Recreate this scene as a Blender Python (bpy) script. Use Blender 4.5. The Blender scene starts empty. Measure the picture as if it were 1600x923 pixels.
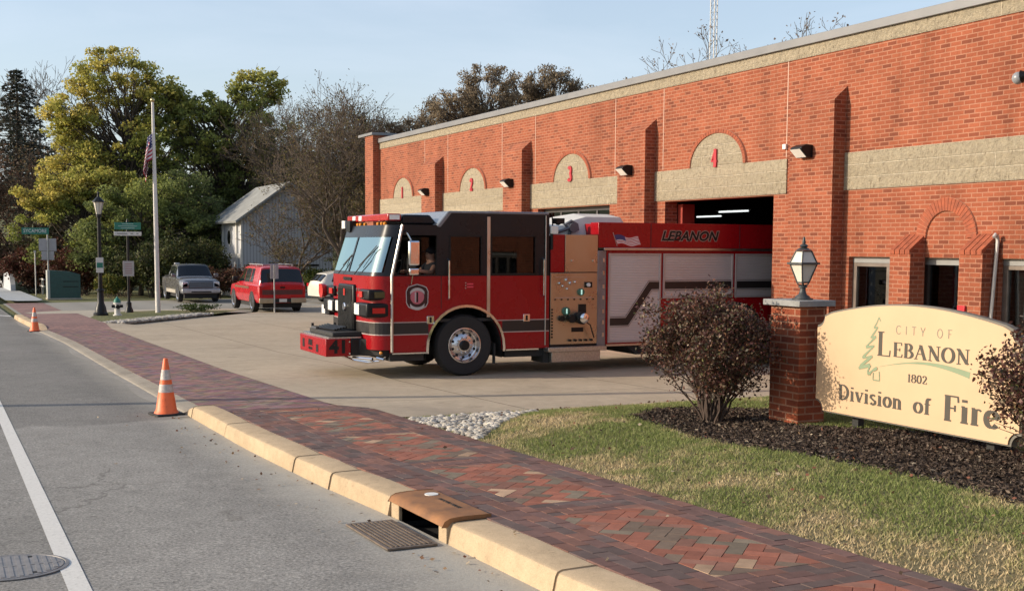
import bpy, math, random
import numpy as np
from mathutils import Vector, Matrix
R = math.radians
sc = bpy.context.scene
col = sc.collection

# ---------------------------------------------------------------- camera
cam_d = bpy.data.cameras.new('camera')
cam = bpy.data.objects.new('camera', cam_d)
col.objects.link(cam)
sc.camera = cam
cam_d.sensor_fit = 'HORIZONTAL'; cam_d.sensor_width = 36.0
cam_d.lens = 41.907; cam_d.shift_y = 0.0519
cam_d.clip_start = 0.1; cam_d.clip_end = 2000
_fw = Vector((-0.89866465, 0.43041749, -0.08451406)).normalized()
_r = Vector((0.4314743, 0.9021034, 0.00627556)).normalized()
_u = _r.cross(_fw).normalized()
cam.matrix_world = Matrix(((_r.x, _u.x, -_fw.x, 0.0), (_r.y, _u.y, -_fw.y, -13.6203), (_r.z, _u.z, -_fw.z, 2.2348), (0, 0, 0, 1)))

# ---------------------------------------------------------------- sky and sun
SUN = Vector((0.34, 1.0, -0.37)).normalized()          # direction the light travels
el = math.asin(-SUN.z); az = math.atan2(-SUN.x, -SUN.y)  # azimuth clockwise from +Y
w = bpy.data.worlds.new('World'); sc.world = w; w.use_nodes = True
nt = w.node_tree
sky = nt.nodes.new('ShaderNodeTexSky'); sky.sky_type = 'NISHITA'; sky.sun_disc = False
sky.sun_elevation = el; sky.sun_rotation = az
sky.air_density = 1.0; sky.dust_density = 2.0; sky.ozone_density = 1.6; sky.altitude = 100
bg = nt.nodes['Background']; bg.inputs['Strength'].default_value = 0.138
# thin high cirrus veil: whitish streaks mixed into the sky colour
_tc = nt.nodes.new('ShaderNodeTexCoord'); _mp = nt.nodes.new('ShaderNodeMapping'); _mp.inputs['Scale'].default_value = (1.2, 1.2, 5.0)
nt.links.new(_tc.outputs['Generated'], _mp.inputs[0])
_nz = nt.nodes.new('ShaderNodeTexNoise'); _nz.inputs['Scale'].default_value = 1.7; _nz.inputs['Detail'].default_value = 7; _nz.inputs['Roughness'].default_value = .58; _nz.inputs['Distortion'].default_value = .5
nt.links.new(_mp.outputs[0], _nz.inputs['Vector'])
_mr = nt.nodes.new('ShaderNodeMapRange'); _mr.inputs['From Min'].default_value = .42; _mr.inputs['From Max'].default_value = .75; _mr.inputs['To Min'].default_value = .30; _mr.inputs['To Max'].default_value = .52
nt.links.new(_nz.outputs[0], _mr.inputs[0])
# the veil thins out towards the zenith, as low haze and cirrus do
_sp = nt.nodes.new('ShaderNodeSeparateXYZ'); nt.links.new(_tc.outputs['Generated'], _sp.inputs[0])
_vz = nt.nodes.new('ShaderNodeMapRange'); _vz.inputs['From Min'].default_value = .30; _vz.inputs['From Max'].default_value = .85; _vz.inputs['To Min'].default_value = 1.0; _vz.inputs['To Max'].default_value = .12
nt.links.new(_sp.outputs[2], _vz.inputs[0])
_mm = nt.nodes.new('ShaderNodeMath'); _mm.operation = 'MULTIPLY'; nt.links.new(_mr.outputs[0], _mm.inputs[0]); nt.links.new(_vz.outputs[0], _mm.inputs[1])
_mx = nt.nodes.new('ShaderNodeMix'); _mx.data_type = 'RGBA'; nt.links.new(_mm.outputs[0], _mx.inputs[0]); nt.links.new(sky.outputs[0], _mx.inputs[6]); _mx.inputs[7].default_value = (4.6, 5.0, 5.7, 1)
nt.links.new(_mx.outputs[2], bg.inputs[0])
sd = bpy.data.lights.new('sun', 'SUN'); sd.energy = 3.5; sd.angle = R(0.53); sd.color = (1.0, 0.86, 0.68)
so = bpy.data.objects.new('sun', sd); col.objects.link(so)
so.rotation_euler = SUN.to_track_quat('-Z', 'Y').to_euler(); so.location = (0, -30, 30)
sc.view_settings.view_transform = 'Standard'; sc.view_settings.look = 'None'
sc.view_settings.exposure = 0.52; sc.view_settings.gamma = 1
sc.view_settings.use_curve_mapping = False
sc.render.resolution_x = 1024; sc.render.resolution_y = 590
sc.cycles.max_bounces = 6; sc.cycles.transparent_max_bounces = 8
sc.cycles.use_denoising = True

# ---------------------------------------------------------------- helpers
rnd = random.Random(7)
def tag(o, label=None, cat=None, group=None, kind=None):
    if label: o['label'] = label
    if cat: o['category'] = cat
    if group: o['group'] = group
    if kind: o['kind'] = kind
    return o
def thing(name, label, cat, loc=(0, 0, 0), rz=0, group=None):
    o = bpy.data.objects.new(name, None); col.objects.link(o)
    o.empty_display_size = 0.2
    o.location = loc; o.rotation_euler = (0, 0, rz)
    return tag(o, label, cat, group)
def copy_tree(o, parent=None):
    c = o.copy(); col.objects.link(c)
    if parent: c.parent = parent
    for ch in list(o.children): copy_tree(ch, c)
    return c

class MB:
    """collects shapes; off is subtracted, so world coordinates can be typed in"""
    def __init__(s, off=(0, 0, 0)):
        s.v = []; s.f = []; s.m = []; s.off = off; s.seg = []
    def _add(s, vs, fs, m=0):
        b = len(s.v); s.seg.append((b, len(s.f)))
        s.v += [(p[0] - s.off[0], p[1] - s.off[1], p[2] - s.off[2]) for p in vs]
        s.f += [tuple(b + i for i in f) for f in fs]; s.m += [m] * len(fs)
        return s
    def box(s, x0, x1, y0, y1, z0, z1, m=0):
        v = [(x0, y0, z0), (x1, y0, z0), (x1, y1, z0), (x0, y1, z0), (x0, y0, z1), (x1, y0, z1), (x1, y1, z1), (x0, y1, z1)]
        return s._add(v, [(0, 3, 2, 1), (4, 5, 6, 7), (0, 1, 5, 4), (1, 2, 6, 5), (2, 3, 7, 6), (3, 0, 4, 7)], m)
    def hexa(s, v, m=0):
        return s._add(v, [(0, 3, 2, 1), (4, 5, 6, 7), (0, 1, 5, 4), (1, 2, 6, 5), (2, 3, 7, 6), (3, 0, 4, 7)], m)
    def quad(s, a, b, c, d, m=0): return s._add([a, b, c, d], [(0, 1, 2, 3)], m)
    def poly(s, pts, m=0): return s._add(pts, [tuple(range(len(pts)))], m)
    def prism(s, pts, axis, a, b, m=0):
        """pts 2D polygon; axis 'x','y','z' extrusion from a to b; 2D = remaining axes in order"""
        def P(p, t):
            if axis == 'x': return (t, p[0], p[1])
            if axis == 'y': return (p[0], t, p[1])
            return (p[0], p[1], t)
        n = len(pts); ar = sum(pts[i][0] * pts[(i + 1) % n][1] - pts[(i + 1) % n][0] * pts[i][1] for i in range(n))
        if ar < 0: pts = pts[::-1]
        if axis == 'y': pts = pts[::-1]
        vs = [P(p, a) for p in pts] + [P(p, b) for p in pts]
        if a > b: vs = [P(p, b) for p in pts] + [P(p, a) for p in pts]
        fs = [tuple(range(n))[::-1], tuple(range(n, 2 * n))] + [(i, (i + 1) % n, n + (i + 1) % n, n + i) for i in range(n)]
        return s._add(vs, fs, m)
    def tube(s, pts, rad, n=8, m=0, cap=True):
        pts = [Vector(p) for p in pts]
        if not hasattr(rad, '__len__'): rad = [rad] * len(pts)
        vs = []; fs = []; prev = None
        for i, p in enumerate(pts):
            d = (pts[min(i + 1, len(pts) - 1)] - pts[max(i - 1, 0)])
            d = d.normalized() if d.length > 1e-9 else Vector((0, 0, 1))
            if prev is None:
                a = d.orthogonal().normalized()
            else:
                a = (prev - d * prev.dot(d)); a = a.normalized() if a.length > 1e-6 else d.orthogonal().normalized()
            prev = a; b = d.cross(a)
            for k in range(n):
                t = 2 * math.pi * k / n; vs.append(p + (a * math.cos(t) + b * math.sin(t)) * rad[i])
        for i in range(len(pts) - 1):
            for k in range(n):
                k2 = (k + 1) % n; fs.append((i * n + k, i * n + k2, (i + 1) * n + k2, (i + 1) * n + k))
        if cap: fs += [tuple(range(n))[::-1], tuple(range((len(pts) - 1) * n, len(pts) * n))]
        return s._add([tuple(v) for v in vs], fs, m)
    def cyl(s, p0, p1, r, n=16, m=0, r1=None): return s.tube([p0, p1], [r, r if r1 is None else r1], n, m)
    def lathe(s, prof, c=(0, 0, 0), axis='z', n=20, m=0, rot=0.0, cap=True):
        """prof list of (radius, t) along axis from centre c"""
        vs = []; fs = []
        for (r, t) in prof:
            for k in range(n):
                a = 2 * math.pi * k / n + rot; x, y = r * math.cos(a), r * math.sin(a)
                if axis == 'z': vs.append((c[0] + x, c[1] + y, c[2] + t))
                elif axis == 'x': vs.append((c[0] + t, c[1] + x, c[2] + y))
                else: vs.append((c[0] + y, c[1] + t, c[2] + x))
        L = len(prof)
        for i in range(L - 1):
            for k in range(n):
                k2 = (k + 1) % n; fs.append((i * n + k, i * n + k2, (i + 1) * n + k2, (i + 1) * n + k))
        if cap: fs += [tuple(range(n))[::-1], tuple(range((L - 1) * n, L * n))]
        return s._add(vs, fs, m)
    def sphere(s, c, r, n=12, m=0, sc=(1, 1, 1)):
        vs = []; fs = []; h = n // 2
        for i in range(1, h):
            t = math.pi * i / h
            for k in range(n):
                a = 2 * math.pi * k / n
                vs.append((c[0] + r * sc[0] * math.sin(t) * math.cos(a), c[1] + r * sc[1] * math.sin(t) * math.sin(a), c[2] + r * sc[2] * math.cos(t)))
        for i in range(h - 2):
            for k in range(n):
                k2 = (k + 1) % n; fs.append((i * n + k, (i + 1) * n + k, (i + 1) * n + k2, i * n + k2))
        vs += [(c[0], c[1], c[2] + r * sc[2]), (c[0], c[1], c[2] - r * sc[2])]
        for k in range(n):
            k2 = (k + 1) % n; fs.append((len(vs) - 2, k, k2)); fs.append((len(vs) - 1, (h - 2) * n + k2, (h - 2) * n + k))
        return s._add(vs, fs, m)
    def build(s, name, mats, parent=None, smooth=False, bevel=0, seg=2, kind=None, scale=1.0, each=0):
        if each:      # every `each` shapes become an object of their own
            out = []; n = len(s.seg); ends = s.seg[1:] + [(len(s.v), len(s.f))]
            for i in range(0, n, each):
                j = min(n, i + each) - 1; v0, f0 = s.seg[i]; v1, f1 = ends[j]
                q = MB(); q.v = s.v[v0:v1]; q.f = [tuple(k - v0 for k in f) for f in s.f[f0:f1]]; q.m = s.m[f0:f1]
                out.append(q.build(name, mats, parent, smooth, bevel, seg, kind, scale))
            return out[0]
        me = bpy.data.meshes.new(name)
        v = s.v if scale == 1.0 else [(a * scale, b * scale, c * scale) for a, b, c in s.v]
        me.from_pydata(v, [], s.f)
        if not isinstance(mats, (list, tuple)): mats = [mats]
        for m in mats: me.materials.append(m)
        if any(s.m): me.polygons.foreach_set('material_index', s.m)
        me.update()
        o = bpy.data.objects.new(name, me); col.objects.link(o)
        if parent is not None: o.parent = parent
        if kind: o['kind'] = kind
        if bevel:
            b = o.modifiers.new('bevel', 'BEVEL'); b.width = bevel; b.segments = seg; b.limit_method = 'ANGLE'; b.angle_limit = R(35)
            b.harden_normals = False
        if smooth or bevel:
            me.polygons.foreach_set('use_smooth', [True] * len(me.polygons))
            try: me.set_sharp_from_angle(angle=R(38))
            except Exception: pass
        return o

def np_mesh(name, V, k, mats, colors=None, parent=None, F=None, kind=None, smooth=False, midx=None):
    """V (N,3); faces are consecutive k-tuples unless F (M,k) given; colors (N,3) per vertex"""
    V = np.asarray(V, dtype=np.float32)
    if F is None: F = np.arange(len(V), dtype=np.int32).reshape(-1, k)
    F = np.asarray(F, dtype=np.int32); M = len(F)
    me = bpy.data.meshes.new(name)
    me.vertices.add(len(V)); me.vertices.foreach_set('co', V.ravel())
    me.loops.add(M * k); me.loops.foreach_set('vertex_index', F.ravel())
    me.polygons.add(M); me.polygons.foreach_set('loop_start', np.arange(M, dtype=np.int32) * k)
    try: me.polygons.foreach_set('loop_total', np.full(M, k, dtype=np.int32))
    except Exception: pass
    if not isinstance(mats, (list, tuple)): mats = [mats]
    for m in mats: me.materials.append(m)
    if midx is not None: me.polygons.foreach_set('material_index', np.asarray(midx, dtype=np.int32))
    if smooth: me.polygons.foreach_set('use_smooth', np.ones(M, dtype=bool))
    me.update(calc_edges=True); me.validate()
    if colors is not None:
        at = me.color_attributes.new('Col', 'FLOAT_COLOR', 'POINT')
        c4 = np.ones((len(V), 4), dtype=np.float32); c4[:, :3] = colors
        at.data.foreach_set('color', c4.ravel())
    o = bpy.data.objects.new(name, me); col.objects.link(o)
    if parent is not None: o.parent = parent
    if kind: o['kind'] = kind
    return o

def text_mesh(body, size, mat, name, parent, matrix, extrude=0.004, shear=0, bold=0, align='CENTER', sx=1.0):
    cu = bpy.data.curves.new(name, 'FONT'); cu.body = body; cu.size = size; cu.extrude = extrude
    cu.shear = shear; cu.offset = bold; cu.align_x = align; cu.align_y = 'CENTER'; cu.space_character = 1.05
    to = bpy.data.objects.new(name, cu)
    col.objects.link(to)
    dg = bpy.context.evaluated_depsgraph_get()
    me = bpy.data.meshes.new_from_object(to.evaluated_get(dg))
    bpy.data.objects.remove(to)
    me.name = name
    for v in me.vertices: v.co.x *= sx
    me.transform(matrix)
    me.materials.clear(); me.materials.append(mat)
    o = bpy.data.objects.new(name, me); col.objects.link(o); o.parent = parent
    return o
def frame(origin, xdir, ydir):
    x = Vector(xdir).normalized(); y = Vector(ydir).normalized(); z = x.cross(y)
    return Matrix(((x.x, y.x, z.x, origin[0]), (x.y, y.y, z.y, origin[1]), (x.z, y.z, z.z, origin[2]), (0, 0, 0, 1)))

# ---------------------------------------------------------------- ground height
def interp(x, xs, ys):
    if x <= xs[0]: return ys[0]
    for i in range(1, len(xs)):
        if x <= xs[i]:
            t = (x - xs[i - 1]) / (xs[i] - xs[i - 1]); return ys[i - 1] * (1 - t) + ys[i] * t
    return ys[-1]
def zg(x): return interp(x, [-200, -100, -47, -22, 0, 50], [-1.6, -1.15, -0.497, -0.072, 0.5, 1.8])
def z_apron(x): return interp(x, [-60, -47, -26, -21.3, -18.2, -12.6, 50], [zg(-60) + .03, zg(-47) + .03, zg(-26) + .03, .045, .052, zg(-12.6) + .03, 1.83])
def z_walk(x):
    return zg(x) + interp(x, [-41, -39.3, -38.0, -15.2, -13.6, 50], [.15, .15, .035, .035, .15, .15])

# ---------------------------------------------------------------- materials
def new_mat(name):
    m = bpy.data.materials.new(name); m.use_nodes = True
    return m, m.node_tree, m.node_tree.nodes['Principled BSDF']
def N(t, typ, **kw):
    n = t.nodes.new(typ)
    for k, v in kw.items():
        if k == 'ins':
            for a, b in v.items(): n.inputs[a].default_value = b
        else: setattr(n, k, v)
    return n
def noise(t, scale, detail=4, rough=.6, vec=None):
    n = N(t, 'ShaderNodeTexNoise', ins={'Scale': scale, 'Detail': detail, 'Roughness': rough})
    if vec is None:
        vec = N(t, 'ShaderNodeNewGeometry').outputs['Position']
    t.links.new(vec, n.inputs['Vector']); return n
def ramp(t, fac, stops):
    r = N(t, 'ShaderNodeValToRGB'); e = r.color_ramp.elements
    while len(e) < len(stops): e.new(0.5)
    for el_, (p, c) in zip(e, stops): el_.position = p; el_.color = (*c, 1) if len(c) == 3 else c
    t.links.new(fac, r.inputs[0]); return r
def mix(t, a, b, fac, mode='MIX'):
    n = N(t, 'ShaderNodeMix', data_type='RGBA', blend_type=mode)
    for sock, v in ((n.inputs[0], fac), (n.inputs[6], a), (n.inputs[7], b)):
        if isinstance(v, (int, float)): sock.default_value = v
        elif isinstance(v, (tuple, list)): sock.default_value = (*v, 1) if len(v) == 3 else v
        else: t.links.new(v, sock)
    return n.outputs[2]
def bump(t, bs, h, strength=.3, dist=.01):
    b = N(t, 'ShaderNodeBump', ins={'Strength': strength, 'Distance': dist}); t.links.new(h, b.inputs['Height'])
    t.links.new(b.outputs[0], bs.inputs['Normal']); return b
def simple(name, c, rough=.6, metal=0, var=.12, vscale=6, bmp=0, bscale=80, coat=0, spec=None, tiny=0):
    m, t, b = new_mat(name)
    if var:
        tc = N(t, 'ShaderNodeTexCoord').outputs['Object']
        n = noise(t, vscale, 5, .6, tc)
        lo = tuple(max(0, x * (1 - var)) for x in c); hi = tuple(min(1, x * (1 + var)) for x in c)
        r = ramp(t, n.outputs[0], [(.3, lo), (.7, hi)])
        t.links.new(r.outputs[0], b.inputs['Base Color'])
        rr = N(t, 'ShaderNodeMapRange', ins={'From Min': .3, 'From Max': .7, 'To Min': max(0, rough - .08), 'To Max': min(1, rough + .08)})
        t.links.new(n.outputs[0], rr.inputs[0]); t.links.new(rr.outputs[0], b.inputs['Roughness'])
        if bmp:
            n2 = noise(t, bscale, 3, .6, tc); bump(t, b, n2.outputs[0], bmp, .004)
    else:
        b.inputs['Base Color'].default_value = (*c, 1); b.inputs['Roughness'].default_value = rough
    b.inputs['Metallic'].default_value = metal
    if coat: b.inputs['Coat Weight'].default_value = coat; b.inputs['Coat Roughness'].default_value = .05
    if spec is not None: b.inputs['Specular IOR Level'].default_value = spec
    return m
def glass(name, tint=(.02, .025, .03), trans=.35, gl=.08, rough=.02, refl=(.9, .95, 1)):
    m, t, b = new_mat(name); t.nodes.remove(b)
    out = t.nodes['Material Output']
    tr = N(t, 'ShaderNodeBsdfTransparent'); tr.inputs[0].default_value = (trans, trans * 1.03, trans * 1.05, 1)
    g = N(t, 'ShaderNodeBsdfGlossy'); g.inputs['Roughness'].default_value = rough; g.inputs[0].default_value = (*refl, 1)
    fr = N(t, 'ShaderNodeFresnel'); fr.inputs[0].default_value = 1.5
    add = N(t, 'ShaderNodeMath', operation='ADD', use_clamp=True); add.inputs[1].default_value = gl; t.links.new(fr.outputs[0], add.inputs[0])
    mx = N(t, 'ShaderNodeMixShader'); t.links.new(add.outputs[0], mx.inputs[0]); t.links.new(tr.outputs[0], mx.inputs[1]); t.links.new(g.outputs[0], mx.inputs[2])
    t.links.new(mx.outputs[0], out.inputs[0]); return m
def emit(name, c, s):
    m, t, b = new_mat(name); b.inputs['Base Color'].default_value = (*c, 1)
    b.inputs['Emission Color'].default_value = (*c, 1); b.inputs['Emission Strength'].default_value = s; return m
def attr_mat(name, rough=.8, bmp=0, bscale=60, var=.2, trans=0.0, spec=.3, vscale=4):
    m, t, b = new_mat(name)
    a = N(t, 'ShaderNodeAttribute', attribute_name='Col').outputs['Color']
    n = noise(t, vscale, 5, .65)
    r = ramp(t, n.outputs[0], [(.25, (1 - var,) * 3), (.75, (1 + var,) * 3)])
    c = mix(t, a, r.outputs[0], 1.0, 'MULTIPLY')
    t.links.new(c, b.inputs['Base Color']); b.inputs['Roughness'].default_value = rough
    b.inputs['Specular IOR Level'].default_value = spec
    if bmp: bump(t, b, noise(t, bscale, 4, .7).outputs[0], bmp, .004)
    if trans:
        out = t.nodes['Material Output']; tl = N(t, 'ShaderNodeBsdfTranslucent'); t.links.new(c, tl.inputs[0])
        mx = N(t, 'ShaderNodeMixShader'); mx.inputs[0].default_value = trans
        t.links.new(b.outputs[0], mx.inputs[1]); t.links.new(tl.outputs[0], mx.inputs[2]); t.links.new(mx.outputs[0], out.inputs[0])
    return m

def brick_vec(t, ox=0, oz=0):
    """(horizontal run, height) in metres from world position and facing"""
    g = N(t, 'ShaderNodeNewGeometry'); s = N(t, 'ShaderNodeSeparateXYZ'); t.links.new(g.outputs['Position'], s.inputs[0])
    nn = N(t, 'ShaderNodeSeparateXYZ'); t.links.new(g.outputs['True Normal'], nn.inputs[0])
    ab = N(t, 'ShaderNodeMath', operation='ABSOLUTE'); t.links.new(nn.outputs[0], ab.inputs[0])
    gt = N(t, 'ShaderNodeMath', operation='GREATER_THAN'); t.links.new(ab.outputs[0], gt.inputs[0]); gt.inputs[1].default_value = .6
    mx = N(t, 'ShaderNodeMix', data_type='FLOAT'); t.links.new(gt.outputs[0], mx.inputs[0]); t.links.new(s.outputs[0], mx.inputs[2]); t.links.new(s.outputs[1], mx.inputs[3])
    ad = N(t, 'ShaderNodeMath', operation='ADD'); t.links.new(mx.outputs[0], ad.inputs[0]); ad.inputs[1].default_value = 100 + ox
    az_ = N(t, 'ShaderNodeMath', operation='ADD'); t.links.new(s.outputs[2], az_.inputs[0]); az_.inputs[1].default_value = 10 + oz
    cb = N(t, 'ShaderNodeCombineXYZ'); t.links.new(ad.outputs[0], cb.inputs[0]); t.links.new(az_.outputs[0], cb.inputs[1])
    return cb.outputs[0]
def brick_wall_mat(name, c1, c2, cm, bw=.2032, bh=.0677, mortar=.0085, odd=(.20, .10, .06), dark=.14, oz=0.0, var_scale=1.6, stain=True):
    m, t, b = new_mat(name)
    v = brick_vec(t, 0, oz)
    def bt(a, c, bias):
        k = N(t, 'ShaderNodeTexBrick', ins={'Scale': 1.0, 'Mortar Size': mortar, 'Mortar Smooth': .15, 'Bias': bias, 'Brick Width': bw, 'Row Height': bh})
        k.offset = .5; k.inputs['Color1'].default_value = (*a, 1); k.inputs['Color2'].default_value = (*c, 1); k.inputs['Mortar'].default_value = (*cm, 1)
        t.links.new(v, k.inputs['Vector']); return k
    k = bt(c1, c2, 0)
    # per-brick random darkening: second brick texture with black/white
    k2 = bt((0, 0, 0), (1, 1, 1), 0); k2.inputs['Mortar'].default_value = (.5, .5, .5, 1)
    sel = ramp(t, k2.outputs[0], [(.0, (1, 1, 1)), (dark, (1, 1, 1)), (dark + .03, (0, 0, 0)), (1, (0, 0, 0))])
    invf = N(t, 'ShaderNodeMath', operation='SUBTRACT'); invf.inputs[0].default_value = 1; t.links.new(k.outputs['Fac'], invf.inputs[1])
    sm = N(t, 'ShaderNodeMath', operation='MULTIPLY'); t.links.new(sel.outputs[0], sm.inputs[0]); t.links.new(invf.outputs[0], sm.inputs[1])
    sm2 = N(t, 'ShaderNodeMath', operation='MULTIPLY'); t.links.new(sm.outputs[0], sm2.inputs[0]); sm2.inputs[1].default_value = .5
    c = mix(t, k.outputs[0], odd, sm2.outputs[0])
    nz = noise(t, var_scale, 6, .65)
    mps = N(t, 'ShaderNodeMapping'); mps.inputs['Scale'].default_value = (1.6, 1.6, .28); t.links.new(N(t, 'ShaderNodeNewGeometry').outputs['Position'], mps.inputs[0])
    ns = N(t, 'ShaderNodeTexNoise', ins={'Scale': 1.0, 'Detail': 6, 'Roughness': .65}); t.links.new(mps.outputs[0], ns.inputs['Vector'])
    c = mix(t, c, ramp(t, ns.outputs[0], [(.30, (.74, .73, .72)), (.48, (1, 1, 1)), (.72, (1.12, 1.13, 1.14))]).outputs[0], 1.0, 'MULTIPLY')
    c = mix(t, c, ramp(t, nz.outputs[0], [(.3, (.84, .82, .80)), (.7, (1.12, 1.1, 1.08))]).outputs[0], 1.0, 'MULTIPLY')
    n3 = noise(t, 45, 3, .7)
    c = mix(t, c, ramp(t, n3.outputs[0], [(.3, (.86, .86, .86)), (.7, (1.12, 1.12, 1.12))]).outputs[0], 1.0, 'MULTIPLY')
    t.links.new(c, b.inputs['Base Color']); b.inputs['Roughness'].default_value = .85; b.inputs['Specular IOR Level'].default_value = .25
    h = N(t, 'ShaderNodeMath', operation='MULTIPLY_ADD'); t.links.new(invf.outputs[0], h.inputs[0]); h.inputs[1].default_value = 1.0
    nb = noise(t, 120, 3, .6); s2 = N(t, 'ShaderNodeMath', operation='MULTIPLY'); t.links.new(nb.outputs[0], s2.inputs[0]); s2.inputs[1].default_value = .35
    t.links.new(s2.outputs[0], h.inputs[2]); bump(t, b, h.outputs[0], .6, .006)
    return m
def block_mat(name, oz=.1912):
    m, t, b = new_mat(name)
    v = brick_vec(t, .1, oz)
    k = N(t, 'ShaderNodeTexBrick', ins={'Scale': 1.0, 'Mortar Size': .011, 'Mortar Smooth': .25, 'Bias': 0, 'Brick Width': 7.3, 'Row Height': .2032})
    k.inputs['Color1'].default_value = (.36, .305, .215, 1); k.inputs['Color2'].default_value = (.42, .36, .26, 1); k.inputs['Mortar'].default_value = (.56, .485, .36, 1)
    t.links.new(v, k.inputs['Vector'])
    n = noise(t, 11, 6, .7)
    c = mix(t, k.outputs[0], ramp(t, n.outputs[0], [(.25, (.62, .62, .62)), (.42, (.95, .95, .95)), (.75, (1.15, 1.13, 1.1))]).outputs[0], 1.0, 'MULTIPLY')
    mpz = N(t, 'ShaderNodeMapping'); mpz.inputs['Scale'].default_value = (22, 22, 9); t.links.new(N(t, 'ShaderNodeNewGeometry').outputs['Position'], mpz.inputs[0])
    n9 = N(t, 'ShaderNodeTexNoise', ins={'Scale': 1.0, 'Detail': 4, 'Roughness': .7, 'Distortion': 1.2}); t.links.new(mpz.outputs[0], n9.inputs['Vector'])
    c = mix(t, c, ramp(t, n9.outputs[0], [(.30, (.40, .37, .33)), (.42, (.88, .87, .86)), (.7, (1.12, 1.12, 1.12))]).outputs[0], 1.0, 'MULTIPLY')  # shade in the rock-face crevices, painted into the block colour
    t.links.new(c, b.inputs['Base Color']); b.inputs['Roughness'].default_value = .9
    mu = N(t, 'ShaderNodeMath', operation='SUBTRACT'); t.links.new(noise(t, 14, 7, .7).outputs[0], mu.inputs[0]); t.links.new(k.outputs['Fac'], mu.inputs[1])
    bump(t, b, mu.outputs[0], 1.0, .07)
    return m
BRICK = brick_wall_mat('red_brick', (.225, .060, .030), (.305, .090, .045), (.35, .165, .105), odd=(.13, .042, .026))
BRICK2 = brick_wall_mat('pillar_brick', (.27, .062, .030), (.36, .098, .045), (.42, .22, .14), odd=(.18, .05, .03), oz=-.02)
BLOCK = block_mat('split_face_block'); BLOCKP = block_mat('split_face_course', .1144)
MORTAR = simple('mortar', (.50, .23, .14), .9, var=.1)
VOUSS = simple('arch_brick', (.29, .075, .034), .85, var=.3, vscale=9, bmp=.3)
CAPM = simple('parapet_metal', (.20, .20, .205), .5, .2, .08, 2)
GREYST = simple('cap_stone', (.26, .26, .25), .85, 0, .2, 12, .3)
DARK = simple('dark_void', (.012, .012, .013), .8, var=0)
BLACK = simple('black_paint', (.010, .010, .011), .4, 0, .2, spec=.3)
BLACKM = simple('black_matte', (.022, .022, .022), .75, 0, .2)
WHITE = simple('white_paint', (.75, .74, .70), .5, 0, .06)
CHROME = simple('chrome', (.78, .79, .82), .12, 1, .05)
STEEL = simple('stainless_steel', (.55, .53, .50), .32, 1, .10, 3)
RUBBER = simple('rubber', (.02, .02, .021), .8, 0, .3, 20)
CONC = None
# ================================================================= SETTING
def strip_mesh(name, xs, ys, zf, mat, kind='structure', bumpy=0, seed=0):
    rg = np.random.RandomState(seed)
    V = []; nx = len(xs); ny = len(ys)
    for x in xs:
        for y in ys: V.append((x, y, zf(x, y)))
    V = np.array(V); i = np.arange(nx - 1)[:, None] * ny + np.arange(ny - 1)[None, :]
    i = i.ravel(); F = np.stack([i, i + ny, i + ny + 1, i + 1], 1)
    return np_mesh(name, V, 4, mat, F=F, kind=kind, smooth=True)
XS = sorted(set([round(v, 3) for v in list(np.linspace(-200, -100, 41)) + list(np.linspace(-100, -42, 59)) + list(np.linspace(-42, 12, 109)) + [12, 30, 50, 90, 150]]))

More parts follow.
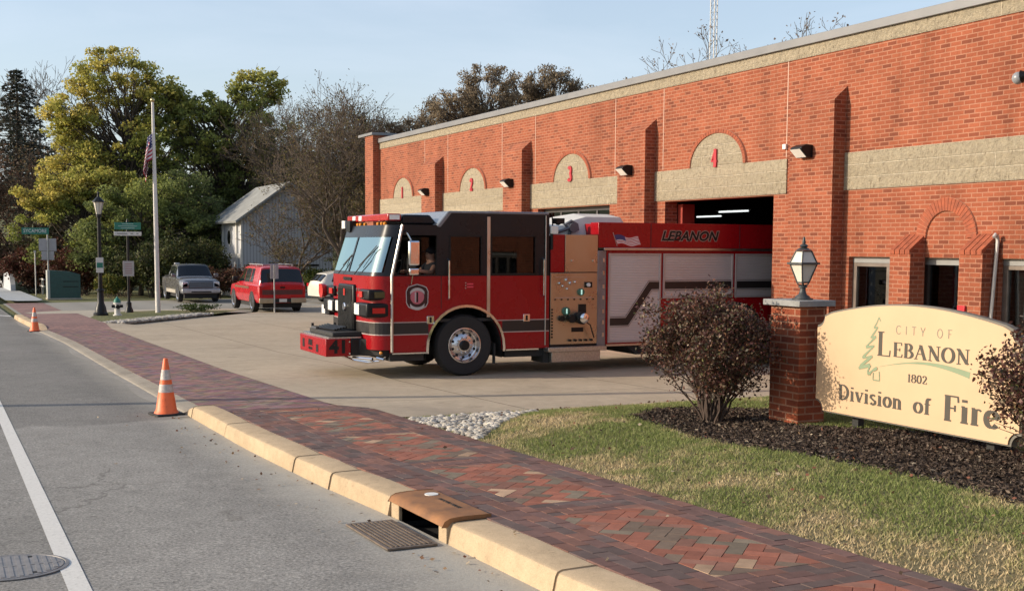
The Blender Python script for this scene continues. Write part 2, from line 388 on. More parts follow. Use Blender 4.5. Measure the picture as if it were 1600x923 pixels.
# asphalt
def asphalt():
    m, t, b = new_mat('asphalt')
    n1 = noise(t, .35, 5, .6); n2 = noise(t, 48, 4, .8); n3 = noise(t, 3.5, 6, .7)
    c = ramp(t, n1.outputs[0], [(.3, (.245, .235, .215)), (.7, (.315, .300, .275))]).outputs[0]
    c = mix(t, c, ramp(t, n3.outputs[0], [(.3, (.86, .86, .86)), (.7, (1.1, 1.1, 1.1))]).outputs[0], 1.0, 'MULTIPLY')
    c = mix(t, c, ramp(t, n2.outputs[0], [(.34, (.38, .38, .38)), (.46, (.9, .9, .9)), (.54, (1.05, 1.05, 1.05)), (.68, (1.7, 1.68, 1.62))]).outputs[0], 1.0, 'MULTIPLY')
    # pale grit along the gutter, dark wheel lane
    g = N(t, 'ShaderNodeNewGeometry'); s = N(t, 'ShaderNodeSeparateXYZ'); t.links.new(g.outputs['Position'], s.inputs[0])
    nn = noise(t, 1.8, 5, .7)
    ad = N(t, 'ShaderNodeMath', operation='MULTIPLY_ADD'); t.links.new(nn.outputs[0], ad.inputs[0]); ad.inputs[1].default_value = .7; t.links.new(s.outputs[1], ad.inputs[2])
    mr = N(t, 'ShaderNodeMapRange', ins={'From Min': -11.1, 'From Max': -10.55, 'To Min': 0, 'To Max': .75}); t.links.new(ad.outputs[0], mr.inputs[0])
    c = mix(t, c, (.44, .41, .35), mr.outputs[0])
    # older darker surface beyond a seam across the street
    sn = N(t, 'ShaderNodeMath', operation='MULTIPLY_ADD'); t.links.new(noise(t, .7, 5, .6).outputs[0], sn.inputs[0]); sn.inputs[1].default_value = .9; t.links.new(s.outputs[0], sn.inputs[2])
    sr = N(t, 'ShaderNodeMapRange', ins={'From Min': -14.45, 'From Max': -14.30, 'To Min': .74, 'To Max': 1}); t.links.new(sn.outputs[0], sr.inputs[0])
    cs = N(t, 'ShaderNodeCombineXYZ'); [t.links.new(sr.outputs[0], cs.inputs[q]) for q in range(3)]
    c = mix(t, c, cs.outputs[0], 1.0, 'MULTIPLY')
    # cracks
    vo = N(t, 'ShaderNodeTexVoronoi', feature='DISTANCE_TO_EDGE'); vo.inputs['Scale'].default_value = .32
    dv = N(t, 'ShaderNodeVectorMath', operation='ADD'); t.links.new(g.outputs['Position'], dv.inputs[0])
    nd = noise(t, 1.3, 4, .6); sv = N(t, 'ShaderNodeVectorMath', operation='SCALE'); t.links.new(nd.outputs['Color'], sv.inputs[0]); sv.inputs['Scale'].default_value = 1.1
    t.links.new(sv.outputs[0], dv.inputs[1]); t.links.new(dv.outputs[0], vo.inputs['Vector'])
    cr = ramp(t, vo.outputs[0], [(0, (1, 1, 1)), (.004, (.7, .7, .7)), (.008, (0, 0, 0))])
    # wheel lanes polished darker, and scattered oil spots
    wl = N(t, 'ShaderNodeMath', operation='PINGPONG'); t.links.new(s.outputs[1], wl.inputs[0]); wl.inputs[1].default_value = .95
    wr_ = ramp(t, wl.outputs[0], [(0, (.90, .90, .90)), (.5, (1, 1, 1)), (1, (1.04, 1.04, 1.04))]); c = mix(t, c, wr_.outputs[0], 1.0, 'MULTIPLY')
    oil = ramp(t, noise(t, 2.6, 3, .5).outputs[0], [(.69, (1, 1, 1)), (.74, (.78, .77, .76))]); c = mix(t, c, oil.outputs[0], 1.0, 'MULTIPLY')
    gate = ramp(t, noise(t, .25, 2, .5).outputs[0], [(.54, (0, 0, 0)), (.64, (.6, .6, .6))])
    cm = N(t, 'ShaderNodeMath', operation='MULTIPLY'); t.links.new(cr.outputs[0], cm.inputs[0]); t.links.new(gate.outputs[0], cm.inputs[1])
    c = mix(t, c, (.10, .09, .08), cm.outputs[0])
    t.links.new(c, b.inputs['Base Color']); b.inputs['Roughness'].default_value = .9; b.inputs['Specular IOR Level'].default_value = .25
    bump(t, b, n2.outputs[0], .6, .006)
    return m
ASPH = asphalt()
def concrete(name, c0, c1, joint=0, jw=.012, jy=0, rough=0):
    m, t, b = new_mat(name)
    c = ramp(t, noise(t, .5, 6, .65).outputs[0], [(.3, c0), (.7, c1)]).outputs[0]
    c = mix(t, c, ramp(t, noise(t, 5, 6, .7).outputs[0], [(.3, (.88, .88, .88)), (.7, (1.1, 1.1, 1.1))]).outputs[0], 1.0, 'MULTIPLY')
    fn = noise(t, 140, 3, .75)
    c = mix(t, c, ramp(t, fn.outputs[0], [(.3, (.78, .78, .78)), (.7, (1.15, 1.15, 1.15))]).outputs[0], 1.0, 'MULTIPLY')
    if joint:
        g = N(t, 'ShaderNodeNewGeometry'); s = N(t, 'ShaderNodeSeparateXYZ'); t.links.new(g.outputs['Position'], s.inputs[0])
        tot = None
        for k, step in ((0, joint), (1, joint * (jy or 1))):
            md = N(t, 'ShaderNodeMath', operation='PINGPONG'); ad = N(t, 'ShaderNodeMath', operation='ADD'); t.links.new(s.outputs[k], ad.inputs[0]); ad.inputs[1].default_value = 300 + .9
            t.links.new(ad.outputs[0], md.inputs[0]); md.inputs[1].default_value = step / 2
            lt = N(t, 'ShaderNodeMath', operation='LESS_THAN'); t.links.new(md.outputs[0], lt.inputs[0]); lt.inputs[1].default_value = jw
            if tot is None: tot = lt.outputs[0]
            else:
                mxx = N(t, 'ShaderNodeMath', operation='MAXIMUM'); t.links.new(tot, mxx.inputs[0]); t.links.new(lt.outputs[0], mxx.inputs[1]); tot = mxx.outputs[0]
        c = mix(t, c, (.16, .13, .09), tot)
    if rough:
        c = mix(t, c, ramp(t, noise(t, 9, 7, .8).outputs[0], [(.30, (.62, .60, .56)), (.42, (1, 1, 1)), (.7, (1.1, 1.1, 1.1))]).outputs[0], 1.0, 'MULTIPLY')
        c = mix(t, c, ramp(t, noise(t, 45, 4, .8).outputs[0], [(.28, (.5, .48, .45)), (.38, (1, 1, 1)), (1, (1, 1, 1))]).outputs[0], 1.0, 'MULTIPLY')
    st = ramp(t, noise(t, .9, 5, .75).outputs[0], [(.58, (0, 0, 0)), (.75, (1, 1, 1))])
    c = mix(t, c, tuple(x * .72 for x in c0), st.outputs[0])
    t.links.new(c, b.inputs['Base Color']); b.inputs['Roughness'].default_value = .88; b.inputs['Specular IOR Level'].default_value = .25
    bump(t, b, fn.outputs[0], .35, .004)
    return m
CONC = concrete('apron_concrete', (.40, .33, .24), (.49, .41, .305), 4.2, .012, .7)
CONC2 = concrete('pale_concrete', (.40, .35, .27), (.50, .44, .35))
KERBM = concrete('kerb_concrete', (.40, .30, .19), (.52, .40, .265), rough=1)
SOIL = simple('soil', (.11, .085, .055), .95, 0, .4, 3, .5, 40)
PAVBASE = simple('paver_joint_sand', (.05, .035, .028), .95, 0, .3, 30)
def turf_mat():
    m, t, b = new_mat('turf')
    c = ramp(t, noise(t, .9, 6, .7).outputs[0], [(.3, (.10, .115, .03)), (.52, (.16, .16, .055)), (.7, (.26, .21, .10))]).outputs[0]
    c = mix(t, c, ramp(t, noise(t, 60, 4, .8).outputs[0], [(.3, (.55, .55, .55)), (.7, (1.35, 1.35, 1.35))]).outputs[0], 1.0, 'MULTIPLY')
    t.links.new(c, b.inputs['Base Color']); b.inputs['Roughness'].default_value = .95; bump(t, b, noise(t, 90, 4, .8).outputs[0], .9, .03); return m
TURF = turf_mat()
ISL = None
ROOFM = simple('roof_membrane', (.3, .3, .3), .8)

# terrain far and wide (one sheet), wooded slope rising far behind
def z_terrain(x, y):
    base = zg(x) - .06
    h = 0
    if x < -88: h = 3.0 * min(1, (-88 - x) / 45) ** 1.5 + 9 * max(0, min(1, (-130 - x) / 90)) ** 1.3
    if y > 20: h += min(1, (y - 20) / 150) * 6 * min(1, max(0, (-20 - x) / 60))
    if y > -11.2 or x > -62: pass
    f = min(1, max(0, (y + 9.5) / 5)) if x > -150 else 1
    return base + h * f
tx = [-900, -600, -400, -300, -250] + list(np.linspace(-220, -90, 27)) + list(np.linspace(-87, 20, 55)) + [30, 60, 120, 300, 600]
ty = [-600, -300, -150, -80, -40, -24, -20] + list(np.linspace(-16, 40, 57)) + [50, 65, 85, 110, 150, 200, 300, 600]
def zt(x, y):
    z = z_terrain(x, y)
    if y < -18.0 or x > -40 or y < -8: pass
    return z
strip_mesh('ground', tx, ty, lambda x, y: zt(x, y) - .02, TURF)

# main street
def yk(x): return interp(x, [-66, -45, -38, -32, -21, -12, -9.5, -7.8, -5.8, 0, 12, 40], [-11.3, -11.2, -11.05, -10.87, -10.84, -10.89, -10.83, -10.73, -10.69, -10.6, -10.5, -10.3])
def ykb(x): return yk(x) + .275
def edge_strip(name, xs, fl, fh, n, zf, mat, kind='structure'):
    V = []; n += 1
    for x in xs:
        for j in range(n): y = fl(x) + (fh(x) - fl(x)) * j / (n - 1); V.append((x, y, zf(x)))
    i = (np.arange(len(xs) - 1)[:, None] * n + np.arange(n - 1)[None, :]).ravel()
    return np_mesh(name, np.array(V), 4, mat, F=np.stack([i, i + n, i + n + 1, i + 1], 1), kind=kind)
XK = sorted(set(XS + [-7.8, -5.8, -9.5, -32, -21, -38, -45, -66]))
edge_strip('road', XK, lambda x: -19.5, lambda x: yk(x) + .008, 8, zg, ASPH)
strip_mesh('path', XS, [-23, -21.5, -19.7], lambda x, y: zg(x) + .13, CONC2)
# side street behind the island
def poly_sheet(name, pts, zf, mat, step=1.5, kind='structure'):
    """convex polygon pts cut into a grid so that it follows the ground"""
    def clip(poly, a, b, c):   # keep a*x+b*y<=c
        out = []
        for i in range(len(poly)):
            p, q = poly[i], poly[(i + 1) % len(poly)]
            dp = a * p[0] + b * p[1] - c; dq = a * q[0] + b * q[1] - c
            if dp <= 0: out.append(p)
            if dp * dq < 0:
                t_ = dp / (dp - dq); out.append((p[0] + (q[0] - p[0]) * t_, p[1] + (q[1] - p[1]) * t_))
        return out
    x0 = min(p[0] for p in pts); x1 = max(p[0] for p in pts)
    m = MB(); brk = sorted(set([x0, x1] + [b for b in (-60, -47, -26, -22, -21.3, -18.2, -12.6, 0) if x0 < b < x1] + list(np.arange(x0 + step, x1, step))))
    for a, b in zip(brk[:-1], brk[1:]):
        q = clip(clip(list(pts), 1, 0, b), -1, 0, -a)
        if len(q) >= 3: m.poly([(p[0], p[1], zf(p[0], p[1])) for p in q])
    return m.build(name, mat, kind=kind)
poly_sheet('side_street', [(-64, -10.9), (-50.6, -10.9), (-48.2, -4.2), (-51.5, 0.9), (-51.5, 40), (-78, 40), (-66, -4)], lambda x, y: zg(x) + .008, ASPH)
poly_sheet('concrete_road', [(-52.5, -10.6), (-44.0, -8.8), (-44.0, -8.4), (-51, -6.6), (-51.6, -2.0), (-53.4, -1.8), (-54, -9)], lambda x, y: zg(x) + .022, CONC2)
# concrete apron in front of the bays
def z_drive(x, y):
    k = min(1, max(0, (y + 8.98) / 1.6)); k = k * k * (3 - 2 * k); return z_apron(x) * k + (z_walk(x) + .002) * (1 - k)
strip_mesh('driveway_ground', [x for x in XK if -39.3 < x < -12.6] + [-12.55] if False else sorted([x for x in XK if -39.3 < x < -12.6] + [-39.3, -12.55, -21.3, -18.2, -26]), [-8.98, -8.7, -8.4, -8.1, -7.8, -7.4, -5, -2, .4], z_drive, CONC)
poly_sheet('yard_ground', [(-39.3, -8.98), (-44.1, -6.4), (-46.1, -4), (-49.9, -1.2), (-53.5, .4), (-39.3, .4)], lambda x, y: z_apron(x), CONC)
poly_sheet('yard_ground', [(-40.3, .401), (-53.5, .401), (-58, 8), (-58, 26), (-40.3, 26)], lambda x, y: z_apron(x) - .003, CONC)

# kerb: cast segments with open joints, dropped in front of the apron
def kerb():
    m = MB(); prof = [(0, 0), (.012, .118), (.024, .140), (.05, .150), (.27, .154), (.27, -.05), (0, -.05)]
    low = [(0, 0), (.01, .008), (.03, .016), (.08, .024), (.27, .036), (.27, -.05), (0, -.05)]
    def seg(a, b, ha, hb, gap=.010):
        rr = random.Random(int(a * 100)); j = rr.uniform(-.006, .006)
        n = max(2, int(abs(b - a) / .5))
        vs = []; fs = []; K = len(prof)
        for i in range(n + 1):
            t_ = i / n; x = a + gap + (b - a - 2 * gap) * t_; h = ha + (hb - ha) * t_
            e = .012 if i in (0, n) else 0
            for (p, l) in zip(prof, low):
                y = yk(x) + p[0] + j; z = zg(x) + l[1] + (p[1] - l[1]) * h
                if e and p[1] > .05: z -= e; y += .01 if p[0] < .1 else 0
                vs.append((x, y, z))
            if i == 0 or i == n:   # soft end ring
                pass
        for i in range(n):
            for k in range(K):
                k2 = (k + 1) % K; fs.append((i * K + k, i * K + k2, (i + 1) * K + k2, (i + 1) * K + k))
        fs += [tuple(range(K)), tuple(range(n * K, n * K + K))[::-1]]
        m._add(vs, fs)
    xs = [40, 34, 28, 22, 16, 12, 9, 6, 3.3, .4, -2.6, -5.6, -7.02]
    for a, b in zip(xs[1:], xs[:-1]): seg(a, b, 1, 1)
    xs = [-8.07, -9.3, -10.28, -12.95, -14.9]
    for a, b in zip(xs[1:], xs[:-1]): seg(a, b, 1, 1)
    seg(-15.45, -14.9, 0, 1)
    seg(-38.8, -38, 1, 0); x = -38.8
    while x > -46: seg(x - 1.8, x, 1, 1); x -= 1.8
    x = -66
    while x > -110: seg(x - 3, x, 1, 1); x -= 3
    o = m.build('kerb', KERBM, kind='structure', smooth=False, bevel=.004)
    m = MB(); m_ = m; x = -15.45
    def seg2(a, b):
        n = 5; vs = []; fs = []; K = len(low)
        for i in range(n + 1):
            x_ = a + .008 + (b - a - .016) * i / n
            for l in low: vs.append((x_, yk(x_) + l[0], zg(x_) + l[1]))
        for i in range(n):
            for k in range(K): k2 = (k + 1) % K; fs.append((i * K + k, i * K + k2, (i + 1) * K + k2, (i + 1) * K + k))
        m_._add(vs, fs)
    while x > -38: seg2(max(x - 2.2, -38), x); x -= 2.2
    m.build('kerb', concrete('worn_kerb', (.30, .26, .205), (.39, .34, .27), rough=1), kind='structure')
kerb()
# grit and gutter strip of pale concrete beside dropped kerb
edge_strip('road_surface', [x for x in XK if -45 <= x <= -15], lambda x: yk(x) - .16 - .05 * math.sin(x * 1.3), lambda x: yk(x) - .002, 1, lambda x: zg(x) + .004, concrete('gritty_gutter', (.27, .25, .22), (.34, .315, .275), rough=1))

# brick pavement: every paver a block with its own colour
def pavement():
    rg = random.Random(3)
    V = []; Fq = []; C = []
    def clip_rect(poly, x0, x1, y0, y1):
        def cl(poly, f, g):
            out = []
            for i in range(len(poly)):
                p, q = poly[i], poly[(i + 1) % len(poly)]; dp, dq = f(p), f(q)
                if dp >= 0: out.append(p)
                if dp * dq < 0: t_ = dp / (dp - dq); out.append((p[0] + (q[0] - p[0]) * t_, p[1] + (q[1] - p[1]) * t_))
            return out
        for f in (lambda p: p[0] - x0, lambda p: x1 - p[0], lambda p: p[1] - y0, lambda p: y1 - p[1]):
            poly = cl(poly, f, None)
            if len(poly) < 3: return []
        return poly
    m = MB(); cols = []
    def paver(poly, c):
        if len(poly) < 3: return
        ar = abs(sum(poly[i][0] * poly[(i + 1) % len(poly)][1] - poly[(i + 1) % len(poly)][0] * poly[i][1] for i in range(len(poly)))) / 2
        if ar < .0006: return
        cx = sum(p[0] for p in poly) / len(poly); cy = sum(p[1] for p in poly) / len(poly)
        s_ = .965; dz = rg.uniform(-.0015, .0015)
        q = [(cx + (p[0] - cx) * s_, cy + (p[1] - cy) * s_) for p in poly]
        wy = lambda x, y: -8.985 + (y + 8.985) * (-8.985 - ykb(x)) / 1.428
        top = [(p[0], wy(*p), z_walk(p[0]) + .002 + dz) for p in q]; bot = [(p[0], wy(*p), z_walk(p[0]) - .012) for p in poly]
        n = len(poly); m._add(top + bot, [tuple(range(n))] + [(i, n + i, n + (i + 1) % n, (i + 1) % n) for i in range(n)])
        cols.extend([c] * (2 * n))
    def fieldc():
        r_ = rg.random()
        if r_ < .46: b_ = (.30, .112, .072)
        elif r_ < .70: b_ = (.25, .118, .083)
        elif r_ < .88: b_ = (.175, .125, .09)
        elif r_ < .965: b_ = (.20, .16, .115)
        else: b_ = (.42, .28, .18)
        k = rg.uniform(.82, 1.18); return tuple(v * k for v in b_)
    def edgec():
        r_ = rg.random()
        b_ = (.165, .092, .078) if r_ < .5 else (.130, .090, .080) if r_ < .8 else (.20, .10, .075)
        k = rg.uniform(.8, 1.2); return tuple(v * k for v in b_)
    L, W = .204, .102
    # edge bands: running courses along the street
    def band_x(x0, x1, y0, rows):
        for r_ in range(rows):
            x = x0 + (W if r_ % 2 else 0) - L
            while x < x1:
                a, b = max(x, x0), min(x + L, x1)
                if b > a: paver([(a, y0 + r_ * W), (b, y0 + r_ * W), (b, y0 + (r_ + 1) * W), (a, y0 + (r_ + 1) * W)], edgec())
                x += L
    def band_y(x0, y0, y1, rows):
        for r_ in range(rows):
            y = y0 + (W if r_ % 2 else 0) - L
            while y < y1:
                a, b = max(y, y0), min(y + L, y1)
                if b > a: paver([(x0 + r_ * W, a), (x0 + (r_ + 1) * W, a), (x0 + (r_ + 1) * W, b), (x0 + r_ * W, b)], edgec())
                y += L
    def herring(x0, x1, y0, y1, cf=None):
        cs = math.sqrt(.5); ox, oy = x0, y0
        n = int((x1 - x0 + y1 - y0) / W) + 6
        for i in range(-n, n):
            for j in range(-n, n):
                # herringbone lattice: brick pairs
                for (dx, dy, w_, h_) in ((0, 0, 2, 1), (0, 1, 1, 2)):
                    # lattice vectors (1,1)... pattern of 2x1 bricks
                    u = i * 1 + j * 2 + dx; v = i * 1 - j * 2 + dy
                    pts = [(u, v), (u + w_, v), (u + w_, v + h_), (u, v + h_)]
                    pw = [(ox + (p[0] - p[1]) * cs * W, oy + (p[0] + p[1]) * cs * W) for p in pts]
                    if max(p[0] for p in pw) < x0 or min(p[0] for p in pw) > x1 or max(p[1] for p in pw) < y0 or min(p[1] for p in pw) > y1: continue
                    q = clip_rect(pw, x0, x1, y0, y1)
                    if q: paver(q, (cf or fieldc)())
    YI1 = -8.985; YI0 = YI1 - 14 * W
    fy0 = YI0 + 4 * W; fy1 = YI1 - 3 * W
    XE = -14.9; band_x(XE, 6, YI0, 4); band_x(XE, 6, fy1, 3)
    # cut out the drain hood: remove later by z; field panels
    px_ = -7.27; panel = 1.79; bw_ = 4 * W
    xs_ = [px_ + k * (panel + bw_) for k in range(-4, 6)]; band_y(XE, fy0, fy1, 4)
    fieldc_, mauve = fieldc, lambda: tuple(v * rg.uniform(.82, 1.18) for v in rg.choice([(.20, .125, .115), (.245, .145, .125), (.17, .115, .112), (.27, .17, .15)]))
    for x in xs_:
        if x > XE: band_y(x, fy0, fy1, 4)
        a, b = max(x + bw_, XE + bw_), min(x + bw_ + panel, 6)
        if b > a: herring(a, b, fy0, fy1)
    for q in range(9): herring(XE - 2.5 * (q + 1), XE - 2.5 * q, YI0, YI1, mauve)
    o = m.build('pavement', PAVM, kind='structure')
    at = o.data.color_attributes.new('Col', 'FLOAT_COLOR', 'POINT')
    at.data.foreach_set('color', np.concatenate([np.array(cols, dtype=np.float32), np.ones((len(cols), 1), dtype=np.float32)], 1).ravel())
PAVM = attr_mat('clay_paver', .85, .35, 90, .22, vscale=9)
pavement()
edge_strip('pavement', [x for x in XK if -37.6 <= x <= 12], ykb, lambda x: -8.975, 2, lambda x: z_walk(x) - .007, PAVBASE)
# far part of the pavement: worn mauve brick, herringbone too fine to see one by one
FARP = brick_wall_mat('worn_paver', (.165, .085, .075), (.22, .105, .085), (.13, .085, .075), bw=.204, bh=.102, mortar=.006, dark=.3, odd=(.105, .07, .07))
def flatbrick():
    m, t, b = new_mat('worn_paver_flat')
    g = N(t, 'ShaderNodeNewGeometry')
    mp = N(t, 'ShaderNodeMapping'); mp.inputs['Rotation'].default_value = (0, 0, R(45)); t.links.new(g.outputs['Position'], mp.inputs[0])
    k = N(t, 'ShaderNodeTexBrick', ins={'Scale': 1.0, 'Mortar Size': .007, 'Mortar Smooth': .2, 'Bias': 0, 'Brick Width': .204, 'Row Height': .102})
    k.inputs['Color1'].default_value = (.215, .135, .125, 1); k.inputs['Color2'].default_value = (.31, .185, .16, 1); k.inputs['Mortar'].default_value = (.15, .105, .095, 1)
    t.links.new(mp.outputs[0], k.inputs[0])
    c = mix(t, k.outputs[0], ramp(t, noise(t, .8, 6, .7).outputs[0], [(.3, (.8, .8, .82)), (.7, (1.25, 1.2, 1.15))]).outputs[0], 1.0, 'MULTIPLY')
    t.links.new(c, b.inputs['Base Color']); b.inputs['Roughness'].default_value = .85; b.inputs['Specular IOR Level'].default_value = .25; return m
FARP = flatbrick()
edge_strip('sidewalk', [x for x in XK if -48 <= x < -37.4] + [-37.4], ykb, lambda x: -8.978, 3, lambda x: z_walk(x) + .001, FARP)
poly_sheet('far_pavement', [(-200, -10.7), (-66, -10.7), (-64.5, -10.2), (-64.5, -9.2), (-66, -8.9), (-200, -8.9)], lambda x, y: zg(x) + .13, concrete('blue_grey_concrete', (.36, .38, .39), (.45, .46, .46)))
poly_sheet('crosswalk', [(-64.5, -10.75), (-48, -10.75), (-48, -9.0), (-64.5, -9.0)], lambda x, y: zg(x) + .016, FARP)

# painted line
LINEM = None
def line_mat():
    m, t, b = new_mat('road_paint')
    n = noise(t, 34, 6, .85); c = ramp(t, n.outputs[0], [(.33, (.30, .29, .27)), (.41, (.62, .60, .55)), (.7, (.76, .74, .69))]).outputs[0]
    t.links.new(c, b.inputs['Base Color']); b.inputs['Roughness'].default_value = .7; bump(t, b, noise(t, 160, 3, .8).outputs[0], .4, .004); return m
LINEM = line_mat()
strip_mesh('road_line', [x for x in XS if -110 < x < 13], [-13.035, -12.915], lambda x, y: zg(x) + .004, LINEM)
poly_sheet('stop_line', [(-53.9, -13), (-53.2, -13), (-49.4, -11.25), (-50.0, -11.2)], lambda x, y: zg(x) + .010, LINEM)

# lawn terrace
def z_lawn(x, y):
    e = min(1, max(0, (y + 8.98) / 1.2)) * min(1, max(0, (x + 12.5) / 1.6)) * min(1, max(0, (-0.5 - y) / 1.2))
    e = e * e * (3 - 2 * e)
    return z_walk(max(x, -12.6)) * 1.0 - .015 + .145 * e + .012 * math.sin(x * 2.1 + y) * e
lx = list(np.linspace(-12.56, 8, 104)); ly = list(np.linspace(-8.985, -.02, 46))
def lawn_mat():
    m, t, b = new_mat('lawn_soil')
    c = ramp(t, noise(t, 40, 5, .8).outputs[0], [(.3, (.10, .09, .04)), (.7, (.26, .21, .11))]).outputs[0]
    t.links.new(c, b.inputs['Base Color']); b.inputs['Roughness'].default_value = 1; bump(t, b, noise(t, 60, 4, .8).outputs[0], .8, .02); return m
strip_mesh('lawn', lx, ly, z_lawn, lawn_mat())

# mulch bed region test (bush and sign bed)
def in_mulch(x, y, j=0):
    t_ = (x + 10.6) / 5.4
    lo = -7.45 + .12 * math.sin(x * 1.7) + j
    hi = -6.1 + .25 * math.sin(x * 2.3) + .35 * max(0, min(1, (x + 9.3)))
    if x < -9.7: hi = -5.6
    if x < -10.3: lo += (-10.3 - x) * 1.3; hi -= (-10.3 - x) * 1.6
    return x > -10.75 and x < -2.5 and lo < y < hi
rg = np.random.RandomState(5)
def cards(P, size, rg, flat=.0, aspect=.55):
    """diamond cards at points P with random orientation; flat pulls normals upward"""
    n = len(P); d = rg.normal(size=(n, 3)); d[:, 2] *= (1 - flat); d /= np.linalg.norm(d, axis=1)[:, None] + 1e-9
    e = rg.normal(size=(n, 3)); e[:, 2] *= (1 - flat); e -= (e * d).sum(1)[:, None] * d; e /= np.linalg.norm(e, axis=1)[:, None] + 1e-9
    s = (np.asarray(size) * rg.uniform(.6, 1.3, n))[:, None]
    V = np.stack([P - d * s * .5, P + e * s * .5 * aspect - d * s * .05, P + d * s * .5, P - e * s * .5 * aspect - d * s * .05], 1)
    return V.reshape(-1, 3)
def mulch():
    pts = []
    while len(pts) < 36000:
        x = rg.uniform(-10.8, -2.6); y = rg.uniform(-7.8, -5.2)
        if in_mulch(x, y, rg.normal() * .06): pts.append((x, y, z_lawn(x, y) + .012 + rg.uniform(0, .018)))
    P = np.array(pts); V = cards(P, .042, rg, .45, .4)
    b = np.array([[.062, .045, .035], [.095, .07, .055], [.04, .03, .025], [.14, .11, .085], [.24, .20, .15]])
    c = b[rg.choice(5, len(P), p=[.4, .28, .2, .09, .03])] * rg.uniform(.7, 1.3, (len(P), 1))
    np_mesh('mulch_debris', V, 4, attr_mat('bark_mulch', .95, 0, var=.15, spec=.1), np.repeat(c, 4, 0), kind='stuff')
    # bed soil sheet
    xs = np.linspace(-10.9, -2.5, 90); ys = np.linspace(-7.7, -5.3, 34); m = MB()
    for i in range(len(xs) - 1):
        for j in range(len(ys) - 1):
            if in_mulch((xs[i] + xs[i + 1]) / 2, (ys[j] + ys[j + 1]) / 2):
                m.quad(*[(a, b, z_lawn(a, b) + .008) for a, b in ((xs[i], ys[j]), (xs[i + 1], ys[j]), (xs[i + 1], ys[j + 1]), (xs[i], ys[j + 1]))])
    m.build('mulch_ground', simple('mulch_soil', (.035, .024, .018), 1, 0, .4, 20, .6, 60), kind='structure')
mulch()
def in_rock(x, y):
    return (x < -10.45 - max(0, (y + 8.98)) * 1.15 and x > -12.4 and y > -8.96 and y < -7.35)
def grass():
    n = 330000
    x = rg.uniform(-12.5, -2.0, n); y = rg.uniform(-8.97, -3.0, n)
    keep = np.ones(n, bool)
    # thin out with distance
    keep &= rg.rand(n) < np.clip(1.25 - (y + 8.97) / 8.0, .2, 1)
    from mathutils import noise as mn
    K = []; 
    for i in np.nonzero(keep)[0]:
        if in_mulch(x[i], y[i], rg.normal() * .05) or in_rock(x[i], y[i]): keep[i] = False
    x = x[keep]; y = y[keep]; n = len(x)
    dry = np.empty(n); sp = np.empty(n); zz = np.empty(n)
    for i in range(n):
        dry[i] = mn.noise(Vector((x[i] * .9, y[i] * 1.3, 3))) * .8 + mn.noise(Vector((x[i] * 4, y[i] * 4, 7))) * .45
        sp[i] = mn.noise(Vector((x[i] * 2.2, y[i] * 2.2, 11))); zz[i] = z_lawn(x[i], y[i])
    edge = np.clip(1 - (y + 8.97) / .75, 0, 1)
    dry += edge * .42 - .03 + np.clip((x + 6.8) / 3.2, 0, 1) * .30 * (y < -7.2)
    keep = ~((dry > .45) & (rg.rand(n) < .5))
    x, y, dry, sp, zz = [a[keep] for a in (x, y, dry, sp, zz)]; n = len(x)
    h = rg.uniform(.014, .040, n) * (1 - .25 * np.clip(dry, 0, 1)); a = rg.uniform(0, 6.283, n); wd = rg.uniform(.003, .006, n)
    lean = rg.uniform(.2, 1.2, n) * h; la = rg.uniform(0, 6.283, n)
    dx, dy = np.cos(a) * wd, np.sin(a) * wd
    V = np.stack([np.stack([x - dx, y - dy, zz], 1), np.stack([x + dx, y + dy, zz], 1), np.stack([x + np.cos(la) * lean, y + np.sin(la) * lean, zz + h], 1)], 1).reshape(-1, 3)
    k = np.clip((dry - .05) / .5 + rg.normal(size=n) * .28, 0, 1)[:, None]
    g1 = np.array([.165, .22, .055]); g2 = np.array([.30, .31, .13]); d1 = np.array([.60, .47, .28])
    c = (g1 + (g2 - g1) * rg.rand(n, 1)) * (1 - k) + d1 * k; c *= rg.uniform(.75, 1.25, (n, 1))
    np_mesh('grass', V, 3, attr_mat('grass_blade', .7, var=.1, trans=.3, spec=.2), np.repeat(c, 3, 0), kind='stuff')
grass()
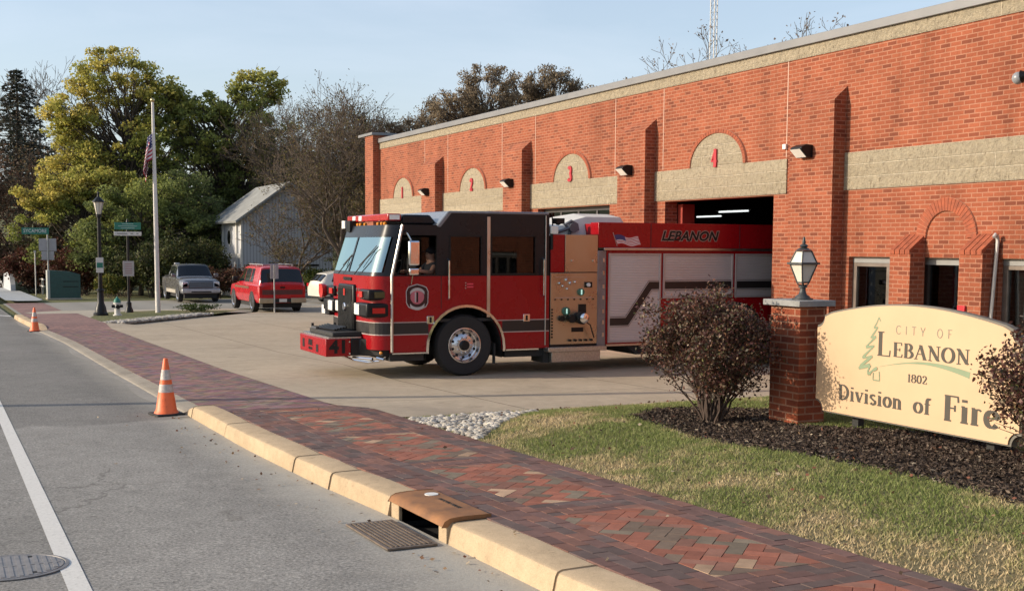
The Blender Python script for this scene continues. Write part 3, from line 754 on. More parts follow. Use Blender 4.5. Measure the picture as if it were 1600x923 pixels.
def rocks():
    m = MB(); rr = random.Random(9); cols = []
    def rock(x, y, z, r):
        n0 = len(m.v); a = rr.uniform(0, 3.14); sx, sy, sz = r * rr.uniform(.9, 1.4), r * rr.uniform(.7, 1), r * rr.uniform(.55, .8)
        vs = []; fs = []; n = 7
        for t_, k in ((.6, .62), (1.25, 1.0), (2.1, .8)):
            for i in range(n):
                b = 6.283 * i / n + t_; q = k * rr.uniform(.85, 1.12); px, py = sx * q * math.cos(b), sy * q * math.sin(b)
                vs.append((x + px * math.cos(a) - py * math.sin(a), y + px * math.sin(a) + py * math.cos(a), z + sz * math.cos(t_) * rr.uniform(.9, 1.1)))
        for j in range(2):
            for i in range(n): fs.append((j * n + i, (j + 1) * n + i, (j + 1) * n + (i + 1) % n, j * n + (i + 1) % n))
        vs.append((x, y, z + sz)); 
        for i in range(n): fs.append((3 * n, i, (i + 1) % n))
        m._add(vs, fs)
        k = rr.uniform(.7, 1.15); b_ = rr.choice([(.50, .47, .42), (.42, .38, .32), (.55, .50, .42), (.33, .30, .26)])
        cols.extend([tuple(q * k for q in b_)] * (len(m.v) - n0))
    for i in range(1500):
        x = rr.uniform(-12.55, -10.3); y = rr.uniform(-8.96, -7.3)
        if in_rock(x, y): rock(x, y, z_lawn(x, y) + .012, rr.uniform(.022, .05))
    for i in range(1500):     # stone edge of the island
        t_ = rr.random(); w_ = rr.uniform(-.35, .35)
        x = -39.9 + (-46.0 + 39.9) * t_; y = -8.7 + (-4.6 + 8.7) * t_ ; x += w_ * .4 - .3; y += w_
        rock(x, y, zg(x) + .1, rr.uniform(.05, .10))
    o = m.build('gravel', attr_mat('river_stone', .85, .4, 60, .15), kind='stuff')
    at = o.data.color_attributes.new('Col', 'FLOAT_COLOR', 'POINT')
    at.data.foreach_set('color', np.concatenate([np.array(cols, dtype=np.float32), np.ones((len(cols), 1), dtype=np.float32)], 1).ravel())
rocks()
# island by the corner
poly_sheet('corner_lawn', [(-39.7, -8.95), (-44.4, -8.95), (-49.6, -8.0), (-50.6, -5.5), (-49.6, -2.4), (-46.2, -4.2)], lambda x, y: zg(x) + .10, TURF)
# fallen leaves scattered over mulch, lawn, pavement and gutter
def litter():
    rr = np.random.RandomState(77); P = []
    for i in range(520):
        x = rr.uniform(-12, -3); y = rr.uniform(-9.0, -5.5); P.append((x, y, z_lawn(x, y) + .05))
    for i in range(60):
        x = rr.uniform(-14, -4); y = rr.uniform(-10.7, -9); P.append((x, y, z_walk(x) + .012))
    for i in range(150):
        x = rr.uniform(-16, -4); y = yk(x) - .03 - abs(rr.normal()) * .35; P.append((x, y, zg(x) + .012))
    P = np.array(P); V = cards(P, .034, rr, .8, .7)
    b = np.array([[.26, .17, .10], [.18, .10, .06], [.42, .34, .24], [.20, .08, .05], [.1, .06, .04]])
    c = b[rr.choice(5, len(P))]
    np_mesh('fallen_leaves', V, 4, attr_mat('dry_leaf', .8, trans=.2), np.repeat(c, 4, 0), kind='stuff')
litter()

# ================================================================= FIRE STATION
FS = thing('fire_station', 'long red brick fire station with cream block bands and four numbered arched bays', 'building', (0, 0, 0))
BAYX = [(-21.12, -17.53, 3.2, '4'), (-26.97, -23.4, 3.2, '3'), (-32.8, -29.2, 3.2, '2'), (-38.5, -35.0, 3.2, '1')]
def facade():
    # rectangles with openings: grid decomposition
    op = [(a, b, -1.2, 3.2) for a, b, h, n in BAYX] + [(-15.5, -14.12, .95, 2.12), (-13.92, -12.95, .1, 2.12), (-12.38, -10.6, .95, 2.12), (-8.9, -6.7, .95, 2.12), (-4.4, -2.2, .95, 2.12), (0.2, 2.4, .95, 2.12)]
    xs = sorted(set([-40.3, 9.0] + [v for o in op for v in o[:2]])); zs = sorted(set([-1.4, 5.53] + [v for o in op for v in o[2:]]))
    m = MB(); W = .3
    def isop(x, z): return any(a < x < b and c < z < d for a, b, c, d in op)
    for i in range(len(xs) - 1):
        for j in range(len(zs) - 1):
            cx, cz = (xs[i] + xs[i + 1]) / 2, (zs[j] + zs[j + 1]) / 2
            if isop(cx, cz): continue
            x0, x1, z0, z1 = xs[i], xs[i + 1], zs[j], zs[j + 1]
            m.quad((x0, 0, z0), (x1, 0, z0), (x1, 0, z1), (x0, 0, z1))
            m.quad((x1, W, z0), (x0, W, z0), (x0, W, z1), (x1, W, z1))
    for a, b, c, d in op:
        m.quad((a, 0, c), (a, 0, d), (a, W, d), (a, W, c)); m.quad((b, 0, d), (b, 0, c), (b, W, c), (b, W, d))
        m.quad((a, 0, d), (b, 0, d), (b, W, d), (a, W, d)); m.quad((b, 0, c), (a, 0, c), (a, W, c), (b, W, c))
    # other walls
    m.box(-40.3, -40.0, .3, 22, -1.4, 5.53); m.box(9.0, 9.3, .0, 22, -1.4, 5.53); m.box(-40.0, 9.0, 21.7, 22, -1.4, 5.53)
    m.build('wall', BRICK, FS)
    m = MB()
    for x in (-17.2, -21.22 - .0, -23.18, -27.14, -29.12, -32.9, -34.76, -10.0, -4.0):
        z0 = 3.86
        m.box(x - .011, x + .011, -.004, .002, z0, 5.53)
    m.build('control_joint', simple('joint_sealant', (.52, .34, .26), .8), FS, each=1)
    # bands of split-face block
    m = MB()
    segs = [(-39.0, -34.35), (-33.25 - .0, -28.49), (-27.37, -22.62), (-21.5, -16.82), (-15.65, 9.0)]
    segs = [(-39.1, -34.38), (-33.25, -28.5), (-27.37, -22.62), (-21.5, -17.16), (-15.65, 9.0)]
    for a, b in segs: m.box(a, b, -.022, .05, 3.22, 3.83)
    m.build('stone_band', BLOCK, FS)
    m = MB(); m.box(-40.28, 9.25, -.02, .05, 5.532, 5.737); m.build('parapet_course', BLOCKP, FS)
    m = MB(); m.box(-40.32, 9.32, -.075, .32, 5.74, 5.885); m.build('parapet_cap', CAPM, FS, bevel=.008)
    m = MB(); m.box(-40.0, 9.0, .3, 21.7, 5.3, 5.45); m.build('roof', ROOFM, FS)
facade()
# bay arches with numbers
for (xa, xb, h, num) in BAYX:
    cx = {'4': -19.30, '3': -25.2, '2': -31.05, '1': -36.65}[num]; hw = .87; zb = 3.831; hh = .62
    pts = [(cx + hw * math.cos(a), zb + hh * math.sin(a)) for a in np.linspace(0, math.pi, 25)]
    m = MB(); m.prism(pts, 'y', -.022, .02); m.build('arch_infill', BLOCK, FS)
    m = MB(); NB = 34
    for i in range(NB):
        a0 = math.pi * (i + .07) / NB; a1 = math.pi * (i + .93) / NB
        q = [(cx + (hw + r_) * math.cos(a), zb + (hh + r_) * math.sin(a)) for a, r_ in ((a0, .006), (a0, .085), (a1, .085), (a1, .006))]
        m.prism(q, 'y', -.045, .0)
    ring = [(cx + (hw + .004) * math.cos(a), zb + (hh + .004) * math.sin(a)) for a in np.linspace(0, math.pi, 31)] + [(cx + (hw + .088) * math.cos(a), zb + (hh + .088) * math.sin(a)) for a in np.linspace(math.pi, 0, 31)]
    m.prism(ring, 'y', -.036, -.001, 1)
    m.build('arch_ring', [VOUSS, MORTAR], FS)
REDSIGN = simple('red_number_paint', (.42, .02, .03), .4, 0, .05)
# ---- serif lettering by a broad-nib stroke model
GL = {}
def arc(cx, cy, rx, ry, a0, a1, n=14): return [(cx + rx * math.cos(R(a0 + (a1 - a0) * i / n)), cy + ry * math.sin(R(a0 + (a1 - a0) * i / n))) for i in range(n + 1)]
def S(*p): return list(p)
# strokes: (points, mode)  mode n nib, t thin, k thick, s serif
GL['L'] = (.62, [(S((.14, 0), (.14, 1)), 'k'), (S((.02, 1), (.30, 1)), 's'), (S((.02, 0), (.6, 0)), 's'), (S((.58, 0), (.60, .24)), 't')])
GL['E'] = (.64, [(S((.14, 0), (.14, 1)), 'k'), (S((.02, 1), (.56, 1)), 's'), (S((.55, 1), (.56, .82)), 't'), (S((.02, 0), (.60, 0)), 's'), (S((.58, 0), (.61, .2)), 't'), (S((.14, .52), (.44, .52)), 's'), (S((.44, .42), (.44, .62)), 't')])
GL['F'] = (.60, [(S((.14, 0), (.14, 1)), 'k'), (S((.02, 1), (.56, 1)), 's'), (S((.55, 1), (.57, .78)), 't'), (S((.02, 0), (.30, 0)), 's'), (S((.14, .52), (.44, .52)), 's'), (S((.44, .40), (.44, .64)), 't')])
GL['B'] = (.66, [(S((.14, 0), (.14, 1)), 'k'), (S((.02, 1), (.3, 1)), 's'), (S((.02, 0), (.3, 0)), 's'), (arc(.26, .76, .24, .24, 90, -90), 'n'), (arc(.28, .26, .29, .26, 90, -90), 'n')])
GL['D'] = (.78, [(S((.14, 0), (.14, 1)), 'k'), (S((.02, 1), (.3, 1)), 's'), (S((.02, 0), (.3, 0)), 's'), (arc(.26, .5, .42, .5, 90, -90, 20), 'n')])
GL['A'] = (.78, [(S((.06, 0), (.36, 1)), 't'), (S((.36, 1), (.66, 0)), 'k'), (S((.16, .36), (.54, .36)), 's'), (S((-.04, 0), (.18, 0)), 's'), (S((.53, 0), (.78, 0)), 's')])
GL['N'] = (.82, [(S((.14, 0), (.14, 1)), 't'), (S((.12, .98), (.66, .02)), 'k'), (S((.66, 0), (.66, 1)), 't'), (S((0, 1), (.2, 1)), 's'), (S((.02, 0), (.26, 0)), 's'), (S((.54, 1), (.78, 1)), 's')])
GL['O'] = (.82, [(arc(.38, .5, .34, .5, 0, 360, 30), 'n')])
GL['C'] = (.74, [(arc(.40, .5, .36, .5, 45, 315, 24), 'n')])
GL['I'] = (.34, [(S((.14, 0), (.14, 1)), 'k'), (S((.0, 1), (.28, 1)), 's'), (S((.0, 0), (.28, 0)), 's')])
GL['T'] = (.64, [(S((.3, 0), (.3, 1)), 'k'), (S((.02, 1), (.58, 1)), 's'), (S((.18, 0), (.42, 0)), 's')])
GL['Y'] = (.68, [(S((.32, 0), (.32, .45)), 'k'), (S((.02, 1), (.32, .42)), 'k'), (S((.62, 1), (.32, .42)), 't'), (S((.18, 0), (.46, 0)), 's')])
GL['i'] = (.32, [(S((.14, 0), (.14, .64)), 'k'), (S((.0, 0), (.28, 0)), 's'), (S((.02, .64), (.14, .64)), 's'), (S((.14, .82), (.14, .93)), 'k')])
GL['v'] = (.56, [(S((.06, .64), (.27, 0)), 'k'), (S((.27, 0), (.48, .64)), 't'), (S((-.02, .64), (.2, .64)), 's'), (S((.38, .64), (.56, .64)), 's')])
GL['s'] = (.46, [(arc(.22, .48, .16, .16, 40, 200, 12) + [(.12, .40), (.30, .26)] + arc(.22, .17, .16, .17, 30, -150, 12), 'k2')])
GL['o'] = (.56, [(arc(.27, .32, .22, .32, 0, 360, 26), 'n')])
GL['n'] = (.60, [(S((.13, 0), (.13, .64)), 'k'), (S((.0, 0), (.26, 0)), 's'), (S((.02, .64), (.13, .64)), 's'), (arc(.29, .42, .17, .2, 160, 0, 10) + [(.46, 0)], 'n'), (S((.34, 0), (.58, 0)), 's')])
GL['f'] = (.38, [(S((.16, 0), (.16, .75)) + arc(.28, .78, .12, .2, 180, 50, 8), 'n'), (S((.02, 0), (.3, 0)), 's'), (S((.02, .62), (.34, .62)), 's')])
GL['r'] = (.44, [(S((.13, 0), (.13, .64)), 'k'), (S((.0, 0), (.28, 0)), 's'), (S((.02, .64), (.13, .64)), 's'), (arc(.28, .42, .14, .2, 160, 50, 8), 't')])
GL['e'] = (.52, [(S((.07, .36), (.44, .36)), 's'), (arc(.27, .32, .21, .32, 10, 320, 24), 'n')])
GL['1'] = (.34, [(S((.15, 0), (.15, 1)), 'k'), (S((.02, 0), (.28, 0)), 's'), (S((.02, .9), (.15, 1)), 't')])
GL['8'] = (.54, [(arc(.25, .76, .18, .24, 0, 360, 22), 'n'), (arc(.25, .27, .22, .27, 0, 360, 22), 'n')])
GL['0'] = (.54, [(arc(.25, .5, .21, .5, 0, 360, 26), 'n')])
GL['2'] = (.52, [(arc(.23, .74, .18, .26, 170, -30, 12) + [(.05, .03)], 'n'), (S((.03, .02), (.46, .02)), 's'), (S((.45, .02), (.47, .2)), 't')])
GL['3'] = (.52, [(arc(.22, .76, .18, .24, 150, -90, 12), 'n'), (arc(.22, .26, .21, .26, 90, -150, 14), 'n')])
GL['4'] = (.58, [(S((.36, 0), (.36, 1)), 'k'), (S((.36, 1), (.02, .3)), 't'), (S((.02, .3), (.54, .3)), 's'), (S((.24, 0), (.48, 0)), 's')])
def serif(m, text, x0, y0, size, P, thick=.15, thin=.04, track=0.08, depth=.004, sx=1.0, xend=None, plain=False, height=None):
    """draw on a plane; P(u,v,d) maps to 3D; strokes are thin raised ribbons"""
    tot = sum((GL[c][0] if c != ' ' else .4) + track for c in text) - track
    if xend is not None: sx = (xend - x0) / (tot * size)
    u = 0; lvl = 0
    for c in text:
        if c == ' ': u += .4 + track; continue
        wd, strokes = GL[c]
        for pts, mode in strokes:
            if plain and mode == 's' and c in 'CIYF' and pts[0][1] in (0, 1) and c != 'F': continue
            if plain and mode == 's' and c == 'T' and pts[0][1] == 0: continue
            if plain and c == 'F' and mode == 's' and pts[0][1] == 0: continue
            if plain and mode == 't' and c in 'FE': continue
            lvl += 1; d0 = depth + .00015 * lvl
            for i in range(len(pts) - 1):
                (ax, ay), (bx, by) = pts[i], pts[i + 1]
                dx, dy = bx - ax, by - ay; L_ = math.hypot(dx, dy)
                if L_ < 1e-6: continue
                dx /= L_; dy /= L_
                if mode == 'k': w_ = thick
                elif mode == 'k2': w_ = thick * .6 if abs(dx) > abs(dy) else thick * .85
                elif mode == 't': w_ = thin * 1.15
                elif mode == 's': w_ = thin
                else: w_ = thin + (thick - thin) * abs(dy) ** 1.3
                if plain: w_ = thin
                nx, ny = -dy * w_ / 2, dx * w_ / 2; ex, ey = dx * w_ * .12, dy * w_ * .12
                q = [(ax - ex + nx, ay - ey + ny), (ax - ex - nx, ay - ey - ny), (bx + ex - nx, by + ey - ny), (bx + ex + nx, by + ey + ny)]
                if mode == 'k': q = [(ax + nx, ay), (ax - nx, ay), (bx - nx, by), (bx + nx, by)] if abs(dx) > 1e-6 or True else q
                if mode == 'k' and abs(dy) > .2:
                    hw_ = w_ / 2 / max(.35, abs(dy)); q = [(ax + hw_, ay), (ax - hw_, ay), (bx - hw_, by), (bx + hw_, by)]
                dd = d0 + .00002 * (i % 3)
                Q = [P(x0 + (u + a) * size * sx, y0 + b * size, dd) for a, b in q]
                Qb = [P(x0 + (u + a) * size * sx, y0 + b * size, 0) for a, b in q]
                m._add(Q + Qb, [(0, 1, 2, 3), (0, 4, 5, 1), (1, 5, 6, 2), (2, 6, 7, 3), (3, 7, 4, 0)])
        u += wd + track
    return x0 + tot * size * sx
for (cx, num) in ((-19.33, '4'), (-25.22, '3'), (-31.07, '2'), (-36.66, '1')):
    m = MB(); wd = GL[num][0] * .33
    serif(m, num, cx - wd / 2, 3.82, .33, lambda u, v, d: (u, -.022 - d * 8, v), thick=.26, thin=.09)
    m.build('bay_number', REDSIGN, FS)
# brick piers with sloped tops
for xr in (-15.65, -21.50, -27.37, -33.25):
    xl = xr - 1.12; d = .27
    m = MB(); m.prism([(-d, -1.4), (0, -1.4), (0, 4.93), (-d, 4.70)], 'x', xl, xr); m.build('pier', BRICK, FS)
for xr in (-13.80, -12.40):
    m = MB(); m.prism([(-.30, -.2), (0, -.2), (0, 2.42), (-.30, 2.19)], 'x', xr - .43, xr); pr = m.build('window_pier', BRICK, FS)
    m = MB(); n_ = 4
    for k in range(n_):
        xa = xr - .43 + .43 * k / n_; m.hexa([(xa + .008, -.312, 2.172), (xa + .43 / n_ - .008, -.312, 2.172), (xa + .43 / n_ - .008, .0, 2.415), (xa + .008, .0, 2.415), (xa + .008, -.318, 2.235), (xa + .43 / n_ - .008, -.318, 2.235), (xa + .43 / n_ - .008, -.001, 2.475), (xa + .008, -.001, 2.475)])
    m.build('sloped_cap', VOUSS, pr)
m = MB(); NB = 25; cx, zb = -13.38, 2.42
for i in range(NB):
    a0 = math.pi * (i + .06) / NB; a1 = math.pi * (i + .94) / NB
    m.prism([(cx + r_ * math.cos(a), zb + r_ * math.sin(a)) for a, r_ in ((a0, .405), (a0, .595), (a1, .595), (a1, .405))], 'y', -.03, 0)
m.prism([(cx + .402 * math.cos(a), zb + .402 * math.sin(a)) for a in np.linspace(0, math.pi, 25)] + [(cx + .598 * math.cos(a), zb + .598 * math.sin(a)) for a in np.linspace(math.pi, 0, 25)], 'y', -.022, -.001, 1)
m.build('window_arch', [VOUSS, MORTAR], FS)
# corner post at the far end
m = MB(); m.box(-39.78, -38.95, -.25, .28, -1.4, 6.0); m.build('corner_post', BRICK, FS)
m = MB(); m.box(-40.35, -38.88, -.31, .6, 6.002, 6.09); m.build('corner_cap', CAPM, FS, bevel=.006)
# windows
FRM = simple('bronze_frame', (.20, .165, .14), .4, .4, .1); FRMD = simple('dark_frame', (.06, .05, .045), .4, .3, .1); PANEL = simple('grey_panel', (.24, .24, .235), .5, 0, .05)
WGL = glass('window_glass', trans=.5, gl=.04)
BLIND = simple('blind_slats', (.22, .23, .20), .7, 0, .1)
for i, (a, b) in enumerate([(-15.5, -14.12), (-12.38, -10.6), (-8.9, -6.7), (-4.4, -2.2), (.2, 2.4)]):
    m = MB(); y0, y1 = .09, .16; z0, z1 = .95, 2.12
    m.box(a, b, y0, y1, z1 - .1, z1 - .001, 1); m.box(a, b, y0, y1, z0, z0 + .06)
    m.box(a, a + .09, y0, y1, z0 + .06, z1 - .1); m.box(b - .09, b, y0, y1, z0 + .06, z1 - .1); m.box(a + .09, b - .09, y0 - .01, y1, z1 - .16, z1 - .101)
    nmid = 1 if b - a < 1.5 else 2
    for k in range(1, nmid + 1):
        x = a + (b - a) * (k / (nmid + 1) if nmid > 1 else .62); m.box(x - .06, x + .06, y0 - .01, y1, z0 + .06, z1 - .16)
    wf = m.build('window', [FRM, PANEL], FS, bevel=.004)
    m = MB(); m.box(a + .05, b - .05, .125, .13, z0 + .05, z1 - .09); m.build('pane', WGL, wf)
    m = MB()
    for k in range(38): z = z0 + .07 + k * .0265; m.quad((a + .06, .20, z), (b - .06, .20, z), (b - .06, .215, z + .02), (a + .06, .215, z + .02))
    m.build('blind', BLIND, wf)
m = MB(); a, b, z0, z1 = -13.92, -12.95, .1, 2.12
m.box(a, b, .10, .2, z1 - .11, z1 - .001, 1); m.box(a, a + .09, .10, .2, z0, z1 - .11); m.box(b - .06, b, .10, .2, z0, z1 - .11)
dr = m.build('entrance_door', [FRMD, PANEL], FS)
m = MB(); m.box(a + .09, b - .06, .15, .157, z0 + .05, z1 - .11); m.build('pane', WGL, dr)
# interior of the offices: dark rooms
m = MB(); m.box(-16.2, 8.9, .5, 6.5, .0, 2.9); o = m.build('office_interior', simple('office_dark', (.05, .045, .04), .9), FS)
for p in o.data.polygons: p.flip()
# conduit, alarm box, white box
m = MB(); m.tube([(-12.365, -.16, .3), (-12.365, -.14, 1.2), (-12.362, -.06, 2.36), (-12.36, -.07, 2.43), (-12.355, -.12, 2.46), (-12.35, -.15, 2.42)], .026, 8); m.build('conduit', simple('galvanised', (.52, .5, .48), .45, .3), FS, smooth=True)
m = MB(); m.box(-12.80, -12.66, -.34, -.301, 1.30, 1.44); m.build('alarm_box', simple('alarm_red', (.5, .02, .03), .4), FS, bevel=.005)
m = MB(); m.box(-17.26, -17.17, -.05, -.001, 4.0, 4.09); m.build('sensor_box', WHITE, FS, bevel=.006)
# security camera near the right edge
m = MB(); m.tube([(-11.35, -.0, 4.57), (-11.35, -.30, 4.57), (-11.70, -.44, 4.55)], .05, 10); m.tube([(-11.66, -.42, 4.57), (-11.72, -.44, 4.56)], [.05, .09], 10); o = m.build('camera_arm', BLACK, FS, smooth=True)
m = MB(); m.sphere((-11.76, -.46, 4.545), .085, 16); m.build('camera_dome', simple('camera_grey', (.25, .26, .28), .3), o, smooth=True)
# wall lights on the piers
LENS = simple('lamp_lens', (.86, .85, .80), .35, 0, .04)
for xr in (-16.31, -22.14, -28.02, -33.9):
    m = MB(); x0 = xr - .14; x1 = xr + .15; y = -.271
    m.prism([(y, 3.78), (y, 3.99), (y - .13, 4.0), (y - .24, 3.95), (y - .25, 3.92), (y - .10, 3.78)], 'x', x0, x1)
    o = m.build('wall_light', BLACK, FS, bevel=.008)
    m = MB(); m.hexa([(x0 - .006, y - .105, 3.795), (x1 - .05, y - .11, 3.785), (x1 - .05, y - .262, 3.93), (x0 - .006, y - .262, 3.93), (x0 - .006, y - .06, 3.90), (x0 - .004, y - .06, 3.90), (x0 - .004, y - .245, 3.935), (x0 - .006, y - .245, 3.935)])
    m = MB(); m.prism([(y - .085, 3.80), (y - .10, 3.93), (y - .235, 3.935)], 'x', x0 - .012, x0 - .002)
    m.quad((x0, y - .115, 3.785), (x1 - .03, y - .115, 3.785), (x1 - .03, y - .258, 3.915), (x0, y - .258, 3.915))
    m.build('lens', LENS, o)
# closed sectional doors in bays 1-3, open bay 4 with the room behind
DOORM = simple('door_panel', (.30, .045, .03), .45, 0, .08)
BAYGL = glass('bay_glass', trans=.12, gl=.05)
for (a, b, h, num) in BAYX:
    if num == '4': continue
    m = MB(); z0 = -.7; n_ = 6; ph = (h - z0) / n_
    for k in range(n_):
        za = z0 + k * ph + .006; zb = z0 + (k + 1) * ph - .006
        if k in (4, 5):
            m.box(a, b, .18, .23, za, za + .09); m.box(a, b, .18, .23, zb - .09, zb)
            for j in range(5):
                x = a + (b - a) * j / 4; m.box(max(a, x - .04), min(b, x + .04), .18, .23, za + .09, zb - .09)
        else: m.box(a, b, .18, .23, za, zb)
    o = m.build('bay_door', simple('bay_door_dark', (.06, .055, .055), .5), FS, bevel=.004)
    m = MB(); m.box(a + .02, b - .02, .20, .206, z0 + 4 * ph, h - .05); m.build('pane', BAYGL, o)
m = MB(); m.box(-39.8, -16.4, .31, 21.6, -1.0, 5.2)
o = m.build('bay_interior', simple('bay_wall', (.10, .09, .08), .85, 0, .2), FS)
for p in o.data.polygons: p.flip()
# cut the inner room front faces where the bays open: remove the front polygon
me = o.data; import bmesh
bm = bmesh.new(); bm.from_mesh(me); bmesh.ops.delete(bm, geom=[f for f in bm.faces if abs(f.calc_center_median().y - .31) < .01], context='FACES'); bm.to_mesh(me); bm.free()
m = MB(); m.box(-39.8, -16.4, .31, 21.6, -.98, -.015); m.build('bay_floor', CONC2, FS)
TUBE = emit('tube_light', (.90, .95, .95), .75)
for (x, y) in ((-32.5, 10.0), (-38.2, 13.0), (-26.0, 12.0), (-24, 14), (-20, 16)):
    m = MB(); z = 3.46 if y < 13.5 else 4.2; m.box(x - .85, x + .85, y - .1, y + .1, z + .03, z + .08); m.cyl((x - .8, y, z), (x + .8, y, z), .028, 8, 1); m.build('tube_light', [WHITE, TUBE], FS)
# red door track housing inside the left jamb of bay 4
m = MB(); m.box(-21.12, -20.95, .32, .62, 0, 3.15); m.build('door_guide', DOORM, FS)
# ================================================================= PILLAR, LAMP, SIGN
PIL = thing('brick_pillar', 'square red brick pillar with a grey stone cap at the left end of the cream sign', 'pillar', (-9.31, -6.05, .5))
o0 = (-9.31, -6.05, .5)
m = MB(o0); m.box(-9.53, -9.09, -6.21, -5.89, .35, 1.685); m.build('shaft', BRICK2, PIL)
m = MB(o0); m.box(-9.59, -9.03, -6.27, -5.83, 1.687, 1.745); m.build('cap', GREYST, PIL, bevel=.006)
def lantern(name, label, loc, s, cat='lantern'):
    L = thing(name, label, cat, loc)
    m = MB(); m.lathe([(.115, 0), (.115, .015), (.085, .02), (.08, .035), (.045, .06), (.032, .10), (.032, .13), (.05, .135), (.05, .15), (.028, .16)], n=14); m.build('base', BLACKG, L, smooth=True)
    m = MB(); r0, r1, r2 = .065, .15, .085; z0, z1, z2 = .19, .40, .535
    for k in range(4):
        a = math.pi / 4 + k * math.pi / 2; p = lambda r, z: (r * math.cos(a), r * math.sin(a), z)
        m.tube([p(r0, z0), p(r1, z1), p(r2, z2)], .0085, 5); m.tube([(0, 0, .155), p(.05, .165), p(r0, z0)], .008, 5)
    for r, z, h in ((r0, z0 - .008, .016), (r1 * 1.14, z1 - .011, .022), (r2, z2 - .006, .014)):
        m.lathe([(r * .8, z), (r * 1.05, z), (r * 1.05, z + h), (r * .8, z + h), (r * .8, z)], n=4, rot=math.pi / 4)
    m.build('cage', BLACKG, L)
    m = MB(); m.lathe([(r0 * .93, z0 + .005), (r1 * .93, z1 - .005), (r1 * .93, z1 + .005), (r2 * .93, z2)], n=4, rot=math.pi / 4); m.build('lantern_glass', LGLASS, L)
    m = MB(); m.lathe([(r2 * 1.05, z2 + .01), (.055, z2 + .03), (.03, z2 + .04), (.05, z2 + .055), (.03, z2 + .075), (.016, z2 + .08), (.022, z2 + .1), (.014, z2 + .12), (.016, z2 + .135), (.004, z2 + .16)], n=12); m.build('finial', BLACKG, L, smooth=True)
    L.scale = (s, s, s); return L
BLACKG = simple('weathered_black', (.045, .05, .052), .5, .1, .3, 20)
LGLASS = simple('frosted_lamp_glass', (.62, .58, .50), .35, 0, .08, 8)
lantern('lantern', 'black four sided lantern with frosted panes standing on the pillar cap', (-9.27, -6.04, 1.746), .88)

SG = thing('station_sign', 'cream city fire division sign board with notched corners and dark lettering beside the brick pillar', 'sign', (-7.8, -6.05, .58))
so0 = (-7.8, -6.05, .58)
def sign_outline(off=0):
    x0, x1, zb = -9.0 - off, -6.6 + off, .71 - off
    pts = []; nr = .105 - off * .6
    pts += [(x0 + nr * math.cos(R(a)), zb + nr * math.sin(R(a))) for a in np.linspace(90, 0, 7)]          # concave notch bottom left
    pts += [(x1 + nr * math.cos(R(a)), zb + nr * math.sin(R(a))) for a in np.linspace(180, 90, 7)]
    zc = 1.60 + off
    pts += [(x1 - (nr) * math.sin(R(a)) , zc - nr * math.cos(R(a))) for a in np.linspace(0, 90, 7)]
    n = 24
    for i in range(1, n):
        u = i / n; x = x1 - nr - (x1 - x0 - 2 * nr) * u
        z = zc + .015 + (.135) * math.sin(math.pi * u) ** .9
        pts.append((x, z))
    pts += [(x0 + nr * math.cos(R(a)), zc - nr * math.sin(R(a))) for a in np.linspace(0, 90, 7)]
    return pts
CREAM = simple('sign_cream', (.57, .39, .235), .55, 0, .05, 1.5)
SEDGE = simple('sign_edge_grey', (.14, .13, .11), .6)
m = MB(so0); m.prism(sign_outline(.014), 'y', -6.055, -5.99); m.build('edge_trim', SEDGE, SG)
m = MB(so0); m.prism(sign_outline(0), 'y', -6.07, -6.0535); m.build('board', CREAM, SG)
INK = simple('sign_ink', (.06, .052, .04), .6, 0, .1); INKT = simple('sign_ink_light', (.22, .20, .15), .6, 0, .1); SAGE = simple('sign_sage_green', (.22, .28, .17), .6, 0, .1)
SP = lambda u, v, d: (u, -6.0702 - d * .4, v)
m = MB(so0)
serif(m, 'CITY OF', -7.96, 1.502, .072, SP, thin=.10, track=.62, xend=-7.315, plain=True); m.build('lettering', INKT, SG)
m = MB(so0)
serif(m, 'L', -8.185, 1.297, .208, SP, thick=.17, thin=.05, xend=-8.02)
serif(m, 'EBANON', -7.985, 1.302, .122, SP, thick=.20, thin=.06, xend=-7.115); m.build('lettering', INK, SG)
m = MB(so0); serif(m, '1802', -7.80, 1.095, .068, SP, thick=.17, thin=.06, xend=-7.575); m.build('lettering', INK, SG)
m = MB(so0)
serif(m, 'Division', -8.675, .845, .135, SP, thick=.20, thin=.07, xend=-7.865); m.build('lettering', INK, SG); m = MB(so0)
serif(m, 'of', -7.72, .842, .135, SP, thick=.20, thin=.07, xend=-7.525); m.build('lettering', INK, SG); m = MB(so0)
serif(m, 'Fire', -7.375, .822, .205, SP, thick=.22, thin=.065, xend=-6.80); m.build('lettering', INK, SG)
# zigzag tree and swoosh
def ribbon(m, pts, wid, P, d=.004):
    """calligraphic ribbon: width varies along the stroke"""
    n = len(pts)
    for i in range(n - 1):
        (ax, ay), (bx, by) = pts[i], pts[i + 1]; dx, dy = bx - ax, by - ay; L_ = math.hypot(dx, dy) or 1
        nx, ny = -dy / L_, dx / L_; wa, wb = wid(i / (n - 1)), wid((i + 1) / (n - 1)); dd = d + .00012 * i
        q = [(ax + nx * wa, ay + ny * wa), (ax - nx * wa, ay - ny * wa), (bx - nx * wb, by - ny * wb), (bx + nx * wb, by + ny * wb)]
        m._add([P(a, b, dd) for a, b in q], [(0, 1, 2, 3)])
m = MB(so0)
zz = [(-8.155, 1.60), (-8.175, 1.635), (-8.20, 1.585), (-8.235, 1.535), (-8.185, 1.545), (-8.245, 1.475), (-8.275, 1.445), (-8.205, 1.46), (-8.30, 1.385), (-8.33, 1.355), (-8.225, 1.375), (-8.34, 1.285), (-8.37, 1.255), (-8.245, 1.28), (-8.39, 1.185), (-8.415, 1.155), (-8.27, 1.20), (-8.30, 1.13), (-8.28, 1.115), (-8.24, 1.15), (-8.20, 1.17), (-8.165, 1.185)]
pp = []
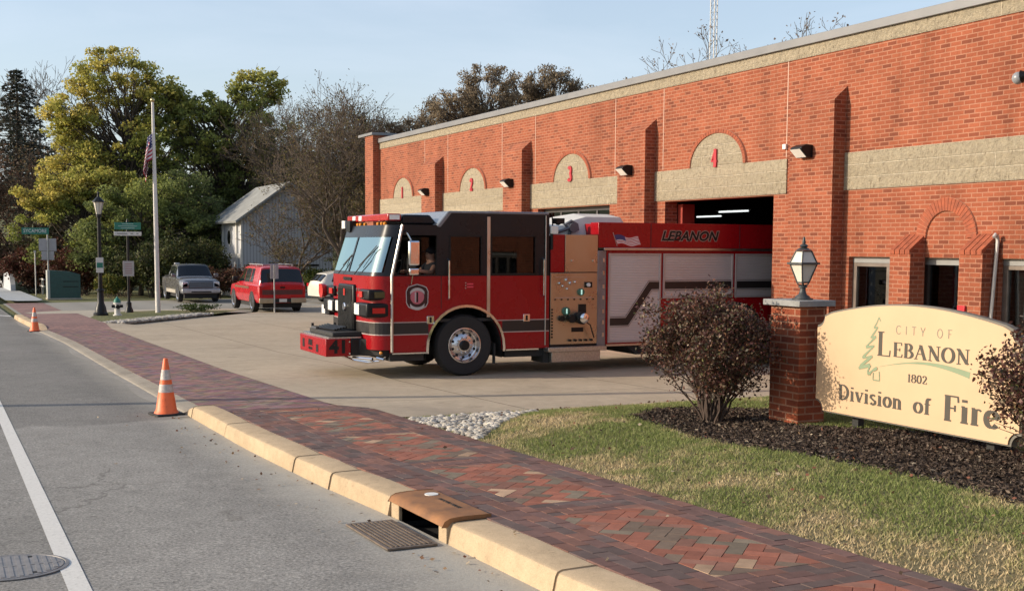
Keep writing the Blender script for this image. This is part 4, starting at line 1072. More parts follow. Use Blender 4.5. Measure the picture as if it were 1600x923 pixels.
for i in range(len(zz) - 1):
    for k in range(3): t_ = k / 3; pp.append((zz[i][0] + (zz[i + 1][0] - zz[i][0]) * t_, zz[i][1] + (zz[i + 1][1] - zz[i][1]) * t_))
ribbon(m, pp, lambda t: .006 + .011 * min(1, t * 1.3) * (.6 + .4 * math.sin(t * 60)), SP)
ribbon(m, [(-8.225, 1.135), (-8.228, 1.068), (-8.145, 1.068), (-8.152, 1.15)], lambda t: .006, SP, .008)
m.build('emblem', SAGE, SG)
m = MB(so0); sw = [(-8.15 + 1.04 * t, 1.195 + .07 * math.sin(math.pi * min(1, t * .95)) + .012 * t) for t in np.linspace(0, 1, 26)]
ribbon(m, sw, lambda t: .002 + .026 * t ** 1.4, SP, .001); m.build('swoosh', SAGE, SG)
m = MB(so0)
for x in (-8.6, -7.0): m.box(x - .04, x + .04, -5.93, -5.86, .3, 1.45)
m.build('post', BLACKM, SG, each=1)

# ================================================================= STORM DRAIN, MANHOLE, CONES
RUST = simple('rusty_cast_iron', (.27, .125, .05), .7, .2, .3, 6, .4, 120)
IRON = simple('grey_cast_iron', (.10, .095, .09), .6, .4, .3, 20, .4, 120)
SD = thing('storm_drain', 'curb inlet with rusty cast iron hood and slotted grate set in the gutter', 'drain', (-7.54, -10.8, zg(-7.54)))
o0 = (-7.54, -10.8, zg(-7.54)); zk = lambda x: zg(x)
m = MB(o0)
prof = [(-10.745, .112), (-10.725, .145), (-10.69, .163), (-10.60, .170), (-10.40, .170), (-10.40, .150), (-10.60, .150), (-10.68, .142), (-10.71, .112)]
xs_ = [-8.06, -7.8, -7.54, -7.28, -7.03]; vs = []; fs = []; K = len(prof)
for x in xs_:
    for y, z in prof: vs.append((x, y, zk(x) + z))
for i in range(len(xs_) - 1):
    for k in range(K): k2 = (k + 1) % K; fs.append((i * K + k, i * K + k2, (i + 1) * K + k2, (i + 1) * K + k))
fs += [tuple(range(K)), tuple(range((len(xs_) - 1) * K, len(xs_) * K))[::-1]]
m._add(vs, fs)
for (cx, cy, w_) in ((-7.60, -10.60, .30), (-7.36, -10.60, .1)):     # raised lettering bars on the hood, worn
    pass
hood = m.build('hood', RUST, SD, bevel=.004)
m = MB(o0); m.lathe([(.05, .1725), (.05, .178), (.043, .178)], (-7.86, -10.49, zk(-7.86) - .002), n=18); m.build('drain_marker', WHITE, hood)
tm = text_mesh('DUMP NO WASTE', .045, BLACKM, 'hood_lettering', hood, frame((-7.50 - o0[0], -10.50 - o0[1], zk(-7.5) + .1705 - o0[2]), (1, 0, .026), (0, 1, 0)), .002)
m = MB(o0)
m.box(-8.055, -7.90, -10.725, -10.42, zk(-8) - .02, zk(-8) + .14); m.box(-7.17, -7.035, -10.715, -10.42, zk(-7.1) - .02, zk(-7.1) + .14)
m.build('end_block', KERBM, SD, bevel=.005, each=1)
m = MB(o0); m.box(-7.91, -7.16, -10.72, -10.41, zk(-7.9) - .072, zk(-7.9) - .066); m.box(-7.91, -7.16, -10.43, -10.415, zk(-7.9) - .06, zk(-7.9) + .148)
m.box(-7.91, -7.90, -10.70, -10.43, zk(-7.9) - .06, zk(-7.9) + .13); m.box(-7.18, -7.17, -10.70, -10.43, zk(-7.9) - .06, zk(-7.9) + .13); m.build('throat', DARK, SD)
m = MB(o0); zt_ = lambda x: zk(x) + .004
xa, xb, ya, yb = -7.86, -7.0, -11.13, -10.79
def gbox(x0, x1, y0, y1, h0, h1, k=0): m.hexa([(x0, y0, zt_(x0) + h0), (x1, y0, zt_(x1) + h0), (x1, y1, zt_(x1) + h0), (x0, y1, zt_(x0) + h0), (x0, y0, zt_(x0) + h1), (x1, y0, zt_(x1) + h1), (x1, y1, zt_(x1) + h1), (x0, y1, zt_(x0) + h1)], k)
gbox(xa, xb, ya, yb, 0, .002, 1)
for (a, b, c, d) in ((xa, xb, ya, ya + .025), (xa, xb, yb - .02, yb), (xa, xa + .03, ya + .025, yb - .02), (xb - .03, xb, ya + .025, yb - .02), ((xa + xb) / 2 - .01, (xa + xb) / 2 + .01, ya + .025, yb - .02)): gbox(a, b, c, d, .002, .014)
for k in range(9):
    y = ya + .045 + k * .032; gbox(xa + .03, xb - .03, y - .008, y + .008, .004, .018)
m.build('grate', [simple('grate_iron', (.17, .13, .10), .6, .3, .3, 20), DARK], SD)

MIRON = simple('worn_iron', (.235, .22, .21), .55, .2, .25, 15)
MH = thing('manhole_cover', 'round worn iron manhole cover sunk in the road beside the white line', 'manhole', (-7.62, -13.30, zg(-7.62) + .004))
m = MB()
m.lathe([(.335, 0), (.335, .005), (.315, .007), (.312, .002), (.305, .002), (.303, .007), (0.001, .0075)], n=40); m.build('ring', MIRON, MH)
m = MB()
for k in range(11):
    y = (k - 5) * .05; w_ = math.sqrt(max(0, .285 ** 2 - y * y)); m.box(-w_, w_, y - .012, y + .012, .0076, .0100)
m.box(-.012, .012, -.28, .28, .0072, .0096)
m.build('cover_pattern', MIRON, MH)
m = MB()
for a in (30, 150, 210, 330): m.lathe([(.022, .0078), (.022, .0088)], (.25 * math.cos(R(a)), .25 * math.sin(R(a)), 0), n=10)
m.build('pick_hole', DARK, MH)
MH.rotation_euler = (0, -.026, 0)

CONEO = simple('cone_orange', (.80, .13, .035), .55, 0, .10, 8); CONEW = simple('cone_reflective', (.50, .44, .40), .45, 0, .3, 25)
def cone_mat():
    m, t, b = new_mat('cone_dirty_orange')
    n = noise(t, 14, 5, .8); c = ramp(t, n.outputs[0], [(.3, (.55, .10, .03)), (.45, (.86, .15, .04)), (.8, (.92, .19, .06))]).outputs[0]
    t.links.new(c, b.inputs['Base Color']); b.inputs['Roughness'].default_value = .5; return m
CONEO = cone_mat()
def cone(label, loc, h=.715):
    t_ = thing('traffic_cone', label, 'cone', loc, .2)
    r0, r1 = .135, .027
    rad = lambda z: r0 + (r1 - r0) * (z - .03) / (h - .03)
    zs = [.03, .05, h * .42, h * .421, h * .56, h * .561, h * .66, h * .661, h * .83, h * .831, h - .01, h]
    m = MB(); m.lathe([(r0 + .02, .022), (r0 + .012, .04), (rad(.06), .06), (rad(h * .4), h * .4), (rad(h * .7), h * .7), (r1, h - .01), (r1 * .7, h)], n=28); m.build('body', CONEO, t_, smooth=True)
    m = MB()
    for a, b in ((h * .405, h * .545), (h * .625, h * .80)): m.lathe([(rad(a) + .002, a), (rad(b) + .002, b)], n=28)
    m.build('reflective_collar', CONEW, t_, smooth=True)
    m = MB(); m.prism([(-.17, -.18), (.17, -.18), (.18, -.17), (.18, .17), (.17, .18), (-.17, .18), (-.18, .17), (-.18, -.17)], 'z', 0, .026); m.build('base', RUBBER, t_, bevel=.006)
    return t_
c1 = cone('nearer orange traffic cone with two scuffed silver collars by the raised curb end', (-15.36, -11.10, zg(-15.36) + .004))
c1['group'] = 'traffic cones along the kerb'
c2 = cone('farther small orange traffic cone at the far end of the driveway curb', (-38.0, -11.15, zg(-38.0) + .004), .715)
c2['group'] = 'traffic cones along the kerb'
for o in c2.children:
    if o.name.startswith('reflective'): pass

# ================================================================= BURNING BUSHES
STEM = simple('bush_stem', (.075, .05, .038), .85, 0, .3, 20)
def leaf_mat(name, rough=.45, trans=.25, spec=.5, var=.1):
    return attr_mat(name, rough, var=var, trans=trans, spec=spec, vscale=3)
BLEAF = leaf_mat('purple_leaf', .5, .22, .3)
def bush(name, label, loc, rx, ry, h, nleaf, size, pal, w_, seed, group=None, base_r=.12, low=.28, stems=26, mat=None, cat='bush'):
    rr = np.random.RandomState(seed); rn = random.Random(seed)
    t_ = thing(name, label, cat, loc, 0, group)
    m = MB(); tips = []
    for k in range(stems):
        a = rn.uniform(0, 6.283); q = rn.uniform(.25, 1) ** .6; e = (rx * .9 * q * math.cos(a), ry * .9 * q * math.sin(a), h * rn.uniform(.5, .95) * (1.08 - .5 * q * q))
        b0 = (base_r * math.cos(a) * rn.random(), base_r * math.sin(a) * rn.random(), -.03)
        P = []
        for i in range(7):
            s_ = i / 6; k_ = s_ ** 1.25
            P.append((b0[0] + (e[0] - b0[0]) * k_ + rn.uniform(-.02, .02) * h, b0[1] + (e[1] - b0[1]) * k_ + rn.uniform(-.02, .02) * h, b0[2] + (e[2] - b0[2]) * s_))
        m.tube(P, [.0095 * h, .0085 * h, .0075 * h, .006 * h, .005 * h, .0035 * h, .002 * h], 5, cap=False); tips.append(P)
        for j in range(6):
            i = rn.randint(2, 5); p = Vector(P[i]); d = Vector((rn.uniform(-1, 1), rn.uniform(-1, 1), rn.uniform(.1, 1))).normalized() * h * rn.uniform(.14, .3)
            m.tube([p, p + d * .5 + Vector((0, 0, .02)), p + d], [.0045 * h, .003 * h, .0012 * h], 4, cap=False); tips.append([tuple(p + d * .3), tuple(p + d * .65), tuple(p + d)] * 2)
    m.build('stem', STEM, t_)
    # leaf sprays: lumpy shell plus interior
    C = []; 
    nl = 70
    lump = rr.normal(size=(nl, 3)); lump /= np.linalg.norm(lump, axis=1)[:, None]
    lump[:, 2] = np.abs(lump[:, 2]) * 1.05 - .62 * rr.rand(nl)
    lr = rr.uniform(.62, 1.14, nl)
    cen = lump * lr[:, None] * np.array([rx, ry, h * .42]) * (1 - .0 * lr[:, None]) + np.array([0, 0, h * .56])
    inn = rr.normal(size=(30, 3)) * np.array([rx * .4, ry * .4, h * .2]) + np.array([0, 0, h * .55])
    tp = np.array([p[-1] for p in tips] + [p[-2] for p in tips])
    cen = np.concatenate([cen, inn, tp[rr.randint(0, len(tp), 60)]])
    ci = rr.randint(0, len(cen), nleaf); sp = np.array([rx, ry, h * .5]) * .095
    P = cen[ci] + rr.normal(size=(nleaf, 3)) * sp
    keep = P[:, 2] > h * low * (.45 + .6 * rr.rand(nleaf)); keep &= P[:, 2] > h * .10
    keep &= np.hypot(P[:, 0] / rx, P[:, 1] / ry) < .30 + 1.5 * P[:, 2] / h + .15 * rr.normal(size=nleaf)
    P = P[keep]; V = cards(P, size, rr, 0, .6)
    pal = np.array(pal); c = pal[rr.choice(len(pal), len(P), p=np.array(w_) / sum(w_))] * rr.uniform(.65, 1.35, (len(P), 1))
    np_mesh('foliage', V, 4, mat or BLEAF, np.repeat(c, 4, 0), parent=t_)
    return t_
PUR = [(.075, .030, .026), (.125, .052, .036), (.055, .045, .024), (.16, .09, .05), (.24, .18, .12), (.12, .12, .04)]
bush('shrub', 'large rounded purple brown shrub with bare lower stems between fire engine and brick pillar', (-9.72, -6.78, .56), .74, .62, 1.30, 30000, .034, PUR, [4, 3, 3, 2, 1, .5], 11, 'purple shrubs in the mulch bed', base_r=.13, stems=44)
bush('shrub', 'purple brown shrub standing in front of the end of the cream sign', (-5.80, -6.45, .58), .62, .5, 1.22, 19000, .034, PUR, [4, 3, 2.5, 2, 1.3, .4], 12, 'purple shrubs in the mulch bed', low=.12, base_r=.2, stems=36)

# ================================================================= SMALL STREET FURNITURE (far corner)
GALV = simple('galvanised_pole', (.42, .41, .39), .5, .3, .1); POLEW = simple('flagpole_white', (.66, .62, .58), .45, .1, .06)
GREENS = simple('sign_green', (.02, .17, .12), .5, 0, .08); SWHITE = simple('sign_white', (.62, .60, .56), .5, 0, .06); SPINK = simple('sign_back', (.40, .37, .37), .6, .1, .08)
# flagpole
z0 = zg(-48.6) + .05
FP = thing('flagpole', 'tall tapering white flagpole on the corner island', 'flagpole', (-48.6, -5.9, z0))
m = MB(); m.tube([(0, 0, 0), (0, -.02, 4), (0, -.06, 8.25)], [.10, .085, .05], 14); m.build('pole', POLEW, FP, smooth=True)
m = MB(); m.sphere((0, -.06, 8.33), .09, 12); m.build('ball', simple('gold_ball', (.5, .4, .2), .3, .8), FP, smooth=True)
m = MB(); m.tube([(.07, -.10, .9), (.06, -.09, 4), (.05, -.10, 8.1)], .006, 4); m.build('halyard', WHITE, FP)
# flag at half mast, hanging in folds
def flag():
    F_ = thing('flag', 'american flag hanging limp at half mast from the flagpole', 'flag', (-48.6, -5.96, z0 + 5.55))
    Wd, Hd = 1.75, 1.05; nu, nv = 40, 26; V = []; mi = []
    for i in range(nu + 1):
        u = i / nu
        for j in range(nv + 1):
            v = j / nv        # v 0 bottom..1 top
            # hoist hangs on the pole; cloth droops: the fly falls below
            out = -.42 * math.sin(u * 2.2) * (1 - .3 * u)
            x = .10 * math.sin(u * 13 + v) * (.4 + u); y = -.04 + out * (.55 + .45 * (1 - v)) + .05 * math.sin(u * 17)
            z = Hd * v - 1.05 * u ** 1.15 * (.9 + .25 * v) + .55
            V.append((x, y, z))
    i = np.arange(nu)[:, None] * (nv + 1) + np.arange(nv)[None, :]; i = i.ravel(); Fq = np.stack([i, i + nv + 1, i + nv + 2, i + 1], 1)
    for a in range(nu):
        for b in range(nv):
            s_ = int((b + .5) / nv * 13); canton = (a / nu < .4) and (s_ >= 6)
            star = canton and (a % 3 == 1) and (b % 3 == 1)
            mi.append(1 if star else 2 if canton else (0 if s_ % 2 == 0 else 1))
    np_mesh('cloth', V, 4, [simple('flag_red', (.36, .03, .05), .8), simple('flag_white', (.62, .58, .60), .8), simple('flag_blue', (.03, .035, .12), .8)], F=Fq, parent=F_, smooth=True, midx=mi)
flag()
# street lamp
x, y = -46.8, -8.26; z0 = zg(x) + .08
SL = thing('street_lamp', 'tall black street lamp with a flared base and lantern head on the corner', 'street lamp', (x, y, z0))
m = MB(); m.lathe([(.27, 0), (.27, .10), (.22, .14), (.19, .32), (.13, .48), (.11, .9), (.14, .93), (.14, .98), (.08, 1.03), (.07, 2.2), (.062, 3.65), (.10, 3.68), (.10, 3.74), (.05, 3.76)], n=14); m.build('post', BLACK, SL, smooth=True)
m = MB(); m.lathe([(.09, 3.77), (.185, 4.22)], n=8); m.build('lantern_glass', LGLASS, SL)
m = MB()
for k in range(8):
    a = k * math.pi / 4; m.tube([(.092 * math.cos(a), .092 * math.sin(a), 3.76), (.19 * math.cos(a), .19 * math.sin(a), 4.23)], .008, 4)
m.lathe([(.10, 3.74), (.10, 3.78), (.02, 3.78)], n=8); m.lathe([(.23, 4.22), (.225, 4.25), (.12, 4.36), (.05, 4.42), (.03, 4.5), (.045, 4.53), (.01, 4.64)], n=8); m.build('lantern_cage', BLACK, SL)
SLs = thing('post_sign', 'small white sign with a green middle band strapped to the street lamp post', 'sign', (x + .16, y - .02, z0 + 1.9))
m = MB(); m.box(0, .012, -.13, .13, -.28, .28); m.build('plate', SWHITE, SLs, bevel=.004)
m = MB(); m.box(.013, .016, -.11, .11, -.10, .09); m.build('green_band', GREENS, SLs)
# hydrant
x, y = -46.4, -7.72
HY = thing('fire_hydrant', 'white fire hydrant with a green bonnet behind the stone edging', 'hydrant', (x, y, zg(x) + .09))
HYW = simple('hydrant_white', (.60, .58, .54), .5, 0, .1)
m = MB(); m.lathe([(.16, 0), (.16, .05), (.11, .06), (.10, .42), (.14, .44), (.14, .49), (.115, .5)], n=16); m.build('barrel', HYW, HY, smooth=True)
m = MB(); m.lathe([(.13, .50), (.125, .56), (.09, .63), (.04, .67), (.03, .72), (.001, .72)], n=16); m.build('bonnet', GREENS, HY, smooth=True)
m = MB(); m.cyl((.08, 0, .34), (.21, 0, .34), .075, 12); m.cyl((0, -.20, .36), (0, .20, .36), .055, 12); m.build('outlet_cap', BLACK, HY)
# black sign post with three signs
x, y = -49.1, -6.93; z0 = zg(x) + .08
SP1 = thing('sign_post', 'black sign post with two name blades and a square notice between lamp and flagpole', 'sign', (x, y, z0))
m = MB(); m.lathe([(.17, 0), (.16, .1), (.10, .25), (.10, .4), (.055, .45), (.05, 3.0), (.05, 3.62), (.02, 3.7)], n=12); m.build('post', BLACK, SP1, smooth=True)
m = MB(); m.box(.052, .07, -.50, .50, 3.28, 3.56); m.build('name_blade', GREENS, SP1, bevel=.01)
m = MB()
for k, (w_, z) in enumerate(((.22, 3.50), (.36, 3.42), (.26, 3.34))): m.box(.071, .073, -w_, w_, z - .012, z + .012)
m.build('blade_print', simple('blade_print_white', (.35, .45, .42), .6), SP1)
m = MB(); m.box(.052, .07, -.52, .52, 3.04, 3.20); m.build('name_blade', SWHITE, SP1, bevel=.008)
m = MB()
m.box(.071, .073, -.40, -.02, 3.10, 3.14); m.box(.071, .073, .10, .20, 3.10, 3.14); m.box(.071, .073, .32, .40, 3.10, 3.14)
m.build('blade_print', simple('blade_print_grey', (.25, .24, .23), .6), SP1)
m = MB(); m.box(.052, .068, -.21, .21, 1.45, 2.05); m.build('notice', SPINK, SP1, bevel=.004)
m = MB()
for k in range(5): m.box(.069, .071, -.13, .13, 1.56 + k * .09, 1.585 + k * .09)
m.build('notice_print', simple('notice_red', (.35, .16, .17), .6), SP1)
# street name sign far corner
x, y = -77.8, -7.7; z0 = zg(x)
SP2 = thing('street_sign', 'green street name blade reading SYCAMORE over two blank sign backs on a thin post', 'sign', (x, y, z0))
m = MB(); m.tube([(0, 0, 0), (0, 0, 4.0)], .045, 8); m.build('post', GALV, SP2)
m = MB(); m.box(.05, .07, -1.45, .08, 3.72, 4.12); bl = m.build('name_blade', GREENS, SP2)
text_mesh('SYCAMORE', .30, SWHITE, 'blade_lettering', bl, frame((.0715, -.70, 3.92), (0, 1, 0), (0, 0, 1)), .002, 0, .004, sx=.82)
m = MB(); m.box(-.07, -.05, -.50, .50, 2.72, 3.48); m.build('sign_panel', SPINK, SP2); m = MB(); m.box(-.07, -.05, -.36, .36, 2.18, 2.70); m.build('sign_panel', SPINK, SP2)
x, y = -78.3, -8.4
SP3 = thing('marker_post', 'thin grey bare post standing alone beside the green utility cabinet', 'post', (x, y, zg(x))); m = MB(); m.tube([(0, 0, 0), (0, 0, 2.6)], .04, 6); m.build('rod', GALV, SP3)
m = MB(); m.box(-.05, .05, -.06, .06, 2.6, 2.75); m.build('rod_cap', GALV, SP3)
# utility cabinet
x, y = -72.3, -7.3
UC = thing('utility_cabinet', 'dark green metal utility cabinet with one pale edge on the far verge', 'cabinet', (x, y, zg(x)))
UG = simple('cabinet_green', (.025, .07, .06), .5, 0, .15)
m = MB(); m.prism([(-.78, 0), (.84, 0), (.84, 1.36), (.3, 1.52), (-.78, 1.60)], 'x', -.5, .5); m.build('housing', UG, UC, bevel=.02)
m = MB()
for z in (.65, .95): m.box(.502, .515, -.1, .72, z, z + .04)
m.build('vent', BLACK, UC)
m = MB(); m.box(-.52, .53, -.92, -.785, 0, 1.60); m.build('side_panel', simple('cabinet_edge', (.35, .36, .33), .6), UC)
m = MB(); m.box(-.6, .6, -.95, .9, -.05, .03); m.build('plinth', CONC2, UC)
# guard rail at the bridge
GRL = thing('guard_rail', 'pale guard rail with short posts along the far pavement', 'railing', (-92, -7.6, zg(-92)))
m = MB()
for k in range(9): m.box(-16 + k * 3 - .06, -16 + k * 3 + .06, -.06, .06, -.2, 1.0)
m.build('rail_post', GALV, GRL)
m = MB()
for z in (.45, .9): m.tube([(-18, 0, z - .1), (9, 0, z + .12)], .055, 6)
m.build('rail', SWHITE, GRL)
BW = thing('bridge_wall', 'pale concrete parapet wall along the pavement beyond the crossing', 'wall', (-100, -9.3, zg(-100)))
m = MB(); m.prism([(-16, -.3), (14, -.3), (14, .7), (12, 1.5), (-16, 1.9)], 'y', -.15, .15); m.build('parapet', concrete('parapet_concrete', (.42, .44, .46), (.52, .54, .56)), BW)
m = MB(); m.prism([(-16, 1.902), (12, 1.502), (12, 1.60), (-16, 2.0)], 'y', -.2, .2); m.build('coping', CONC2, BW)
# small double sign in front of the red truck
x, y = -48.2, -1.33
SP4 = thing('parking_sign', 'small twin panel sign on a slim post in front of the red wagon', 'sign', (x, y, zg(x) + .03))
m = MB(); m.tube([(0, 0, 0), (0, 0, 1.95)], .03, 8); m.build('post', GALV, SP4)
m = MB()
for a in (-.17, .03): m.box(.03, .045, a, a + .14, 1.38, 1.95)
m.build('plate', simple('sign_mauve', (.34, .30, .31), .6), SP4, bevel=.004)
x, y = -79.5, -12.0
# ================================================================= FIRE ENGINE
K = .9768
FE = thing('fire_engine', 'red and charcoal fire engine number 41 pulling out of bay 4', 'fire engine', (-18.5, -5.688, .052))
class TB(MB):
    def __init__(s): MB.__init__(s, (-18.94, -5.5, 0))
    def put(s, name, mats, parent=None, **kw): return s.build(name, mats, parent or FE, scale=K, **kw)
FRED = simple('fire_red', (.30, .004, .008), .28, 0, .03, 2, coat=.10, spec=.35)
FGREY = simple('charcoal_paint', (.012, .012, .015), .3, 0, .05, 2, coat=.05, spec=.3)
FBLK = simple('stripe_black', (.018, .015, .015), .4, 0, .05)
SILV = simple('stripe_silver', (.45, .40, .38), .4, .3, .05)
ROLL = simple('roll_up_aluminium', (.58, .54, .53), .45, .35, .05, 2)
TREAD = simple('tread_plate', (.50, .48, .44), .35, .9, .2, 30, .4, 150)
PANELM = simple('brass_toned_panel', (.46, .38, .27), .30, .85, .07, 2)
CGL = glass('cab_glass', trans=.15, gl=.0)
ALU = simple('polished_aluminium', (.62, .62, .65), .22, .95, .05)
WSGL = glass('windshield_glass', trans=.40, gl=.40, refl=(.76, .97, .95))
AMB = simple('amber_lens', (.8, .3, .04), .2); RLENS = simple('red_lens', (.55, .02, .02), .15, coat=.5); WLENS = simple('white_lens', (.8, .8, .78), .15, coat=.5)
X0, X1 = -18.94, -21.44; XC = (X0 + X1) / 2
def outl(z, off=0, ys=-6.82, r=.30, n=7, half=False):
    rk = 0 if z < 1.74 else (z - 1.74) / .86 * .27
    tin = 0 if z < 1.74 else (z - 1.74) / .86 * .05
    yf = -7.12 + rk; ysd = ys + rk * .9; x0, x1 = X0 - tin + off, X1 + tin - off
    P = [(x0, ysd)]
    for i in range(n + 1):
        a = R(90 * i / n); P.append((X0 - tin - r + (r + off) * math.cos(a), yf + r - (r + off) * math.sin(a)))
    P.append((XC + .5, yf - .03 - off)); P.append((XC, yf - .045 - off)); P.append((XC - .5, yf - .03 - off))
    for i in range(n + 1):
        a = R(90 - 90 * i / n); P.append((X1 + tin + r - (r + off) * math.cos(a), yf + r - (r + off) * math.sin(a)))
    P.append((x1, ysd)); return P
def shell(m, z0, z1, off=0, mi=0, steps=1, sel=None, ins=0, **kw):
    zs = [z0 + (z1 - z0) * i / steps for i in range(steps + 1)]
    rings = [outl(z, off, **kw) for z in zs]; n = len(rings[0]); vs = [(p[0], p[1], z) for ring, z in zip(rings, zs) for p in ring]; fs = []
    for i in range(steps):
        for k in range(n - 1):
            if sel and not sel(k, n): continue
            fs.append((i * n + k, i * n + k + 1, (i + 1) * n + k + 1, (i + 1) * n + k)[::-1])
    m._add(vs, fs, mi)
# lower cab
m = TB(); shell(m, .50, 1.74, steps=4)
m.poly([(p[0], p[1], .50) for p in outl(.5)])
cabf = m.put('cab_front', FRED, smooth=True)
def arch(yc, zc, r, a0=180, a1=0, n=18): return [(yc + r * math.cos(R(a0 + (a1 - a0) * i / n)), zc + r * math.sin(R(a0 + (a1 - a0) * i / n))) for i in range(n + 1)]
side = [(-6.82, .45), (-6.16, .45)] + arch(-5.44, .50, .71) + [(-4.73, .45), (-3.82, .45), (-3.82, 1.74), (-6.82, 1.74)]
for xa, xb in ((X0 - .06, X0), (X1, X1 + .06)):
    m = TB(); m.prism(side, 'x', xa, xb); m.put('cab_side', FRED)
# door seams as fine dark lines proud of the panel
m = TB()
for y in (-5.90, -5.02): m.box(X0, X0 + .0025, y - .005, y + .005, .5 if y > -5.1 and False else 1.05 if y > -5.2 else 1.18, 1.74)
m.put('door_seam', BLACKM, each=1)
# upper cab: pillars and rails round the openings
zr = 2.58
def upper(xa, xb, skipdoor=True):
    m = TB()
    def pr(pts): m.prism(pts, 'x', xa, xb)
    pr([(-6.82, 1.742), (-6.735, 1.742), (-6.60, 2.43), (-6.56, zr), (-6.585, zr)])
    pr([(-6.735, 1.742), (-5.98, 1.742), (-5.98, 1.765), (-6.73, 1.765)])
    pr([(-6.60, 2.43), (-5.98, 2.43), (-5.98, zr), (-6.56, zr)])
    pr([(-5.98, 1.742), (-5.73, 1.742), (-5.73, 2.44), (-5.73, 2.83), (-5.75, 2.83), (-5.94, zr), (-5.98, zr)])
    pr([(-5.73, 1.742), (-5.15, 1.742), (-5.15, 1.765), (-5.73, 1.765)]); pr([(-5.73, 2.42), (-5.15, 2.42), (-5.15, 2.83), (-5.73, 2.83)])
    pr([(-5.15, 1.742), (-4.95, 1.742), (-4.95, 2.83), (-5.15, 2.83)])
    pr([(-4.95, 1.742), (-4.10, 1.742), (-4.10, 1.775), (-4.95, 1.775)]); pr([(-4.95, 2.43), (-4.10, 2.43), (-4.10, 2.83), (-4.95, 2.83)])
    pr([(-4.10, 1.742), (-3.82, 1.742), (-3.82, 2.83), (-4.10, 2.83)])
    return m.put('cab_upper_side', FGREY)
upper(X0 - .07, X0 - .012); upper(X1 + .012, X1 + .07)
m = TB()
for x in (X0 - .045, X1 + .04):
    m.box(x, x + .006, -5.73, -5.15, 1.765, 2.42); m.box(x, x + .006, -4.95, -4.10, 1.775, 2.43)
m.box(X1 + .04, X1 + .046, -6.7, -5.98, 1.765, 2.43)
m.put('side_window', CGL, each=1)
m = TB()   # dark rubber seals
for (a, b, c, d) in ((-5.73, -5.15, 1.765, 2.42), (-4.95, -4.10, 1.775, 2.43)):
    for (p, q, r_, s_) in ((a - .02, b + .02, c - .02, c + .008), (a - .02, b + .02, d - .008, d + .02), (a - .02, a + .008, c, d), (b - .008, b + .02, c, d)): m.box(X0 - .012, X0 - .004, p, q, r_, s_)
m.put('window_seal', BLACK)
# brow, roof
m = TB(); shell(m, 2.43, 2.60, steps=2); m.poly([(p[0], p[1], 2.60) for p in outl(2.6)])
m.poly([(X0 - .05, -6.5, 2.599), (X0 - .05, -5.9, 2.599), (X1 + .05, -5.9, 2.599), (X1 + .05, -6.5, 2.599)])
m.hexa([(X1 + .02, -6.62, 2.55), (X0 - .02, -6.62, 2.55), (X0 - .02, -5.90, 2.55), (X1 + .02, -5.90, 2.55), (X1 + .02, -6.62, 2.605), (X0 - .02, -6.62, 2.605), (X0 - .02, -5.90, 2.605), (X1 + .02, -5.90, 2.605)])
m.put('brow', FGREY, smooth=True)
RAISED = simple('roof_paint', (.16, .17, .19), .25, 0, .05, coat=.6)
m = TB(); m.prism([(-5.97, 2.607), (-5.76, 2.85), (-3.82, 2.86), (-3.82, 2.80), (-5.7, 2.80), (-5.90, 2.56), (-5.97, 2.56)], 'x', X1 + .01, X0 - .01); m.put('raised_roof', RAISED, bevel=.02)
m = TB(); m.box(X1 + .02, X0 - .02, -3.86, -3.821, .5, 2.83); m.put('cab_back', FGREY)
# windshield: two curved panes with dark surround
def ws_sel(lo, hi): return lambda k, n: lo <= k < hi
m = TB(); shell(m, 1.745, 2.43, -.004, 0, 3); m.put('windshield_frame', FGREY, smooth=True) if False else None
n_ = len(outl(2)); mid = n_ // 2
def pane(k0, k1, t0, t1):
    m = TB()
    zs = np.linspace(1.80, 2.40, 6); vs = []; fs = []
    for z in zs:
        ring = outl(z, -.002); seg = ring[k0:k1 + 1]
        seg = list(seg); a = Vector(seg[0]); b = Vector(seg[1]); seg[0] = tuple(a + (b - a) * t0); a = Vector(seg[-1]); b = Vector(seg[-2]); seg[-1] = tuple(a + (b - a) * t1)
        vs += [(p[0], p[1], z) for p in seg]
    L = k1 - k0 + 1
    for i in range(len(zs) - 1):
        for k in range(L - 1): fs.append((i * L + k, i * L + k + 1, (i + 1) * L + k + 1, (i + 1) * L + k)[::-1])
    m._add(vs, fs); return m.put('windshield', WSGL, smooth=True)
pane(3, mid, .5, .06); pane(mid, n_ - 4, .06, .5)
m = TB()   # frame strips: below, above, corners, centre
for z0_, z1_ in ((1.742, 1.805), (2.395, 2.432)): shell(m, z0_, z1_, .0, 0, 1)
shell(m, 1.80, 2.40, 0, 0, 3, sel=lambda k, n: k < 3 or k >= n - 4)
a0 = [Vector((p[0], p[1])) for p in outl(1.8, .004)]; a1 = [Vector((p[0], p[1])) for p in outl(2.4, .004)]
m.hexa([(XC + .03, a0[mid].y + .02, 1.8), (XC - .03, a0[mid].y + .02, 1.8), (XC - .03, a0[mid].y - .004, 1.8), (XC + .03, a0[mid].y - .004, 1.8), (XC + .03, a1[mid].y + .02, 2.4), (XC - .03, a1[mid].y + .02, 2.4), (XC - .03, a1[mid].y - .004, 2.4), (XC + .03, a1[mid].y - .004, 2.4)])
m.put('windshield_frame', FGREY, smooth=True)
m = TB()
for x, s_ in ((XC + .45, 1), (XC - .45, 1)): m.tube([(x, -7.19, 1.76), (x + .35, -7.10, 2.02), (x + .62, -6.98, 2.22)], .010, 5); m.tube([(x + .1, -7.14, 1.9), (x + .55, -6.97, 2.25)], .007, 4)
m.put('wiper', BLACKM, each=2)
